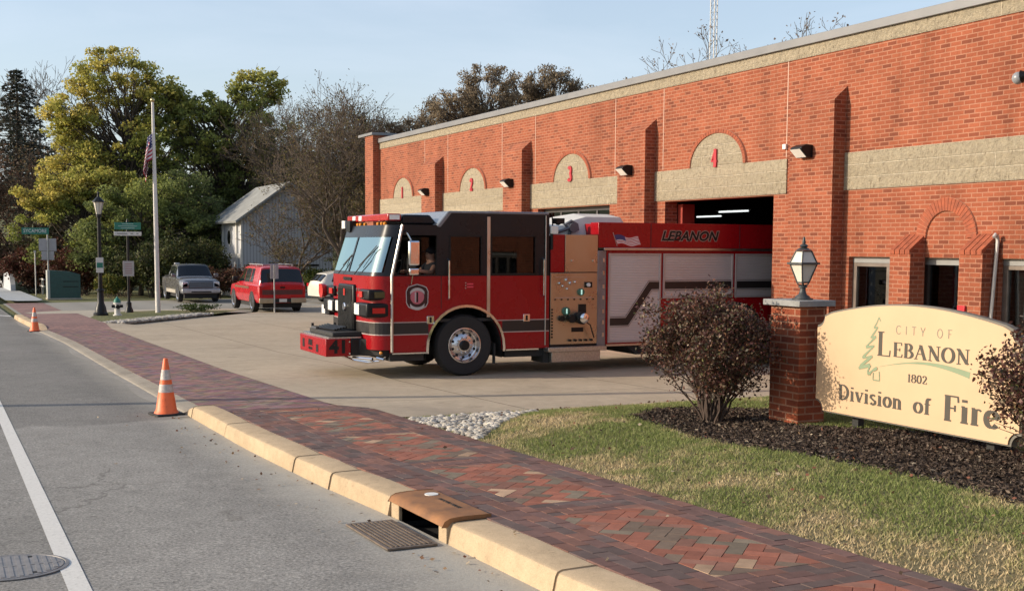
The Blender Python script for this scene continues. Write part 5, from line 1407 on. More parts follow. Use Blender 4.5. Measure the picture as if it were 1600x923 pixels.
# stripe with silver edges along side and round the front
def band(z0_, z1_, off, mat, name, par=None, front=True):
    m = TB()
    def sidebox(ya, yb): m.box(X0, X0 + off, ya, yb, z0_, z1_)
    r = .735; zc = .5
    h = math.sqrt(max(0, r * r - (min(z1_, zc + r) - zc) ** 2)); h = math.sqrt(max(.01, r * r - (z0_ - zc) ** 2))
    sidebox(-6.82, -5.44 - h - .01); shell(m, z0_, z1_, off); sidebox(-5.44 + h + .01, -3.82)
    m.seg = [m.seg[0], m.seg[2]]
    return m.put(name, mat, par, each=1)
band(.765, .95, .004, FBLK, 'stripe'); band(.953, .968, .005, SILV, 'stripe_edge'); band(.745, .762, .005, SILV, 'stripe_edge')
# grille
m = TB(); gx0, gx1 = XC + .46, XC - .46
m.box(gx1 + .03, gx0 - .03, -7.21, -7.10, .76, 1.58); gr = m.put('grille', BLACK, bevel=.03)
m = TB()
for k in range(17): x = gx1 + .08 + k * (gx0 - gx1 - .16) / 16; m.box(x - .011, x + .011, -7.225, -7.208, .82, 1.50)
m.put('grille_bar', simple('grille_dark', (.05, .05, .05), .3, .5), gr)
m = TB(); m.lathe([(.001, -.03), (.06, -.03), (.075, -.015), (.075, 0)], (XC + .02, -7.225, 1.18), 'y', n=18); m.put('badge', CHROME, gr)
m = TB(); m.box(XC - .04, XC + .04, -7.235, -7.226, 1.38, 1.50); m.put('grille_light', RLENS, gr)
m = TB(); m.box(XC - .22, XC + .22, -7.176, -7.16, 1.645, 1.70); m.put('name_plate', BLACK)
# headlight and signal housings
for s_, xc in ((1, X0), (-1, X1)):
    m = TB()
    def hb(xa, xb, ya, yb, za, zb): m.box(min(xc - s_ * xa, xc - s_ * xb), max(xc - s_ * xa, xc - s_ * xb), ya, yb, za, zb)
    hb(.02, .50, -7.20, -6.86, 1.34, 1.52); hb(.0, .62, -7.24, -6.84, 1.05, 1.29); hl = m.put('headlight_housing', BLACK, bevel=.035, seg=3)
    m = TB(); hb(.36, .60, -7.262, -7.243, 1.08, 1.26); m.put('headlight', WLENS, hl, bevel=.01)
    m = TB(); hb(.60, .80, -7.20, -7.12, 1.08, 1.27); m.put('marker_light', WLENS, hl, bevel=.01)
    m = TB(); hb(-.02, .0, -7.14, -6.92, 1.12, 1.21); hb(.3, .48, -7.22, -7.203, 1.38, 1.48); m.put('warning_light', RLENS, hl)
    m = TB(); hb(-.001, .018, -7.10, -6.92, 1.38, 1.48); m.put('side_lens', simple('smoked_lens', (.08, .07, .03), .2), hl)
    m = TB()
    for k, (a, z) in enumerate(((.62, 1.50), (.74, 1.50), (.66, 1.40))): m.lathe([(.03, -.03), (.03, 0)], (xc - s_ * a, -7.14, z), 'y', n=10)
    m.put('chrome_button', CHROME, hl, each=1)
# siren horn hanging at the far side
m = TB(); m.lathe([(.13, -.16), (.13, -.10), (.05, .05)], (X1 - .02, -7.12, 1.42), 'y', n=16); m.put('siren', RLENS, smooth=True)
m = TB(); m.box(X1 - .12, X1 + .3, -7.22, -6.98, .98, 1.18); o = m.put('far_headlight', BLACK, bevel=.02)
m = TB(); m.box(X1 - .10, X1 + .10, -7.24, -7.222, 1.0, 1.16); m.put('headlight', WLENS, o)
# bumper
m = TB(); bp = [(-19.42, -7.80), (-21.02, -7.80), (-21.2, -7.60), (-21.2, -7.36), (-19.42, -7.36)]
m.prism(bp, 'z', .375, .675); bu = m.put('bumper', FRED, bevel=.012)
m = TB(); m.prism([(-19.42, -7.355), (-21.2, -7.355), (-21.36, -6.9), (-21.36, -6.7), (-19.02, -6.7), (-19.02, -6.92), (-19.42, -7.2)], 'z', .38, .67); m.put('bumper_wing', BLACK, bu, bevel=.015)
m = TB(); m.box(-21.1, -19.46, -7.74, -7.16, .676, .70); m.put('bumper_deck', TREAD, bu)
m = TB(); m.box(-20.9, -19.5, -7.66, -7.14, .701, .78); m.put('hose_tray_cover', BLACKM, bu, bevel=.02)
m = TB()
for k in range(5):
    z = .80 + .01 * k; m.tube([(-20.8, -7.55 + .05 * k, z), (-20.3, -7.62 + .05 * k, z + .01), (-19.8, -7.52 + .05 * k, z)], .018, 6)
m.tube([(-20.9, -7.6, .78), (-20.9, -7.6, .86)], .025, 8); m.tube([(-20.5, -7.3, .78), (-20.55, -7.3, .87)], .025, 8)
m.put('strap_hook', BLACK, bu)
m = TB(); m.box(-20.75, -20.45, -7.67, -7.60, .785, .82); m.put('hose_nozzle', CHROME, bu)
fr_ = lambda o, xd, yd: frame(tuple((a - b) * K for a, b in zip(o, (-18.94, -5.5, 0))), xd, yd)
text_mesh('41', .30 * K, BLACK, 'bumper_number', bu, fr_((-19.4165, -7.575, .53), (0, 1, 0), (0, 0, 1)), .002, 0, .012, sx=1.05)
text_mesh('FIRE', .13 * K, BLACK, 'bumper_lettering', bu, fr_((-20.35, -7.803, .555), (1, 0, 0), (0, 0, 1)), .002, .1, .008)
text_mesh('RESCUE', .06 * K, BLACK, 'bumper_lettering', bu, fr_((-20.35, -7.803, .455), (1, 0, 0), (0, 0, 1)), .002, .1, .003)
m = TB(); m.box(-20.85, -20.72, -7.8035, -7.8005, .45, .60); m.box(-20.0, -19.87, -7.8035, -7.8005, .42, .55); m.put('bumper_tab', BLACK, bu)
m = TB()
for z in (.42, .62): m.lathe([(.014, 0), (.014, .008)], (-19.42, -7.385, z), 'x', n=8)
m.put('bolt', CHROME, bu, each=1)
m = TB(); m.tube([(-19.6, -7.45, .37), (-19.5, -7.3, .30), (-19.3, -7.1, .27), (-19.15, -6.95, .30), (-19.1, -6.85, .38)], .022, 8); m.tube([(-19.5, -7.3, .34), (-19.2, -7.05, .33)], .03, 8); m.tube([(-19.15, -7.0, .36), (-19.1, -6.9, .33), (-19.15, -6.8, .36)], .025, 6); m.put('tow_eye', CHROME, bu, smooth=True)
m = TB(); m.box(-19.43, -19.41, -7.02, -6.96, .44, .47); m.sphere((-19.03, -6.96, .45), .03, 8); m.put('amber_marker', AMB, bu)
# chrome door strips and grab rails
m = TB(); m.tube([(X0 + .02, -6.80, .46), (X0 + .02, -6.80, 1.74), (X0 + .0, -6.60, 2.60)], .024, 8)
m.box(X0 - .01, X0 + .012, -5.045, -4.985, 1.02, 2.76); m.tube([(X0 + .012, -3.90, .5), (X0 + .012, -3.90, 2.80)], .012, 8)
m.put('chrome_strip', STEEL, smooth=True, each=1)
m = TB()
for y, z0_, z1_ in ((-5.78, 1.33, 2.03), (-3.96, 1.37, 2.05)):
    m.tube([(X0, y, z0_), (X0 + .07, y, z0_ + .03), (X0 + .07, y, z1_ - .03), (X0, y, z1_)], .017, 8)
m.put('grab_rail', CHROME, smooth=True, each=1)
m = TB()
for y in (-6.10, -4.27): m.box(X0 + .004, X0 + .012, y - .065, y + .065, .93, 1.06)
m.put('door_handle', CHROME, bevel=.006, each=1)
m = TB()
for y in (-6.10, -4.27): m.box(X0 + .013, X0 + .016, y - .02, y + .02, .95, 1.04)
m.put('handle_latch', BLACK, each=1)
m = TB()
for ya, yb in ((-6.80, -6.18), (-4.68, -4.04)): m.box(X0 - .02, X0 + .03, ya, yb, .425, .448)
m.put('step_trim', CHROME, each=1)
m = TB(); m.box(X1 + .1, X0 - .06, -6.8, -6.2, .20 + .1, .44); m.box(X1 + .1, X0 - .06, -4.66, -3.85, .30, .44); m.box(X1 + .3, X0 - .4, -7.0, 5, .40, .55); m.box(X0 - .25, X0 - .04, -6.82, -6.55, .32, .43); m.put('chassis', BLACKM)
# small text decals near the rear door, red
m = TB()
for k, z in enumerate((1.60, 1.55)): m.box(X0 + .001, X0 + .003, -5.42, -5.30, z - .012, z + .012)
m.put('decal', simple('decal_pink', (.7, .06, .09), .5))
m = TB()
for z in (1.62, 1.575, 1.53): m.box(X0 + .001, X0 + .003, -5.455, -5.435, z - .008, z + .008)
m.put('decal_dot', SILV)
# emblem on the front door
def shield(m, k, d, mi):
    yc, zc = -6.34, 1.385
    pts = [(-.17, .17), (-.10, .20), (0, .225), (.10, .20), (.17, .17), (.205, .10), (.20, -.10), (.16, -.17), (.08, -.205), (0, -.22), (-.08, -.205), (-.16, -.17), (-.20, -.10), (-.205, .10)]
    m.prism([(yc + a * k, zc + b * k) for a, b in pts], 'x', X0 + d - .001, X0 + d, mi)
PKS = simple('emblem_pink', (.50, .13, .16), .5); EMW = simple('emblem_silver', (.48, .44, .43), .5)
m = TB(); shield(m, 1.0, .002, 0); em = m.put('door_emblem', EMW)
m = TB(); shield(m, .93, .004, 0); m.put('emblem_field', simple('emblem_maroon', (.035, .004, .006), .4), em)
m = TB(); m.lathe([(.125, .0045), (.125, .006)], (X0, -6.34, 1.39), 'x', n=24); m.put('emblem_disc', PKS, em)
m = TB()
for zc, sgn in ((1.515, 1), (1.245, -1)):
    ps = [(-6.34 + .15 * math.cos(R(a)), zc - .10 * sgn + .13 * sgn * math.sin(R(a))) for a in np.linspace(150, 30, 9)]; qs = [(y, z - .05 * 1) for y, z in ps]
    m.prism(ps + qs[::-1], 'x', X0 + .0062, X0 + .0075)
m.put('emblem_banner', EMW, em)
m = TB(); m.box(X0 + .0062, X0 + .008, -6.355, -6.325, 1.30, 1.47); m.box(X0 + .0062, X0 + .0075, -6.385, -6.362, 1.30, 1.47, 1); m.put('emblem_ladder', [BLACK, EMW], em)
# wheels
def truck_wheel(y, side, name='wheel', dual=False):
    x = (X0 - (.0 if dual else .05)) if side > 0 else (X1 + (.0 if dual else .05)); s_ = side; z = .535
    def W_(prof): return [(r, t * s_) for r, t in prof]
    m = TB(); m.lathe(W_([(.30, -.28), (.42, -.285), (.50, -.26), (.535, -.20), (.535, -.05), (.50, -.005), (.43, .0), (.315, -.012), (.30, -.03)]), (x, y, z), 'x', n=40, cap=False)
    w_ = m.put(name, RUBBER, smooth=True)
    m = TB()
    for k in range(48):
        a = 2 * math.pi * k / 48; c_, s2 = math.cos(a), math.sin(a)
        ya, za = y + .528 * c_, z + .528 * s2; m.hexa([(x - s_ * .20, ya - .02 * s2, za + .02 * c_), (x - s_ * .06, ya - .02 * s2, za + .02 * c_), (x - s_ * .06, ya + .014 * s2, za - .014 * c_), (x - s_ * .20, ya + .014 * s2, za - .014 * c_)] + [(x - s_ * .20, ya - .02 * s2 + .012 * c_, za + .02 * c_ + .012 * s2), (x - s_ * .06, ya - .02 * s2 + .012 * c_, za + .02 * c_ + .012 * s2), (x - s_ * .06, ya + .014 * s2 + .012 * c_, za - .014 * c_ + .012 * s2), (x - s_ * .20, ya + .014 * s2 + .012 * c_, za - .014 * c_ + .012 * s2)])
    m.put('tread', RUBBER, w_)
    dp = -.13 if dual else 0
    m = TB(); m.lathe(W_([(.312, -.03 + 0), (.308, .004), (.292, .006), (.280, -.02), (.262, -.075 + dp * .6), (.235, -.085 + dp), (.19, -.045 + dp), (.12, -.03 + dp), (.115, -.02 + dp), (.09, -.018 + dp)]), (x, y, z), 'x', n=40, cap=False); rm = m.put('rim', ALU, w_, smooth=True)
    m = TB()
    for k in range(10):
        a = 2 * math.pi * k / 10 + .3; m.lathe(W_([(.024, -.062 + dp), (.024, -.042 + dp)]), (x, y + .212 * math.cos(a), z + .212 * math.sin(a)), 'x', n=10)
    m.put('hand_hole', DARK, rm, each=1)
    m = TB()
    for k in range(10):
        a = 2 * math.pi * k / 10; m.lathe(W_([(.015, -.04 + dp), (.015, -.005 + dp), (.008, .005 + dp)]), (x, y + .14 * math.cos(a), z + .14 * math.sin(a)), 'x', n=6)
    m.put('wheel_nut', CHROME, rm, each=1)
    m = TB(); m.lathe(W_([(.085, -.03 + dp), (.085, .03 + dp), (.07, .045 + dp), (.001, .046 + dp)]), (x, y, z), 'x', n=18); m.put('hub', BLACK, rm, smooth=True)
truck_wheel(-5.44, 1); truck_wheel(-5.44, -1); truck_wheel(.25, 1, dual=True); truck_wheel(.25, -1, dual=True)
# arch trims, wells
for xa, s_ in ((X0, 1), (X1, -1)):
    m = TB(); ring = arch(-5.44, .50, .745) ; inr = arch(-5.44, .50, .70)
    m.prism([(-6.185, .42)] + ring + [(-4.695, .42), (-4.74, .42)] + inr[::-1] + [(-6.14, .42)], 'x', min(xa, xa + s_ * .03), max(xa, xa + s_ * .03)); m.put('wheel_arch_trim', CHROME)
m = TB(); ap = arch(-5.44, .50, .72, n=14)
for x_a, x_b in ((X0 - .75, X0 - .061), (X1 + .061, X1 + .75)):
    vs = []; fs = []
    for (y, z) in [(-6.16, .3)] + ap + [(-4.72, .3)]: vs += [(x_a, y, z), (x_b, y, z)]
    for i in range(len(vs) // 2 - 1): fs.append((2 * i, 2 * i + 1, 2 * i + 3, 2 * i + 2))
    m._add(vs, fs); m.seg.pop() if False else None; xin = x_a if x_a > XC else x_b
    m.poly([(xin, y, z) for y, z in [(-6.16, .3)] + ap + [(-4.72, .3)]])
m.put('wheel_well', BLACKM, each=2)
m = TB(); m.box(X0 - .12, X0 - .03, -4.88, -4.86, .2, .55); m.put('mud_flap', BLACKM)
# cab interior
INT = simple('cab_interior', (.03, .03, .032), .8)
m = TB(); m.box(X1 + .08, X0 - .08, -6.8, -3.9, .95, 1.0); m.box(X1 + .1, X0 - .1, -7.0, -6.7, 1.0, 1.72); m.box(X1 + .9, X0 - .9, -6.7, -4.2, 1.0, 1.55); m.put('cab_floor', INT)
m = TB()
for x in (X0 - .55, X1 + .55):
    m = TB(); m.box(x - .27, x + .27, -6.2, -5.7, 1.0, 1.42); m.box(x - .27, x + .27, -5.74, -5.6, 1.4, 2.1); m.box(x - .14, x + .14, -5.73, -5.62, 2.09, 2.34); m.put('seat', INT, bevel=.04)
    m = TB(); m.box(x - .27, x + .27, -5.0, -4.5, 1.0, 1.45); m.box(x - .27, x + .27, -4.55, -4.4, 1.4, 2.15); m.put('seat', INT, bevel=.04)
m = TB()
ringp = [(X0 - .55 + .22 * math.cos(a), -6.55 + .12 * math.sin(a), 1.80 + .20 * math.sin(a)) for a in np.linspace(0, 6.283, 25)]; m.tube(ringp, .017, 6, cap=False); m.tube([(X0 - .55, -6.55, 1.8), (X0 - .55, -6.75, 1.6)], .03, 8); m.put('steering_wheel', BLACK)
m = TB()  # breathing apparatus frame behind the rear window
m.tube([(X0 - .18, -5.60, 1.85), (X0 - .18, -5.42, 2.18), (X0 - .18, -5.25, 2.22), (X0 - .18, -5.25, 1.88), (X0 - .18, -5.6, 1.88)], .018, 5); m.tube([(X0 - .18, -5.5, 1.86), (X0 - .18, -5.35, 2.25)], .014, 5); m.put('equipment_rack', WHITE)
# mirror
m = TB(); m.box(X0 + .10, X0 + .20, -6.56, -6.36, 1.92, 2.34); mr = m.put('mirror', CHROME, bevel=.03, seg=3)
m = TB(); m.box(X0 + .10, X0 + .19, -6.55, -6.37, 1.76, 1.88); m.put('mirror_lower', CHROME, mr, bevel=.025, seg=3)
m = TB(); m.tube([(X0, -6.55, 2.50), (X0 + .10, -6.56, 2.46), (X0 + .13, -6.50, 2.34)], .014, 6); m.tube([(X0, -6.5, 1.58), (X0 + .12, -6.49, 1.62), (X0 + .14, -6.47, 1.78)], .012, 6); m.put('mirror_arm', CHROME, mr, smooth=True)
# roof gear
m = TB(); m.box(-21.28, -19.06, -6.82, -6.58, 2.67, 2.79); lb = m.put('light_bar', simple('light_bar_red', (.38, .008, .012), .2, coat=.5), bevel=.02)
m = TB()
for x in (-20.95, -20.6): m.box(x, x + .16, -6.829, -6.57, 2.685, 2.775)
m.put('clear_lens', WLENS, lb, bevel=.01, each=1)
m = TB(); m.box(-19.08, -19.055, -6.79, -6.61, 2.69, 2.77); m.put('end_lens', WLENS, lb)
m = TB()
for x in (-20.7, -20.55, -20.3, -19.6, -19.4, -19.25): m.lathe([(.028, 0), (.034, .035), (.02, .05)], (x, -6.80, 2.60), n=10)
m.put('marker_lamp', AMB, each=1)
m = TB(); m.box(-21.2, -21.02, -6.95, -6.90, 2.56, 2.70); m.put('flood_lamp', WLENS); m = TB(); m.box(-21.0, -20.78, -6.93, -6.75, 2.50, 2.70); m.put('lamp_bracket', BLACK)
m = TB(); m.prism([(-6.55, 2.61), (-6.52, 2.78), (-6.02, 2.78), (-5.88, 2.62)], 'x', -20.2, -19.15); m.put('air_conditioner', FGREY, bevel=.03)
# rear of the cab: lamp cluster
m = TB(); m.box(X0 - .14, X0 + .03, -3.80, -3.66, 2.48, 2.62); m.put('scene_light', WHITE, bevel=.01)
m = TB(); m.sphere((X0 - .1, -3.60, 2.70), .065, 10); m.tube([(X0 - .02, -3.77, 2.2), (X0 - .02, -3.77, 2.5)], .03, 8); m.tube([(X0 - .08, -3.72, 2.6), (X0 - .07, -3.74, 2.86)], .012, 5); m.box(X0 - .16, X0 + .0, -3.68, -3.52, 2.66, 2.76); m.put('spot_light', BLACK)
# pump house
m = TB(); m.box(X1 + .05, X0 - .03, -3.80, -2.82, .45, 2.45); m.put('pump_house', FGREY)
m = TB(); m.box(X0 - .028, X0 - .006, -3.79, -3.51, 1.80, 2.47); m.put('pump_cover', FRED, bevel=.006)
m = TB(); m.box(X0 - .028, X0 - .002, -3.50, -2.83, 1.80, 2.47); m.put('upper_panel', PANELM, bevel=.004)
m = TB(); m.box(X0 - .028, X0 - .002, -3.79, -2.83, .50, 1.785); pp_ = m.put('pump_panel', PANELM, bevel=.004)
m = TB()
xq = X0 - .002
for (y, z, r) in ((-3.62, 1.60, .022), (-3.48, 1.66, .028), (-3.40, 1.60, .028), (-3.55, 1.55, .02), (-3.3, 1.62, .022), (-3.46, 1.50, .02)): m.lathe([(r, 0), (r, .03), (r * .6, .04)], (xq, y, z), 'x', n=14)
for y in (-3.36, -2.92): m.lathe([(.02, 0), (.02, .03)], (xq, y, 2.0), 'x', n=10)
m.put('knob', CHROME, pp_, each=1)
m = TB()
for (y, z, r) in ((-3.18, 1.44, .065), (-3.48, 1.10, .075)): m.lathe([(r, 0), (r, .035), (r * .8, .04)], (xq, y, z), 'x', n=20)
gg = m.put('gauge', simple('gauge_green', (.04, .14, .10), .3), pp_, each=1)
m = TB()
for (y, z, r) in ((-3.18, 1.44, .065), (-3.48, 1.10, .075)): m.box(xq + .041, xq + .043, y - .014, y + .014, z - .045, z + .045)
m.put('gauge_display', emit('gauge_glow', (.6, 1, .85), .35), pp_, each=1)
m = TB()
for k in range(7): m.lathe([(.014, 0), (.014, .02)], (xq, -3.70 + k * .13, 1.31), 'x', n=8)
for k in range(5): m.tube([(xq, -3.35 + k * .11 - .05, .57), (xq + .05, -3.35 + k * .11 - .05, .57)], .022, 8)
m.box(xq, xq + .02, -3.22, -3.07, 1.02, 1.22); m.box(xq, xq + .008, -3.36, -3.12, .72, .80)
m.box(xq, xq + .02, -3.10, -2.95, 1.52, 1.62)
for k in range(10): m.box(xq, xq + .015, -3.775, -3.745, .62 + .055 * k, .65 + .055 * k)
m.put('panel_fitting', BLACK, pp_)
m = TB(); m.box(xq, xq + .006, -3.70, -2.95, 1.335, 1.345); m.box(xq, xq + .006, -3.70, -3.05, 1.705, 1.71); m.put('panel_seam', SILV, pp_)
m = TB(); m.lathe([(.10, 0), (.10, .05), (.075, .06), (.075, .12), (.115, .13), (.115, .20), (.08, .21)], (xq, -3.24, .98), 'x', n=18); m.lathe([(.06, 0), (.06, .10), (.075, .11), (.075, .16)], (xq, -3.42, .97), 'x', n=14); m.lathe([(.05, 0), (.05, .07)], (xq, -3.58, .97), 'x', n=14)
m.tube([(xq + .12, -3.2, .95), (xq + .16, -3.06, .85), (xq + .12, -2.96, .62)], .012, 6); m.put('discharge_valve', BLACK, pp_, smooth=True)
m = TB(); m.lathe([(.085, .0), (.09, .02), (.09, .07), (.06, .085), (.001, .09)], (xq + .205, -3.24, .98), 'x', n=18); m.put('discharge_cap', CHROME, pp_, smooth=True)
m = TB(); m.lathe([(.035, 0), (.035, .05)], (xq + .01, -3.04, 1.57), 'x', n=12); m.put('panel_lamp', WLENS, pp_)
m = TB(); m.prism([(-.14, 0), (.14, 0), (.14, 0)], 'x', 0, 0) if False else None
m.box(X0 - .3, X0 + .14, -3.90, -2.70, .38, .46); sb = m.put('running_board', TREAD, bevel=.006)
m = TB(); m.box(X0 - .26, X0 + .08, -3.80, -2.80, .19, .378); m.put('step_box', TREAD, sb, bevel=.006)
m = TB(); m.box(X0 - .5, X0 - .02, -3.92, -3.81, .18, .40); m.put('step_end', BLACKM, sb)
# deck gun, hose bed cover
MONI = simple('monitor_grey', (.13, .14, .16), .5, .2)
m = TB(); m.tube([(X0 - .5, -3.15, 2.45), (X0 - .5, -3.15, 2.58), (X0 - .5, -3.25, 2.66), (X0 - .5, -3.12, 2.72), (X0 - .5, -3.0, 2.66), (X0 - .5, -2.98, 2.55)], .035, 8); m.tube([(X0 - .45, -3.42, 2.52), (X0 - .45, -3.28, 2.56), (X0 - .45, -3.05, 2.66)], .03, 8); m.lathe([(.09, -.03), (.09, .03)], (X0 - .45, -3.1, 2.60), 'x', n=14); m.put('deck_gun', MONI, smooth=True)
TARP = simple('hose_cover_white', (.62, .61, .58), .6, 0, .06)
m = TB(); vs = []; 
ysx = [-3.7, -3.5, -3.05, -2.75, -2.0, -1.9]; tops = [2.50, 2.60, 2.78, 2.86, 2.86, 2.73]
for y, z in zip(ysx, tops): vs += [(X0 - .62, y, z - .05), (X0 - 1.1, y, z + .02), (X1 + .62, y, z - .02), (X1 + .5, y, 2.4), (X0 - .5, y, 2.4)]
fs = []
for i in range(len(ysx) - 1):
    for k in range(5): fs.append((i * 5 + k, i * 5 + (k + 1) % 5, (i + 1) * 5 + (k + 1) % 5, (i + 1) * 5 + k))
fs += [(0, 1, 2, 3, 4), (25, 29, 28, 27, 26)]
m._add(vs, fs); m.put('hose_cover', TARP)
# body
m = TB(); m.box(X1, X0 - .02, -2.64, 5.3, .46, 2.21); m.put('body', FRED)
m = TB(); m.box(X0 - .30, X0, -2.82, 5.3, 2.24, 2.70); m.box(X1, X1 + .3, -2.82, 5.3, 2.24, 2.70); m.box(X1 + .3, X0 - .3, -2.79, -2.74, 2.2, 2.68); m.box(X1 + .3, X0 - .3, -2.7, 5.3, 2.3, 2.35); up = m.put('upper_body', FRED, bevel=.006)
m = TB(); m.box(X0, X0 + .003, -1.71, -1.698, 2.25, 2.69); m.box(X0, X0 + .003, .30, .312, 2.25, 2.69); m.put('body_seam', BLACKM, up)
m = TB(); m.box(X0 - .02, X0 + .035, -2.72, 5.3, 2.195, 2.238); m.put('body_rail', STEEL, bevel=.006)
m = TB(); m.box(X0 - .03, X0 + .005, -2.83, -2.66, .45, 2.19); co = m.put('corner_column', simple('column_steel', (.22, .24, .28), .35, .7), bevel=.004)
m = TB()
for z in (.62, .85, 1.05, 1.3, 1.5, 1.75, 1.98): m.box(X0 + .005, X0 + .02, -2.735, -2.695, z, z + .07)
m.put('hinge', STEEL, co, each=1)
def rollup(y0, y1, z0_, z1_):
    m = TB(); fr = .035
    for (a, b, c, d) in ((y0, y1, z1_ - fr, z1_), (y0, y1, z0_, z0_ + fr), (y0, y0 + fr, z0_ + fr, z1_ - fr), (y1 - fr, y1, z0_ + fr, z1_ - fr)): m.box(X0 - .02, X0 + .006, a, b, c, d)
    o = m.put('roll_up_door', SILV, bevel=.003)
    m = TB(); n2 = int((z1_ - z0_ - 2 * fr) / .03); hh_ = (z1_ - z0_ - 2 * fr) / n2
    for k in range(n2):
        z = z0_ + fr + k * hh_; m.quad((X0 - .012, y0 + fr, z), (X0 - .012, y1 - fr, z), (X0 - .006, y1 - fr, z + hh_ * .5), (X0 - .006, y0 + fr, z + hh_ * .5)); m.quad((X0 - .006, y0 + fr, z + hh_ * .5), (X0 - .006, y1 - fr, z + hh_ * .5), (X0 - .012, y1 - fr, z + hh_), (X0 - .012, y0 + fr, z + hh_))
    m.put('slat_curtain', ROLL, o)
rollup(-2.60, -1.47, .50, 2.14); rollup(-1.42, .17, 1.30, 2.14); rollup(.22, 1.8, .5 + .8, 2.14); rollup(1.9, 3.4, .5, 2.14); rollup(3.5, 5.1, .5, 2.14)
m = TB()
def sp(off, mat, w_, d, name):
    m = TB(); L = [(-2.565, .885), (-2.22, .885), (-1.72, 1.545), (-1.51, 1.545)]
    up_, dn = [], []
    T_ = [(-2.565, .885), (-2.20, .885), (-1.70, 1.545), (-1.51, 1.545)]
    for (y, z) in T_: up_.append((y - (.03 if y in (-2.20, -1.70) else 0) * w_ / .075, z + w_)); dn.append((y + (.03 if y in (-2.20, -1.70) else 0) * w_ / .075, z - w_))
    for i in range(3): m._add([(X0 + d, *up_[i]), (X0 + d, *dn[i]), (X0 + d, *dn[i + 1]), (X0 + d, *up_[i + 1])], [(0, 1, 2, 3)])
    for a, b in ((-1.38, .13), (.26, 1.75)): m.quad((X0 + d, a, 1.545 - w_), (X0 + d, b, 1.545 - w_), (X0 + d, b, 1.545 + w_), (X0 + d, a, 1.545 + w_))
    m.put(name, mat)
sp(0, SILV, .10, .0005, 'body_stripe_edge'); sp(0, BLACKM, .09, .0012, 'body_stripe_line'); sp(0, ROLL, .082, .002, 'body_stripe_gap'); sp(0, FBLK, .07, .003, 'body_stripe')
m = TB(); m.box(X0 - .02, X0 + .02, -2.64, -1.30, .44, .475); m.put('sill_trim', STEEL)
m = TB(); a_ = arch(.25, .50, .72); m.prism([(-.52, .47)] + a_ + [(1.02, .47), (1.02, 1.27), (-.52, 1.27)], 'x', X0 - .015, X0 - .001); m.put('wheel_panel', FRED)
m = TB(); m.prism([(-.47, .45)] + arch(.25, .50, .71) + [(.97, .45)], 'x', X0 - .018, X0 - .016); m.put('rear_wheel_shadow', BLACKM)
m = TB(); m.prism([(-2.64, .45), (-2.2, .45), (-1.95, .26), (-1.3, .26), (-1.1, .45)], 'x', X1 + .3, X0 - .06); m.put('under_tank', BLACKM)
# lettering and flag decal
t1 = text_mesh('LEBANON', .245 * K, simple('letter_outline', (.30, .19, .16), .5), 'lettering_outline', up, fr_((X0 + .0015, -.85, 2.46), (0, 1, 0), (0, 0, 1)), .001, .28, .020, sx=1.08)
t2 = text_mesh('LEBANON', .245 * K, BLACK, 'lettering', up, fr_((X0 + .003, -.85, 2.46), (0, 1, 0), (0, 0, 1)), .002, .28, .005, sx=1.08)
def decal_flag():
    nu, nv = 30, 13; V = []; mi = []
    for i in range(nu + 1):
        u = i / nu
        for j in range(nv + 1):
            v = j / nv; y = -2.49 + .50 * u + .07 * (1 - v) + .0 ; z = 2.30 + .17 * v + .02 * math.sin(u * 8) + .035 * u * 0 - .03 * u
            if u > .62: z += .0
            V.append(((X0 + .002 + 18.94) * K, (y + 5.5) * K, z * K))
    i = np.arange(nu)[:, None] * (nv + 1) + np.arange(nv)[None, :]; i = i.ravel(); Fq = np.stack([i, i + nv + 1, i + nv + 2, i + 1], 1)
    for a in range(nu):
        for b in range(nv): mi.append(2 if (a < 13 and b >= 6) else (0 if b % 2 == 0 else 1))
    np_mesh('flag_decal', V, 4, [simple('decal_red', (.45, .03, .04), .5), simple('decal_white', (.72, .68, .68), .5), simple('decal_blue', (.05, .04, .15), .5)], F=Fq, parent=up, midx=mi)
    m = TB(); m.tube([(X0 + .003, -2.52, 2.52), (X0 + .003, -2.43, 2.27)], .006, 4); m.put('flag_staff', SILV, up)
decal_flag()

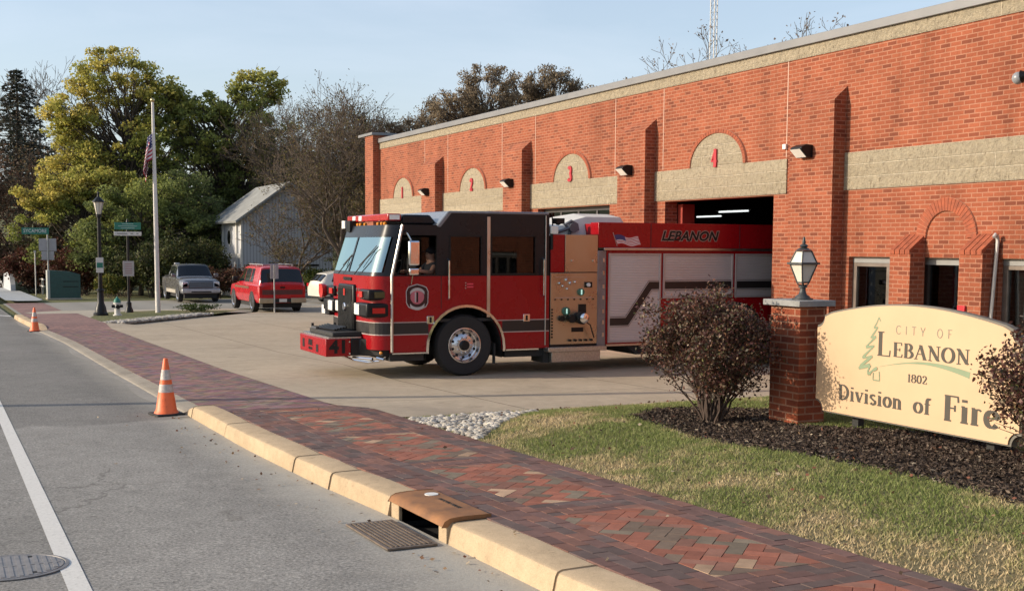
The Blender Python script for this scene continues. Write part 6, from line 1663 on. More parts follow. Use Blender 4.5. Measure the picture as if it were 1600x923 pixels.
# ================================================================= DRIVER
def driver():
    loc = (-19.06, -6.02, 1.40)
    P = thing('person', 'driver in a dark shirt and dark cap leaning a forearm on the cab window sill', 'person', loc)
    def skin(name, verts, edges, rad, mat, root, parent, sub=2):
        me = bpy.data.meshes.new(name); me.from_pydata(verts, edges, []); o = bpy.data.objects.new(name, me); col.objects.link(o)
        md = o.modifiers.new('skin', 'SKIN'); md.use_smooth_shade = True
        if not me.skin_vertices: 
            bm = bmesh.new(); bm.from_mesh(me); bm.verts.layers.skin.verify(); bm.to_mesh(me); bm.free()
        for i, r in enumerate(rad):
            sv = me.skin_vertices[0].data[i]; sv.radius = r if isinstance(r, tuple) else (r, r); sv.use_root = (i == root)
        ss = o.modifiers.new('sub', 'SUBSURF'); ss.levels = sub; ss.render_levels = sub
        me.materials.append(mat); o.parent = parent; return o
    SK = simple('skin', (.42, .22, .15), .55, 0, .05); CL = simple('navy_shirt', (.012, .014, .022), .85, 0, .1)
    # pelvis 0, waist 1, chest 2, neck 3, head 4, crown 5, L sh 6, L el 7, L wr 8, palm 9, R sh, el, wr, palm, hips/knees/feet
    v = [(0, 0, .08), (0, .02, .25), (0, .0, .45), (0, -.01, .60), (0, -.03, .70), (0, -.02, .79),
         (.17, -.01, .52), (.30, -.14, .40), (.46, -.40, .435), (.48, -.48, .44),
         (-.19, -.01, .52), (-.24, -.20, .36), (-.12, -.44, .42), (-.10, -.50, .43),
         (.10, -.05, .06), (.13, -.42, .08), (.13, -.45, -.35), (-.10, -.05, .06), (-.13, -.42, .08), (-.13, -.45, -.35), (0, -.115, .685)]
    e = [(0, 1), (1, 2), (2, 3), (3, 4), (4, 5), (2, 6), (6, 7), (7, 8), (8, 9), (2, 10), (10, 11), (11, 12), (12, 13), (0, 14), (14, 15), (15, 16), (0, 17), (17, 18), (18, 19), (4, 20)]
    r = [(.15, .12), (.15, .115), (.16, .12), .055, (.078, .095), (.065, .075), .062, .045, .031, (.042, .02), .062, .045, .03, (.04, .02), .085, .065, .045, .085, .065, .045, .018]
    body = skin('body', v, e, r, SK, 0, P)
    for base, sg in (((.48, -.49, .44), 1), ((-.10, -.51, .43), -1)):
        for k in range(4):
            x = base[0] + (k - 1.5) * .019; L_ = (.062, .072, .068, .052)[k]
            skin('finger', [(x, base[1] + .02, base[2] + .004), (x, base[1] - L_ * .5, base[2] - .004), (x, base[1] - L_ * .9, base[2] - .026)], [(0, 1), (1, 2)], [.0095, .0085, .0075], SK, 0, body, 1)
        skin('thumb', [(base[0] - .035 * sg, base[1] + .045, base[2]), (base[0] - .058 * sg, base[1] + .0, base[2] - .004), (base[0] - .052 * sg, base[1] - .03, base[2] - .015)], [(0, 1), (1, 2)], [.012, .010, .0085], SK, 0, body, 1)
    sh = [v[0], v[1], v[2], v[3], v[6], (.25, -.08, .45), v[7], v[10], (-.22, -.12, .43)]
    skin('shirt', [tuple(a) for a in (v[0], v[1], v[2], (0, -.005, .555), v[6], (.235, -.07, .45), v[10], (-.22, -.12, .43))], [(0, 1), (1, 2), (2, 3), (2, 4), (4, 5), (2, 6), (6, 7)], [(.18, .15), (.18, .145), (.20, .155), .095, .088, .07, .088, .07], CL, 0, P)
    skin('trousers', [v[0], v[14], v[15], v[16], v[17], v[18], v[19]], [(0, 1), (1, 2), (2, 3), (0, 4), (4, 5), (5, 6)], [(.16, .13), .098, .078, .056, .098, .078, .056], CL, 0, P)
    m = MB(); m.sphere((0, -.01, .765), .098, 14, sc=(.92, 1.08, .72)); m.prism([(-.07, -.09), (.07, -.09), (.05, -.185), (0, -.20), (-.05, -.185)], 'z', .752, .762); m.build('cap', CL, P, smooth=True)
    for s_ in (-1, 1):
        m = MB(); m.sphere((.033 * s_, -.107, .712), .011, 8); m.build('eye', BLACK, body)
        m = MB(); m.sphere((.083 * s_, -.01, .70), .022, 8, sc=(.5, .8, 1.3)); m.build('ear', SK, body, smooth=True)
    m = MB(); m.box(-.024, .024, -.118, -.108, .652, .658); m.build('mouth', simple('lip', (.25, .09, .08), .6), body)
driver()
# ================================================================= CARS (length along +X forward, origin on the ground at the centre)
def car(name, label, cat, loc, rz, paint, hw, zs, top, belt, roofw, plan, wheels, wr, sides, screen, rear, trim=None):
    """lofted body: top, belt, roofw and plan are (x, value) polylines from tail to nose"""
    t_ = thing(name, label, cat, loc, rz)
    F_ = lambda P: (lambda x: interp(x, [p[0] for p in P], [p[1] for p in P]))
    fT, fB, fR, fP = F_(top), F_(belt), F_(roofw), F_(plan)
    def S(x, v, sg=1):
        wm = hw * fP(x); zb = fB(x); zt = fT(x); r = fR(x) * fP(x)
        C_ = [(wm * .93, zs), (wm * .995, zs + .16), (wm, (zs + zb) * .5), (wm * .985, zb - .05), (wm * .955, zb), (r, zt - .045), (r * .86, zt), (r * .4, zt + .018), (0, zt + .02)]
        i = min(int(v), 7); f = v - i; a, b = C_[i], C_[i + 1]
        return (x, sg * (a[0] + (b[0] - a[0]) * f), a[1] + (b[1] - a[1]) * f)
    xs = sorted(set([round(p[0], 3) for P in (top, belt, roofw, plan) for p in P] + [round(v, 3) for v in np.linspace(top[0][0], top[-1][0], 30)]))
    vv = [0, 1, 2, 3, 4, 4.25, 4.5, 4.75, 5, 5.5, 6, 7, 8]
    row = [(v, 1) for v in vv] + [(v, -1) for v in vv[-2::-1]]; K_ = len(row); V = []; Fc = []
    for x in xs: V += [S(x, v, sg) for v, sg in row]
    for i in range(len(xs) - 1):
        for k in range(K_ - 1): Fc.append((i * K_ + k, i * K_ + k + 1, (i + 1) * K_ + k + 1, (i + 1) * K_ + k))
        Fc.append((i * K_ + K_ - 1, i * K_, (i + 1) * K_, (i + 1) * K_ + K_ - 1))
    Fc += [tuple(range(K_)), tuple(range((len(xs) - 1) * K_, len(xs) * K_))[::-1]]
    m = MB(); m._add(V, Fc); body = m.build('body', paint, t_, smooth=True)
    bm = bmesh.new(); bm.from_mesh(body.data); bmesh.ops.recalc_face_normals(bm, faces=bm.faces); bm.to_mesh(body.data); bm.free()
    body.data.set_sharp_from_angle(angle=R(28))
    GM = simple('car_window_dark', (.010, .012, .016), .05, 0, 0, spec=.5)
    for (xb0, xb1, xt0, xt1) in sides:
        for sg in (1, -1):
            V = []; Fc = []; n = 8
            for i in range(n + 1):
                for j in range(4):
                    u = i / n; w_ = j / 3; x = (xb0 + (xb1 - xb0) * u) * (1 - w_) + (xt0 + (xt1 - xt0) * u) * w_
                    p = S(x, 4.10 + .80 * w_, sg); V.append((p[0], p[1] + sg * .006, p[2] + .002))
            for i in range(n):
                for j in range(3): q = (i * 4 + j, (i + 1) * 4 + j, (i + 1) * 4 + j + 1, i * 4 + j + 1); Fc.append(q if sg < 0 else q[::-1])
            m = MB(); m._add(V, Fc); m.build('side_window', GM, body, smooth=True)
    for nm, (xa, xb), sx in (('windscreen', screen, 1), ('rear_window', rear, -1)):
        V = []; Fc = []; vs_ = [5.15, 5.6, 6, 7, 8]; row = [(v, 1) for v in vs_] + [(v, -1) for v in vs_[-2::-1]]; n = 6
        for i in range(n + 1):
            x = xa + (xb - xa) * i / n
            for v, sg in row: p = S(x, v, sg); V.append((p[0] + sx * .008, p[1], p[2] + .006))
        L_ = len(row)
        for i in range(n):
            for k in range(L_ - 1): Fc.append((i * L_ + k, (i + 1) * L_ + k, (i + 1) * L_ + k + 1, i * L_ + k + 1))
        m = MB(); m._add(V, Fc); m.build(nm, GM, body, smooth=True)
    for wx in wheels:
        for s_ in (-1, 1):
            y = s_ * (hw - .105); m = MB(); m.lathe([(wr * .6, -.11 * s_), (wr * .95, -.12 * s_), (wr, -.08 * s_), (wr, .08 * s_), (wr * .95, .112 * s_), (wr * .66, .115 * s_)], (wx, y, wr), 'y', n=28, cap=False); w_ = m.build('wheel', RUBBER, t_, smooth=True)
            m = MB(); m.lathe([(wr * .67, .10 * s_), (wr * .64, .118 * s_), (wr * .58, .09 * s_), (wr * .2, .07 * s_), (wr * .16, .105 * s_), (.001, .108 * s_)], (wx, y, wr), 'y', n=24, cap=False); rim = m.build('rim', ALU, w_, smooth=True)
            m = MB()
            for k in range(6):
                a = k * math.pi / 3; m.lathe([(wr * .11, .07 * s_), (wr * .11, .092 * s_)], (wx + wr * .41 * math.cos(a), y, wr + wr * .41 * math.sin(a)), 'y', n=8)
            m.build('spoke_gap', DARK, rim, each=1)
            m = MB(); ring = [(wx + wr * 1.16 * math.cos(R(a)), wr + wr * 1.16 * math.sin(R(a))) for a in np.linspace(-20, 200, 18)]
            m.prism(ring, 'y', min(s_ * (hw + .001), s_ * (hw + .005)), max(s_ * (hw + .001), s_ * (hw + .005))); m.build('wheel_arch', DARK, t_)
    m = MB()
    for wx in wheels:
        for s_ in (-1, 1): pass
    m.box(xs[0] + .15, xs[-1] - .15, -hw + .2, hw - .2, .22, zs + .05); m.build('underbody', DARK, t_)
    for s_ in (-1, 1):
        m = MB(); x = screen[1] - .12; zz_ = fB(x) + .05; m.box(x - .10, x + .06, min(s_ * hw * .97, s_ * (hw + .20)), max(s_ * hw * .97, s_ * (hw + .20)), zz_, zz_ + .19); m.build('mirror', trim or paint, t_, bevel=.03)
    # door cut lines
    m = MB()
    for (xb0, xb1, _, _) in sides:
        for s_ in (-1, 1): m.box(xb0 - .035, xb0 - .027, min(s_ * hw * 1.001, s_ * (hw + .002)), max(s_ * hw * 1.001, s_ * (hw + .002)), zs + .12, fB(xb0) - .06)
    m.build('door_gap', BLACKM, t_, each=1)
    return t_, S
def carpaint(name, c, metal=0.0): return simple(name, c, .24, metal, .03, 2, coat=.5)
CRED = carpaint('wagon_red', (.46, .010, .018)); CSIL = carpaint('pickup_silver', (.20, .195, .20), .5); CWHT = carpaint('cream_white', (.66, .62, .54))
TAIL = simple('tail_lens', (.45, .01, .015), .15, coat=.5); HEAD = simple('head_lens', (.6, .62, .65), .1, .4)
zs_ = zg(-51.6) + .035
T_, S_ = car('red_wagon', 'large bright red command wagon with roof bars seen from behind on the apron edge', 'wagon', (-51.15, -.95, zs_), math.pi, CRED, 1.0, .42,
    [(-2.80, 1.12), (-2.76, 1.22), (-2.50, 1.86), (-2.3, 1.91), (0, 1.93), (.45, 1.88), (1.25, 1.28), (1.45, 1.20), (2.4, 1.12), (2.68, 1.0), (2.76, .80)],
    [(-2.80, 1.0), (-2.70, 1.16), (1.2, 1.18), (1.5, 1.13), (2.4, 1.05), (2.76, .72)],
    [(-2.80, .90), (-2.70, .90), (-2.45, .78), (0, .76), (.45, .76), (1.3, .88), (2.76, .84)],
    [(-2.80, .955), (-2.66, 1.0), (2.2, 1.0), (2.6, .95), (2.76, .84)], (1.78, -1.62), .41,
    [(.02, 1.12, .02, .62), (-.95, -.05, -.95, -.05), (-1.55, -1.05, -1.5, -1.05)], (.48, 1.22), (-2.745, -2.53), trim=BLACK)
m = MB(); m.box(-2.90, -2.76, -.98, -.34, .42, .62); m.box(-2.90, -2.76, .34, .98, .42, .62); m.build('rear_bumper', simple('bumper_pale', (.40, .36, .26), .35, .5), T_, bevel=.02, each=1)
m = MB(); m.box(-2.87, -2.77, -.34, .34, .44, .60); m.build('bumper_step', BLACKM, T_)
m = MB(); m.box(-2.885, -2.872, -.16, .16, .46, .59); m.build('number_plate', SWHITE, T_)
for s_ in (-1, 1):
    m = MB(); m.box(-2.815, -2.74, min(s_ * .87, s_ * .96), max(s_ * .87, s_ * .96), .80, 1.12); m.build('tail_light', TAIL, T_, bevel=.008)
m = MB(); m.box(-2.812, -2.795, -.84, .84, .76, .96); m.build('rear_panel', simple('rear_band', (.10, .03, .03), .4), T_)
m = MB()
for s_ in (-1, 1): m.box(-1.1, 1.5, min(s_ * 1.003, s_ * 1.008), max(s_ * 1.003, s_ * 1.008), .96, 1.06)
m.build('side_stripe', simple('gold_stripe', (.16, .07, .04), .4), T_, each=1)
m = MB()
for y in (-.62, .62): m.tube([(-2.1, y, 1.98), (.3, y, 1.98)], .018, 6)
for x in (-2.0, -.9, .2): m.tube([(x, -.62, 1.90), (x, -.62, 1.98), (x, .62, 1.98), (x, .62, 1.90)], .016, 6)
m.build('roof_rack', simple('rack_grey', (.35, .34, .34), .5, .3), T_)
m = MB(); m.box(-2.825, -2.81, -.10, .10, 1.02, 1.09); m.build('tailgate_handle', BLACK, T_)
zs_ = zg(-61) + .02
T_, S_ = car('pickup_truck', 'silver grey crew cab pickup facing the camera behind the flagpole', 'pickup', (-64.2, -1.75, zs_), 0, CSIL, 1.0, .46,
    [(-2.86, 1.16), (-2.80, 1.24), (-1.05, 1.25), (-1.02, 1.50), (-.92, 1.80), (-.6, 1.90), (.4, 1.92), (.75, 1.86), (1.45, 1.30), (1.6, 1.25), (2.60, 1.20), (2.86, 1.12), (2.93, .98)],
    [(-2.86, 1.10), (-2.8, 1.18), (1.5, 1.20), (1.7, 1.16), (2.6, 1.10), (2.93, .90)],
    [(-2.86, .92), (-1.05, .92), (-.95, .78), (.7, .76), (1.5, .88), (2.93, .88)],
    [(-2.86, .97), (-2.7, 1.0), (2.5, 1.0), (2.93, .93)], (1.95, -1.80), .42,
    [(.30, 1.30, .30, .82), (-.80, .24, -.72, .24)], (.80, 1.44), (-1.015, -.93), trim=CSIL)
m = MB(); m.box(-2.72, -1.10, -.84, .84, 1.26, 1.275); m.build('load_bed', DARK, T_)
m = MB(); m.box(2.90, 2.965, -.60, .60, .74, 1.06); gr = m.build('grille', simple('grille_blue_black', (.05, .055, .07), .6, .0), T_, bevel=.03)
GB = simple('grille_bar_grey', (.28, .29, .31), .6, 0)
m = MB()
for z in (.80, .89, .98): m.box(2.966, 2.975, -.56, .56, z, z + .018)
m.build('grille_bar', GB, gr, each=1)
for s_ in (-1, 1):
    m = MB(); m.box(2.86, 2.93, min(s_ * .64, s_ * .93), max(s_ * .64, s_ * .93), .78, 1.06); m.build('headlight', HEAD, T_, bevel=.03)
m = MB(); m.box(2.84, 3.03, -.96, .96, .50, .70); m.build('front_bumper', simple('bumper_silver', (.45, .45, .46), .35, .5), T_, bevel=.04)
m = MB(); m.box(3.031, 3.035, -.5, .5, .52, .58); m.build('bumper_slot', BLACK, T_)
m = MB()
for s_ in (-1, 1): m.box(-1.3, 1.4, min(s_ * .99, s_ * 1.01), max(s_ * .99, s_ * 1.01), .44, .62)
m.build('lower_trim', simple('two_tone_pale', (.50, .46, .40), .35, .2), T_, each=1)
m = MB(); m.box(-.3, .0, -.76, -.52, 1.9, 1.97); m.build('roof_lamp', simple('roof_lamp_grey', (.4, .4, .42), .4), T_, bevel=.02)
zs_ = zg(-58.2) + .02
T_, S_ = car('white_crossover', 'small cream white crossover car half hidden behind the front of the fire engine', 'car', (-58.5, 5.45, zs_), R(97), CWHT, .91, .36,
    [(-2.24, .92), (-2.18, 1.10), (-1.80, 1.48), (-1.2, 1.60), (.0, 1.63), (.35, 1.58), (1.15, 1.06), (1.3, 1.0), (1.95, .90), (2.2, .70)],
    [(-2.24, .86), (-2.1, 1.04), (-1.6, 1.04), (1.1, .96), (1.9, .82), (2.2, .60)],
    [(-2.24, .72), (-1.8, .66), (0, .64), (.35, .64), (1.2, .74), (2.2, .66)],
    [(-2.24, .86), (-2.0, .97), (-1.6, 1.0), (1.6, 1.0), (2.0, .92), (2.2, .76)], (1.38, -1.35), .34,
    [(.05, 1.0, .05, .5), (-.85, -.02, -.85, -.02), (-1.65, -.92, -1.45, -.92)], (.38, 1.12), (-2.17, -1.85))
for s_ in (-1, 1):
    m = MB(); m.box(-2.26, -2.12, min(s_ * .66, s_ * .84), max(s_ * .66, s_ * .84), .84, 1.0); m.build('tail_light', TAIL, T_, bevel=.008)
    m = MB(); m.box(2.02, 2.20, min(s_ * .52, s_ * .72), max(s_ * .52, s_ * .72), .62, .76); m.build('headlight', HEAD, T_, bevel=.008)

# ================================================================= HOUSE
HS = thing('house', 'white board sided house with a pale shingle gable roof among the trees', 'house', (-76, 5.6, -.85))
ho = (-76, 5.6, -.85)
def siding():
    m, t, b = new_mat('board_siding')
    g = N(t, 'ShaderNodeNewGeometry'); wv = N(t, 'ShaderNodeTexWave', wave_type='BANDS', bands_direction='Y'); wv.inputs['Scale'].default_value = 1.6; t.links.new(g.outputs['Position'], wv.inputs['Vector'])
    c = ramp(t, wv.outputs['Fac'], [(.02, (.22, .225, .24)), (.10, (.42, .43, .455)), (1, (.46, .47, .495))]).outputs[0]  # bluish shade on the white wall is put into the board colour
    t.links.new(c, b.inputs['Base Color']); b.inputs['Roughness'].default_value = .7; return m
SID = siding(); SHING = simple('pale_shingle', (.24, .245, .235), .9, 0, .25, 1.5, .4, 20)
m = MB(ho); ya, yb, zp, ze = 2.9, 8.5, 6.0, 3.9
m.prism([(ya, -1.6), (yb, -1.6), (yb, ze), ((ya + yb) / 2, zp - .1), (ya, ze)], 'x', -80, -72.2); m.build('wall', SID, HS)
m = MB(ho)
ym = (ya + yb) / 2
m.prism([(ya - .5, ze - .30), (ym, zp), (ym, zp + .14), (ya - .55, ze - .18)], 'x', -80.4, -71.7); m.prism([(yb + .5, ze - .30), (ym, zp), (ym, zp + .14), (yb + .55, ze - .18)], 'x', -80.4, -71.7); m.build('roof', SHING, HS)
m = MB(ho); m.lathe([(.55, -.05), (.55, .0)], (-75.7, ya - .01, 2.75), 'y', n=20); o = m.build('window', SWHITE, HS)
m = MB(ho); m.lathe([(.44, -.02), (.44, .0)], (-75.7, ya - .062, 2.75), 'y', n=20); m.build('pane', simple('house_glass', (.02, .02, .02), .1), o)
m = MB(ho)
for x in (-79.8, -77.6, -73.6, -72.3): m.box(x - .12, x + .12, ya - .12, ya - .01, -1, ze - .05)
m.box(-80, -72.2, ya - .06, ya - .01, 1.5, 1.75); m.build('corner_trim', SWHITE, HS)
m = MB(ho); m.box(-72.19, -72.12, 4.45, 5.15, -.8, 1.25); dd = m.build('door', simple('house_door', (.04, .035, .03), .5), HS)
m = MB(ho); m.box(-72.11, -72.08, 4.52, 4.56, .2, .3); m.build('handle', CHROME, dd)
m = MB(ho); m.box(-72.19, -72.14, 6.0, 7.6, 1.0, 1.12); m.build('ledge', BLACK, HS)
m = MB(ho); m.box(-73.5, -72.3, 9.2, 14.0, -1.6, 3.2); m.build('wing', SID, HS)
m = MB(ho); m.prism([(9.0, 3.2), (14.3, 3.2), (14.3, 3.35), (9.0, 4.4)], 'x', -76, -72.0); m.build('wing_roof', SHING, HS)

# ================================================================= RADIO MAST
def mast():
    x, y = -50.0, 21.3
    T = thing('radio_mast', 'slender grey lattice radio mast rising behind the station roof', 'mast', (x, y, 0))
    m = MB(); a = .19; H_ = 19
    leg = [(a * math.cos(R(k)), a * math.sin(R(k))) for k in (90, 210, 330)]
    for p in leg: m.tube([(p[0], p[1], -.5), (p[0], p[1], H_)], .026, 5)
    m.build('mast_leg', GALV, T)
    m = MB(); n = 44
    for i in range(n):
        z = 4 + i * (H_ - 4) / n; z2 = z + (H_ - 4) / n
        for k in range(3):
            p, q = leg[k], leg[(k + 1) % 3]; m.tube([(p[0], p[1], z), (q[0], q[1], z2)], .010, 3, cap=False); m.tube([(p[0], p[1], z), (q[0], q[1], z)], .008, 3, cap=False)
    m.build('mast_lacing', GALV, T)
    m = MB(); m.tube([(.25, 0, 11.2), (.25, 0, 12.2)], .02, 5); m.box(.0, .25, -.02, .02, 11.2, 11.24); m.tube([(.9, .2, 10.4), (.9, .2, 11.2)], .012, 4); m.box(0, .9, .19, .21, 10.6, 10.63); m.build('whip_aerial', GALV, T)
mast()

# ================================================================= TREES
BARK = simple('bark', (.085, .065, .05), .95, 0, .35, 3, .5, 30); BARKG = simple('grey_bark', (.15, .135, .12), .95, 0, .3, 3); BARKB = simple('brown_twig', (.10, .07, .05), .95, 0, .3, 3)
TLEAF = leaf_mat('tree_leaf', .6, .5, .2, .15); NEEDLE = leaf_mat('needle', .7, .1, .15, .2)
def tubes_np(segs, n=4):
    """segs list of (p0,p1,r0,r1) -> arrays"""
    S_ = np.array([[*a, *b, c, d] for a, b, c, d in segs]); p0, p1, r0, r1 = S_[:, :3], S_[:, 3:6], S_[:, 6], S_[:, 7]
    d = p1 - p0; d /= np.linalg.norm(d, axis=1)[:, None] + 1e-9; h = np.where(np.abs(d[:, 2:3]) > .9, np.array([[1., 0, 0]]), np.array([[0, 0, 1.]]))
    a = np.cross(d, h); a /= np.linalg.norm(a, axis=1)[:, None] + 1e-9; b = np.cross(d, a); V = []
    for k in range(n):
        t = 2 * np.pi * k / n; o = a * np.cos(t) + b * np.sin(t); V.append(p0 + o * r0[:, None])
    for k in range(n):
        t = 2 * np.pi * k / n; o = a * np.cos(t) + b * np.sin(t); V.append(p1 + o * r1[:, None])
    V = np.stack(V, 1); M_ = len(segs); base = np.arange(M_)[:, None] * 2 * n
    F = np.stack([np.stack([base[:, 0] + k, base[:, 0] + (k + 1) % n, base[:, 0] + n + (k + 1) % n, base[:, 0] + n + k], 1) for k in range(n)], 1).reshape(-1, 4)
    return V.reshape(-1, 3), F
def grow(h, seed, depth=6, spread=.62, kids=(2, 3), trunk=.30, r0=None, up=.18, first=.30, shrink=.72, segs_per=3, lean=0, minr=.012):
    rn = random.Random(seed); segs = []; tips = []
    r0 = r0 or h * .017
    def br(p, d, L, r, lv):
        pts = [p]; dd = d.copy()
        for i in range(segs_per):
            dd = (dd + Vector((rn.gauss(0, .13), rn.gauss(0, .13), rn.gauss(up * .35, .08)))).normalized(); pts.append(pts[-1] + dd * L / segs_per)
        for i in range(segs_per):
            ra = r * (1 - .35 * i / segs_per); rb = r * (1 - .35 * (i + 1) / segs_per); segs.append((tuple(pts[i]), tuple(pts[i + 1]), max(ra, minr), max(rb, minr * .8)))
        if lv <= 0: tips.append(pts[-1]); tips.append(pts[-2]); return
        k = rn.randint(*kids)
        for j in range(k):
            ax = Vector((rn.gauss(0, 1), rn.gauss(0, 1), rn.gauss(0, .4))); ax = (ax - dd * ax.dot(dd)).normalized()
            nd = (dd + ax * spread * rn.uniform(.6, 1.35)).normalized(); i = rn.choice([segs_per, segs_per, segs_per - 1]) if j else segs_per
            br(pts[i], nd, L * shrink * rn.uniform(.8, 1.15), r * .62, lv - 1)
        if lv >= 2 and rn.random() < .7:
            ax = Vector((rn.gauss(0, 1), rn.gauss(0, 1), .2)).normalized(); br(pts[1], (dd * .4 + ax).normalized(), L * .55, r * .4, lv - 2)
    br(Vector((0, 0, -.3)), Vector((lean, 0, 1)).normalized(), h * first, r0, depth)
    zmax = max(s[1][2] for s in segs); k = h / zmax
    segs = [(tuple(c * k for c in a), tuple(c * k for c in b), c_, d_) for a, b, c_, d_ in segs]; tips = [t_ * k for t_ in tips]
    return segs, tips
def bare_tree(name, label, loc, h, seed, mat=None, group=None, leaves=0, lcol=None, lsize=.16, rz=0, cat='tree', lsp=.35, **kw):
    T = thing(name, label, cat, loc, rz, group); segs, tips = grow(h, seed, **kw)
    big = [s for s in segs if s[2] > .05]; V, F = tubes_np(big, 6); np_mesh('trunk', V, 4, mat or BARK, F=F, parent=T)
    sm = [s for s in segs if s[2] <= .05]; V, F = tubes_np(sm, 3); np_mesh('branches', V, 4, mat or BARKB, F=F, parent=T)
    if leaves:
        rr = np.random.RandomState(seed); tp = np.array([tuple(t_) for t_ in tips]); P = tp[rr.randint(0, len(tp), leaves)] + rr.normal(size=(leaves, 3)) * lsp
        V = cards(P, lsize, rr, 0, .7); pal = np.array(lcol); c = pal[rr.randint(0, len(pal), leaves)] * rr.uniform(.7, 1.3, (leaves, 1)); np_mesh('foliage', V, 4, TLEAF, np.repeat(c, 4, 0), parent=T)
    return T
def clumpy_tree(name, label, loc, h, ells, nleaf, size, pal, seed, group=None, trunk_r=.35, nclump=90, rz=0, crad=.9):
    """ells: list of (cx,cy,cz,rx,ry,rz,weight, tint) relative to the base"""
    rr = np.random.RandomState(seed); rn = random.Random(seed); T = thing(name, label, 'tree', loc, rz, group)
    wts = np.array([e[6] for e in ells], float); wts /= wts.sum(); cen = []; tint = []
    for k in range(nclump):
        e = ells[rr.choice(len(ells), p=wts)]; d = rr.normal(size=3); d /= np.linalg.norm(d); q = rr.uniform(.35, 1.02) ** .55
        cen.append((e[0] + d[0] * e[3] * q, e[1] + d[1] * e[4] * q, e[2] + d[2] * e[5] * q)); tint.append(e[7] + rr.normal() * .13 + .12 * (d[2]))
    cen = np.array(cen); tint = np.array(tint)
    segs = []
    tz = h * .5
    pts = [Vector((0, 0, -.3)), Vector((rn.uniform(-.1, .1), rn.uniform(-.1, .1), h * .15)), Vector((rn.uniform(-.3, .3), rn.uniform(-.3, .3), h * .32)), Vector((rn.uniform(-.4, .4), rn.uniform(-.4, .4), h * .55)), Vector((rn.uniform(-.5, .5), rn.uniform(-.5, .5), h * .82))]
    rads = [trunk_r, trunk_r * .85, trunk_r * .7, trunk_r * .42, trunk_r * .12]
    for i in range(4): segs.append((tuple(pts[i]), tuple(pts[i + 1]), rads[i], rads[i + 1]))
    tr = MB(); tr.tube(pts, rads, 9)
    tr.build('trunk', BARK, T, smooth=True); segs = []
    for c in cen:
        c = Vector(c); zt_ = max(h * .18, min(h * .78, c.z - rn.uniform(.1, .35) * h)); k = zt_ / (h * .82)
        # start on trunk polyline at that height
        for i in range(4):
            if pts[i].z <= zt_ <= pts[i + 1].z: u = (zt_ - pts[i].z) / (pts[i + 1].z - pts[i].z); s0 = pts[i].lerp(pts[i + 1], u); r0 = rads[i] * (1 - u) + rads[i + 1] * u; break
        else: s0 = pts[2]; r0 = rads[2]
        mid = s0.lerp(c, .5) + Vector((rn.gauss(0, .3), rn.gauss(0, .3), rn.uniform(-.1, .5))); r = min(r0 * .45, .10)
        segs += [(tuple(s0), tuple(mid), r, r * .6), (tuple(mid), tuple(c), r * .6, .02)]
        for j in range(5):
            d = Vector((rn.gauss(0, 1), rn.gauss(0, 1), rn.gauss(.3, .7))).normalized() * crad * rn.uniform(.6, 1.2); segs.append((tuple(mid.lerp(c, rn.uniform(.5, 1))), tuple(c + d), .022, .008))
    V, F = tubes_np(segs, 4); np_mesh('branches', V, 4, BARK, F=F, parent=T)
    ci = rr.randint(0, nclump, nleaf); cs = rr.uniform(.6, 1.3, nclump) * crad
    d = rr.normal(size=(nleaf, 3)); d /= np.linalg.norm(d, axis=1)[:, None]; q = rr.uniform(0, 1, nleaf) ** .45
    P = cen[ci] + d * (q * cs[ci])[:, None] * np.array([1, 1, .62]); P = P[P[:, 2] > .3]; ci = ci[:len(P)]
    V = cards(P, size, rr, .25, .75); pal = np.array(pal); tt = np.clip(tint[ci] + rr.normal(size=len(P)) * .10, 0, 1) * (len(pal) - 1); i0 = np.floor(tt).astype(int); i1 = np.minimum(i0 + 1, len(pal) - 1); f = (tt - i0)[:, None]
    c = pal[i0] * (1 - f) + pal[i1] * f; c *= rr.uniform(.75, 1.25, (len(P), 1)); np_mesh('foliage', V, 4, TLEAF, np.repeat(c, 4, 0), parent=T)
    return T
YG = [(.16, .19, .06), (.25, .28, .07), (.37, .37, .085), (.50, .44, .11), (.60, .48, .14)]
GD = [(.12, .15, .06), (.20, .235, .075), (.29, .32, .09), (.40, .39, .10), (.50, .43, .12)]
E = lambda *a: a
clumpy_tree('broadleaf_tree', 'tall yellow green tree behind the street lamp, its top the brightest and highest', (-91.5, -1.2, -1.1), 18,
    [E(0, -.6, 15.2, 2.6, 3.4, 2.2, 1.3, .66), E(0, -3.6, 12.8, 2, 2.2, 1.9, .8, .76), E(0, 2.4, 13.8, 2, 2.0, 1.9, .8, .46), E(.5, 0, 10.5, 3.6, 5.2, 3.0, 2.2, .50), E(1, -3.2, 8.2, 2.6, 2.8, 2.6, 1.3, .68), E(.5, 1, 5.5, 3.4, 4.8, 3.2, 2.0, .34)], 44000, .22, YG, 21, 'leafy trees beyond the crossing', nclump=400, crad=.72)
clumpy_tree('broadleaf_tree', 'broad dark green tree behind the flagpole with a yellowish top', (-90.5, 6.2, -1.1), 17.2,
    [E(0, 2.2, 15.0, 1.8, 2.1, 1.5, .8, .66), E(0, -2.2, 13.0, 2, 2.6, 1.8, .9, .40), E(0, 0, 11.6, 3.2, 5.4, 2.4, 2.2, .50), E(.5, 2.4, 8.4, 3.4, 4.2, 2.9, 1.9, .26), E(.5, -2.4, 8, 3, 3.8, 3.0, 1.7, .28), E(.5, 0, 4.8, 3.6, 6, 3.0, 2.0, .14)], 46000, .22, GD, 22, 'leafy trees beyond the crossing', nclump=420, crad=.72)
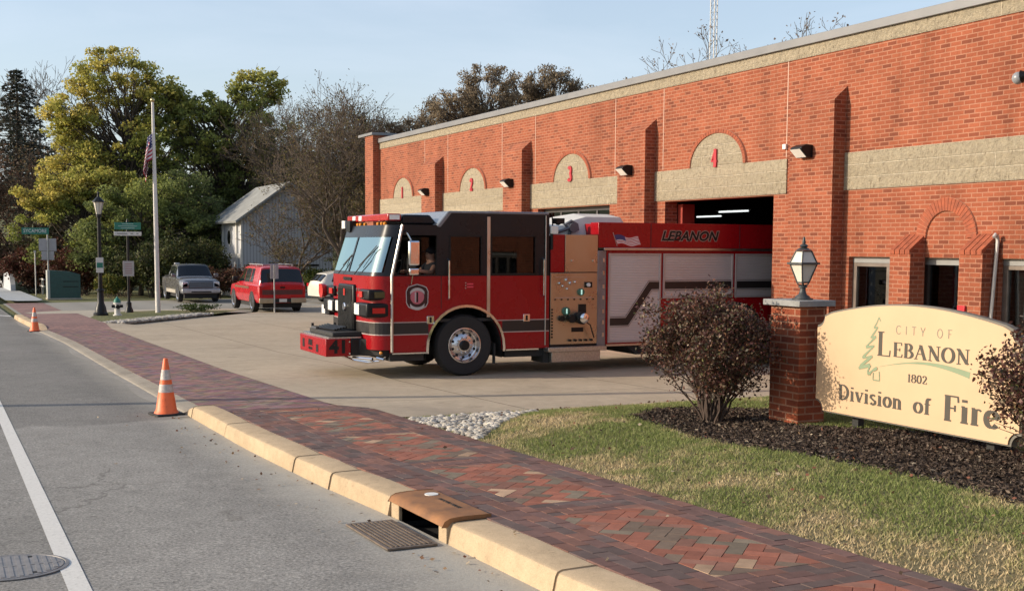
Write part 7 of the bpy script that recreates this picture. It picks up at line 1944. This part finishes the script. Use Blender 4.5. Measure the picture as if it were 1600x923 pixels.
clumpy_tree('broadleaf_tree', 'low spreading bright yellow green tree in front of the tallest tree', (-84.0, -5.0, -.95), 9.0,
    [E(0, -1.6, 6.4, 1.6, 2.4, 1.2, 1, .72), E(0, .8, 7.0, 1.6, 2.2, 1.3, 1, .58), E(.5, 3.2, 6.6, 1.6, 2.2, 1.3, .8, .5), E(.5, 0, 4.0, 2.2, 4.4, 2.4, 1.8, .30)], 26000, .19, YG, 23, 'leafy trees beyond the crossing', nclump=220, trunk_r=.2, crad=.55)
clumpy_tree('broadleaf_tree', 'dark olive tree between the lamp and the flagpole', (-78.5, -2.2, -.9), 7.5,
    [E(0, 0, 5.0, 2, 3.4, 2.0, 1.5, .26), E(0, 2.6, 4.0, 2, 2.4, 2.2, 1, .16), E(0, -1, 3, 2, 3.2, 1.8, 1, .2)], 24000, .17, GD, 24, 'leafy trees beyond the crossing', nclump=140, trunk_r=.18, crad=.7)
clumpy_tree('broadleaf_tree', 'dark evergreen tree beside the white house', (-80.5, .9, -.9), 8.6,
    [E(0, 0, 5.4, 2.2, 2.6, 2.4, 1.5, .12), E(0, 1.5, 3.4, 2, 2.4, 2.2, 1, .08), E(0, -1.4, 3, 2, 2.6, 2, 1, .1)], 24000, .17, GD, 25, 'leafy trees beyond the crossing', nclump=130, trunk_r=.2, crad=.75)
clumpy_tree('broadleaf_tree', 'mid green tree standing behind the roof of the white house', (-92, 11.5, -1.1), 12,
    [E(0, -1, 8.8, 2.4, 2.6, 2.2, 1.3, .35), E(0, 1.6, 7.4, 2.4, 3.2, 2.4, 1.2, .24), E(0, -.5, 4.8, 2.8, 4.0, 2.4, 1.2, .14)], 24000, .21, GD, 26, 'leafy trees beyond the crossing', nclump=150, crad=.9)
# conifer
def conifer(label, loc, h, r, seed, zmin=.28):
    T = thing('conifer', label, 'tree', loc); rr = np.random.RandomState(seed); rn = random.Random(seed)
    m = MB(); m.tube([(0, 0, -.3), (0, 0, h * .5), (0, 0, h)], [h * .02, h * .013, .03], 8); m.build('trunk', BARK, T)
    segs = []; P = []
    z = h * zmin
    while z < h * .99:
        k = 1 - (z / h - zmin) / (1 - zmin); n = rn.randint(4, 6); a0 = rn.uniform(0, 6.28)
        for j in range(n):
            a = a0 + 6.28 * j / n + rn.uniform(-.3, .3); L = (r * k ** .62 + .12) * rn.uniform(.65, 1.1); dz = L * rn.uniform(-.18, .05)
            e = Vector((L * math.cos(a), L * math.sin(a), z + dz)); s = Vector((0, 0, z)); segs.append((tuple(s), tuple(e), .05, .015))
            q = int(70 * (L / r) + 9); t_ = rr.uniform(.18, 1.03, q); w_ = .32 * L * (1.05 - t_) + .12
            side = Vector((-math.sin(a), math.cos(a), 0)); off = rr.uniform(-1, 1, q) * w_
            pts = np.array(s)[None] + (np.array(e) - np.array(s))[None] * t_[:, None] + np.array(side)[None] * off[:, None]; pts[:, 2] += -.10 * L * t_ ** 2 - np.abs(off) * .2 + rr.normal(size=q) * .06; P.append(pts)
        z += h * .017 * rn.uniform(.7, 1.4)
    V, F = tubes_np(segs, 4); np_mesh('branches', V, 4, BARK, F=F, parent=T)
    P = np.concatenate(P); V = cards(P, .42, rr, .5, .4); b = np.array([(.05, .06, .045), (.08, .08, .055), (.11, .095, .075)]); c = b[rr.randint(0, 3, len(P))] * rr.uniform(.7, 1.3, (len(P), 1))
    np_mesh('foliage', V, 4, NEEDLE, np.repeat(c, 4, 0), parent=T)
conifer('dark pointed spruce with drooping tiers', (-118, -6.9, zt(-118, -6.9) - .1), 18.6, 5.0, 31)
# bare crowns beyond
bare_tree('bare_tree', 'very tall pale leafless tree rising behind the spruce', (-132, -2.5, zt(-132, -2.5)), 20.5, 41, BARKG, 'leafless trees on the far slope', depth=7, kids=(2, 3), spread=.55, minr=.022)
bare_tree('bare_tree', 'tall pale leafless tree with a wide crown behind the spruce', (-140, -8.5, zt(-140, -8.5)), 19, 42, BARKG, 'leafless trees on the far slope', depth=7, kids=(2, 3), spread=.6, minr=.022)
bare_tree('bare_tree', 'brown leafless tree standing low in front of the spruce', (-104, -8.6, zt(-104, -8.6)), 11.5, 43, BARKB, 'leafless trees on the far slope', depth=7, kids=(2, 3), spread=.7, minr=.018, leaves=3500, lcol=[(.10, .06, .04), (.14, .08, .05)], lsize=.22, lsp=.5)
bare_tree('bare_tree', 'brown tangled leafless tree between the spruce and the yellow green tree', (-101, -5.4, zt(-101, -5.4)), 12.0, 44, BARKB, 'leafless trees on the far slope', depth=7, kids=(2, 3), spread=.7, minr=.018, leaves=3500, lcol=[(.10, .06, .04), (.12, .09, .05)], lsize=.22, lsp=.5)
# twiggy brown trees in front of and beside the house
BR = [(.14, .095, .05), (.10, .08, .045), (.20, .15, .06), (.12, .12, .045)]
TK = dict(kids=(2, 3), spread=.62, first=.17, shrink=.82, leaves=9000, lcol=BR, lsize=.10, lsp=.16)
TWIG = simple('fine_twig', (.13, .10, .078), .95, 0, .2, 3)
def twiggy(label, loc, h, seed, depth=7, **kw):
    k = dict(TK); k.update(kw); return bare_tree('twiggy_tree', label, loc, h, seed, TWIG, 'brown twiggy trees near the house', depth=depth, minr=.012, **k)
twiggy('large twiggy brown tree with a forked trunk in front of the house gable', (-64.0, 6.1, -.75), 12.2, 51, depth=8)
twiggy('wide twiggy tree whose thin branches cross the pale house wall', (-66.5, 4.6, -.78), 8.0, 56, leaves=6000)
twiggy('tall fine branched brown tree behind the house gable', (-84, 8.2, -.95), 14.0, 52, depth=8)
twiggy('slender brown tree between the house and the station corner', (-69.5, 8.6, -.8), 12.4, 53, depth=8)
twiggy('dark dense twiggy tree right beside the station corner post', (-61.0, 7.6, -.7), 8.4, 54)
twiggy('brown twiggy tree partly hidden behind the corner post', (-72.0, 11.6, -.8), 11.0, 55)
# trees behind the station
BL = [(.10, .065, .038), (.075, .05, .03), (.14, .10, .06), (.05, .045, .025)]
def roof_tree(label, loc, h, seed, n=7000, src=None, **kw): return bare_tree('brown_tree', label, loc, h, seed, BARKB, 'brown leaved trees behind the station', depth=8, kids=(2, 3), spread=.6, first=.2, shrink=.8, minr=.011, leaves=n, lcol=BL, lsize=.095, lsp=.42, **kw)
BW_ = [(.16, .125, .085), (.24, .185, .12), (.32, .25, .165), (.40, .32, .22)]
def rtree(label, loc, h, ells, n, seed, nc=150): return clumpy_tree('brown_tree', label, loc, h, ells, n, .105, BW_, seed, 'brown leaved trees behind the station', nclump=nc, crad=.40, trunk_r=.2)
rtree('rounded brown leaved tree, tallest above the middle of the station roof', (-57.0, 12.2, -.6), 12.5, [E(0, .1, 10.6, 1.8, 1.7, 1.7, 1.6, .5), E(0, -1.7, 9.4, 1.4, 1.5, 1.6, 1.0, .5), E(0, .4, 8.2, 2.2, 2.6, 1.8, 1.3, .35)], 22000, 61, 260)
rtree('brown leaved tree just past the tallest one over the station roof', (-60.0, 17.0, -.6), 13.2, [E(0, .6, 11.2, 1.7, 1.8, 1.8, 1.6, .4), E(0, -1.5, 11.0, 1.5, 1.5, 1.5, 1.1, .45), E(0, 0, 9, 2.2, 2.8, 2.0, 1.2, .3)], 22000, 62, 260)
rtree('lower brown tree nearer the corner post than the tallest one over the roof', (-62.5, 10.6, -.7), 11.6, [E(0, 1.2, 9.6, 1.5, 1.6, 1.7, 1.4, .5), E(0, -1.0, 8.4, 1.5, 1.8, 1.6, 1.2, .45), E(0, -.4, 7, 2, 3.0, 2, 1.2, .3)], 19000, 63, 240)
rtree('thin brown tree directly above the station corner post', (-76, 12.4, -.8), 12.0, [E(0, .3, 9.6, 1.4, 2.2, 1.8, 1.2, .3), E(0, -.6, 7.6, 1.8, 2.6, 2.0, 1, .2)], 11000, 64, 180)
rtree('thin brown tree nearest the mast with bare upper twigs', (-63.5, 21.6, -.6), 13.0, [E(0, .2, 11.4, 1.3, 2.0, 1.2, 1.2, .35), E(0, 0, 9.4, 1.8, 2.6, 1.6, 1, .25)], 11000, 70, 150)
bare_tree('bare_tree', 'pale leafless crown fading out between the brown trees and the mast', (-72, 25.6, -.8), 14.6, 65, BARKG, 'leafless trees behind the station', depth=7, spread=.6, minr=.016, leaves=900, lcol=BL, lsize=.14)
SC = dict(depth=7, kids=(2, 3), spread=.7, first=.34, shrink=.72, minr=.011, leaves=1500, lcol=[(.20, .15, .12), (.26, .20, .16), (.14, .10, .07)], lsize=.12, lsp=.15)
bare_tree('bare_tree', 'larger leafless crown with curling twigs over the roof beside the mast', (-42.2, 18.6, -.4), 12.1, 66, BARKG, 'leafless trees behind the station', **SC)
bare_tree('bare_tree', 'smaller leafless crown over the roof farther from the mast', (-38.6, 20.6, -.4), 12.0, 69, BARKG, 'leafless trees behind the station', **SC)
clumpy_tree('broadleaf_tree', 'small ochre leaved tree top beside the mast behind the roof', (-56.5, 20.6, -.6), 12.6, [E(0, 0, 11.0, 1.2, 1.4, 1.0, 1, .8), E(0, 0, 7, 2, 2, 2, 1, .6)], 2600, .15, [(.10, .07, .04), (.22, .13, .05), (.30, .19, .08)], 68, 'leafy trees behind the station', nclump=30, crad=.6, trunk_r=.15)

# shrubs and hedges, each its own plant
DG = [(.04, .055, .022), (.07, .085, .028), (.11, .115, .035), (.06, .055, .028)]
RB = [(.09, .03, .022), (.13, .045, .03), (.06, .03, .02), (.10, .06, .03)]
YB = [(.10, .12, .02), (.20, .17, .03), (.06, .08, .02)]
SH = leaf_mat('shrub_leaf', .65, .25, .2)
def shrub(label, loc, rx, ry, h, n, size, pal, seed): return bush('shrub', label, loc, rx, ry, h, n, size, pal, [1] * len(pal), seed, 'shrubs along the far verge', base_r=.5, low=.02, stems=18, mat=SH, cat='shrub')
def G_(x, y): return (x, y, zt(x, y) - .05)
shrub('russet brown shrub behind the sycamore street name sign', G_(-86.5, -7.9), 2.0, 2.2, 3.2, 8000, .20, RB, 81)
shrub('russet shrub rising right behind the green utility cabinet', G_(-80, -5.6), 1.8, 2.4, 3.0, 8000, .18, RB, 82)
shrub('small yellow leaved shrub between the cabinet and the street lamp', G_(-74.5, -4.6), 1.0, .9, 1.5, 2600, .13, YB, 83)
shrub('dark olive shrub behind the street lamp base', G_(-76.5, -3.4), 1.6, 1.8, 3.0, 8000, .16, DG, 84)
shrub('tall dark shrub behind the hydrant', G_(-74.5, -1.8), 1.6, 1.8, 3.6, 9000, .16, DG, 85)
shrub('tall dark shrub behind the black sign post', G_(-73.6, -.4), 1.6, 1.6, 3.7, 9000, .16, DG, 86)
shrub('dark shrub close behind the silver pickup', G_(-73.6, 1.1), 1.5, 1.5, 3.3, 8000, .16, DG, 87)
shrub('dark purple shrub above the red wagon in front of the house wall', G_(-68.8, 2.5), 1.3, 1.7, 2.0, 7000, .13, PUR[:4], 88)
shrub('low dark purple shrub between the pickup and the red wagon', G_(-69.5, .6), 1.2, 1.5, 1.9, 6000, .13, PUR[:4], 89)
shrub('light green hedge shrub just past the red wagon', G_(-65.5, 5.8), 1.2, 1.6, 2.0, 7000, .12, [(.05, .075, .018), (.09, .11, .025), (.13, .14, .03)], 90)
shrub('green hedge shrub just before the white crossover', G_(-65.3, 7.6), 1.2, 1.6, 2.1, 7000, .12, [(.04, .065, .016), (.07, .095, .022), (.12, .12, .03)], 91)
shrub('green hedge shrub behind the white crossover', G_(-65.0, 9.6), 1.2, 1.7, 2.3, 7000, .12, [(.04, .06, .016), (.07, .09, .022), (.10, .10, .03)], 92)
shrub('low green ground shrub at the foot of the flagpole', (-48.3, -4.4, zg(-48) + .05), .55, .9, .42, 1600, .07, [(.05, .075, .018), (.08, .11, .025)], 93)
shrub('dark brown thicket below the spruce', G_(-97, -9.6), 2.2, 2.6, 4.2, 8000, .22, [(.07, .045, .03), (.05, .04, .025), (.035, .03, .02)], 94)
shrub('brown thicket behind the russet shrubs', G_(-94, -5.8), 2.2, 3, 5.2, 10000, .22, [(.07, .045, .03), (.05, .045, .022), (.05, .055, .02)], 95)

# far wood that closes the view
def wood():
    rr = np.random.RandomState(99); P = []; C_ = []; segs = []
    for k in range(210):
        th = rr.uniform(.02, .92); dd = rr.uniform(128, 190); x = -dd * math.cos(th); y = -13.6 + dd * math.sin(th)
        if th < .055: continue
        z0_ = zt(x, y); h = rr.uniform(9, 13) * (.8 if th > .5 else 1); w_ = rr.uniform(2.2, 3.6)
        n = 190; d = rr.normal(size=(n, 3)); d /= np.linalg.norm(d, axis=1)[:, None]; q = rr.uniform(.2, 1, n)[:, None] ** .5
        P.append(np.array([x, y, z0_ + h * .58]) + d * q * np.array([w_, w_, h * .42]))
        b = [(.075, .055, .04), (.055, .045, .03), (.05, .055, .03), (.09, .07, .05), (.03, .045, .025)][rr.randint(5)]; C_.append(np.tile(b, (n, 1)) * rr.uniform(.7, 1.2, (n, 1)))
        segs.append(((x, y, z0_ - .5), (x, y, z0_ + h * .9), .22, .06))
        for j in range(9):
            a = rr.uniform(0, 6.28); zz_ = z0_ + h * rr.uniform(.3, .8); segs.append(((x, y, zz_), (x + w_ * math.cos(a) * .8, y + w_ * math.sin(a) * .8, zz_ + h * .2), .06, .02))
    P = np.concatenate(P); C_ = np.concatenate(C_); V = cards(P, .62, rr, .2, .6)
    Vs, Fs = tubes_np(segs, 4); F = np.concatenate([np.arange(len(V)).reshape(-1, 4), Fs + len(V)])
    np_mesh('far_woods', np.concatenate([V, Vs]), 4, TLEAF, np.concatenate([np.repeat(C_, 4, 0), np.tile((.07, .055, .045), (len(Vs), 1))]), F=F, kind='stuff')
wood()

# a street-side pole behind the camera's left shoulder throws the long thin shadow over the road
UP = thing('utility_pole', 'wooden utility pole on the far side of the street', 'pole', (-20.6, -22.0, zg(-20.6) + .13))
m = MB(); m.tube([(0, 0, -.2), (0, 0, 9.5)], [.15, .11], 10); m.build('pole', BARKG, UP, smooth=True)
m = MB(); m.box(-.06, .06, -1.1, 1.1, 8.9, 9.02); m.build('crossarm', BARKG, UP)
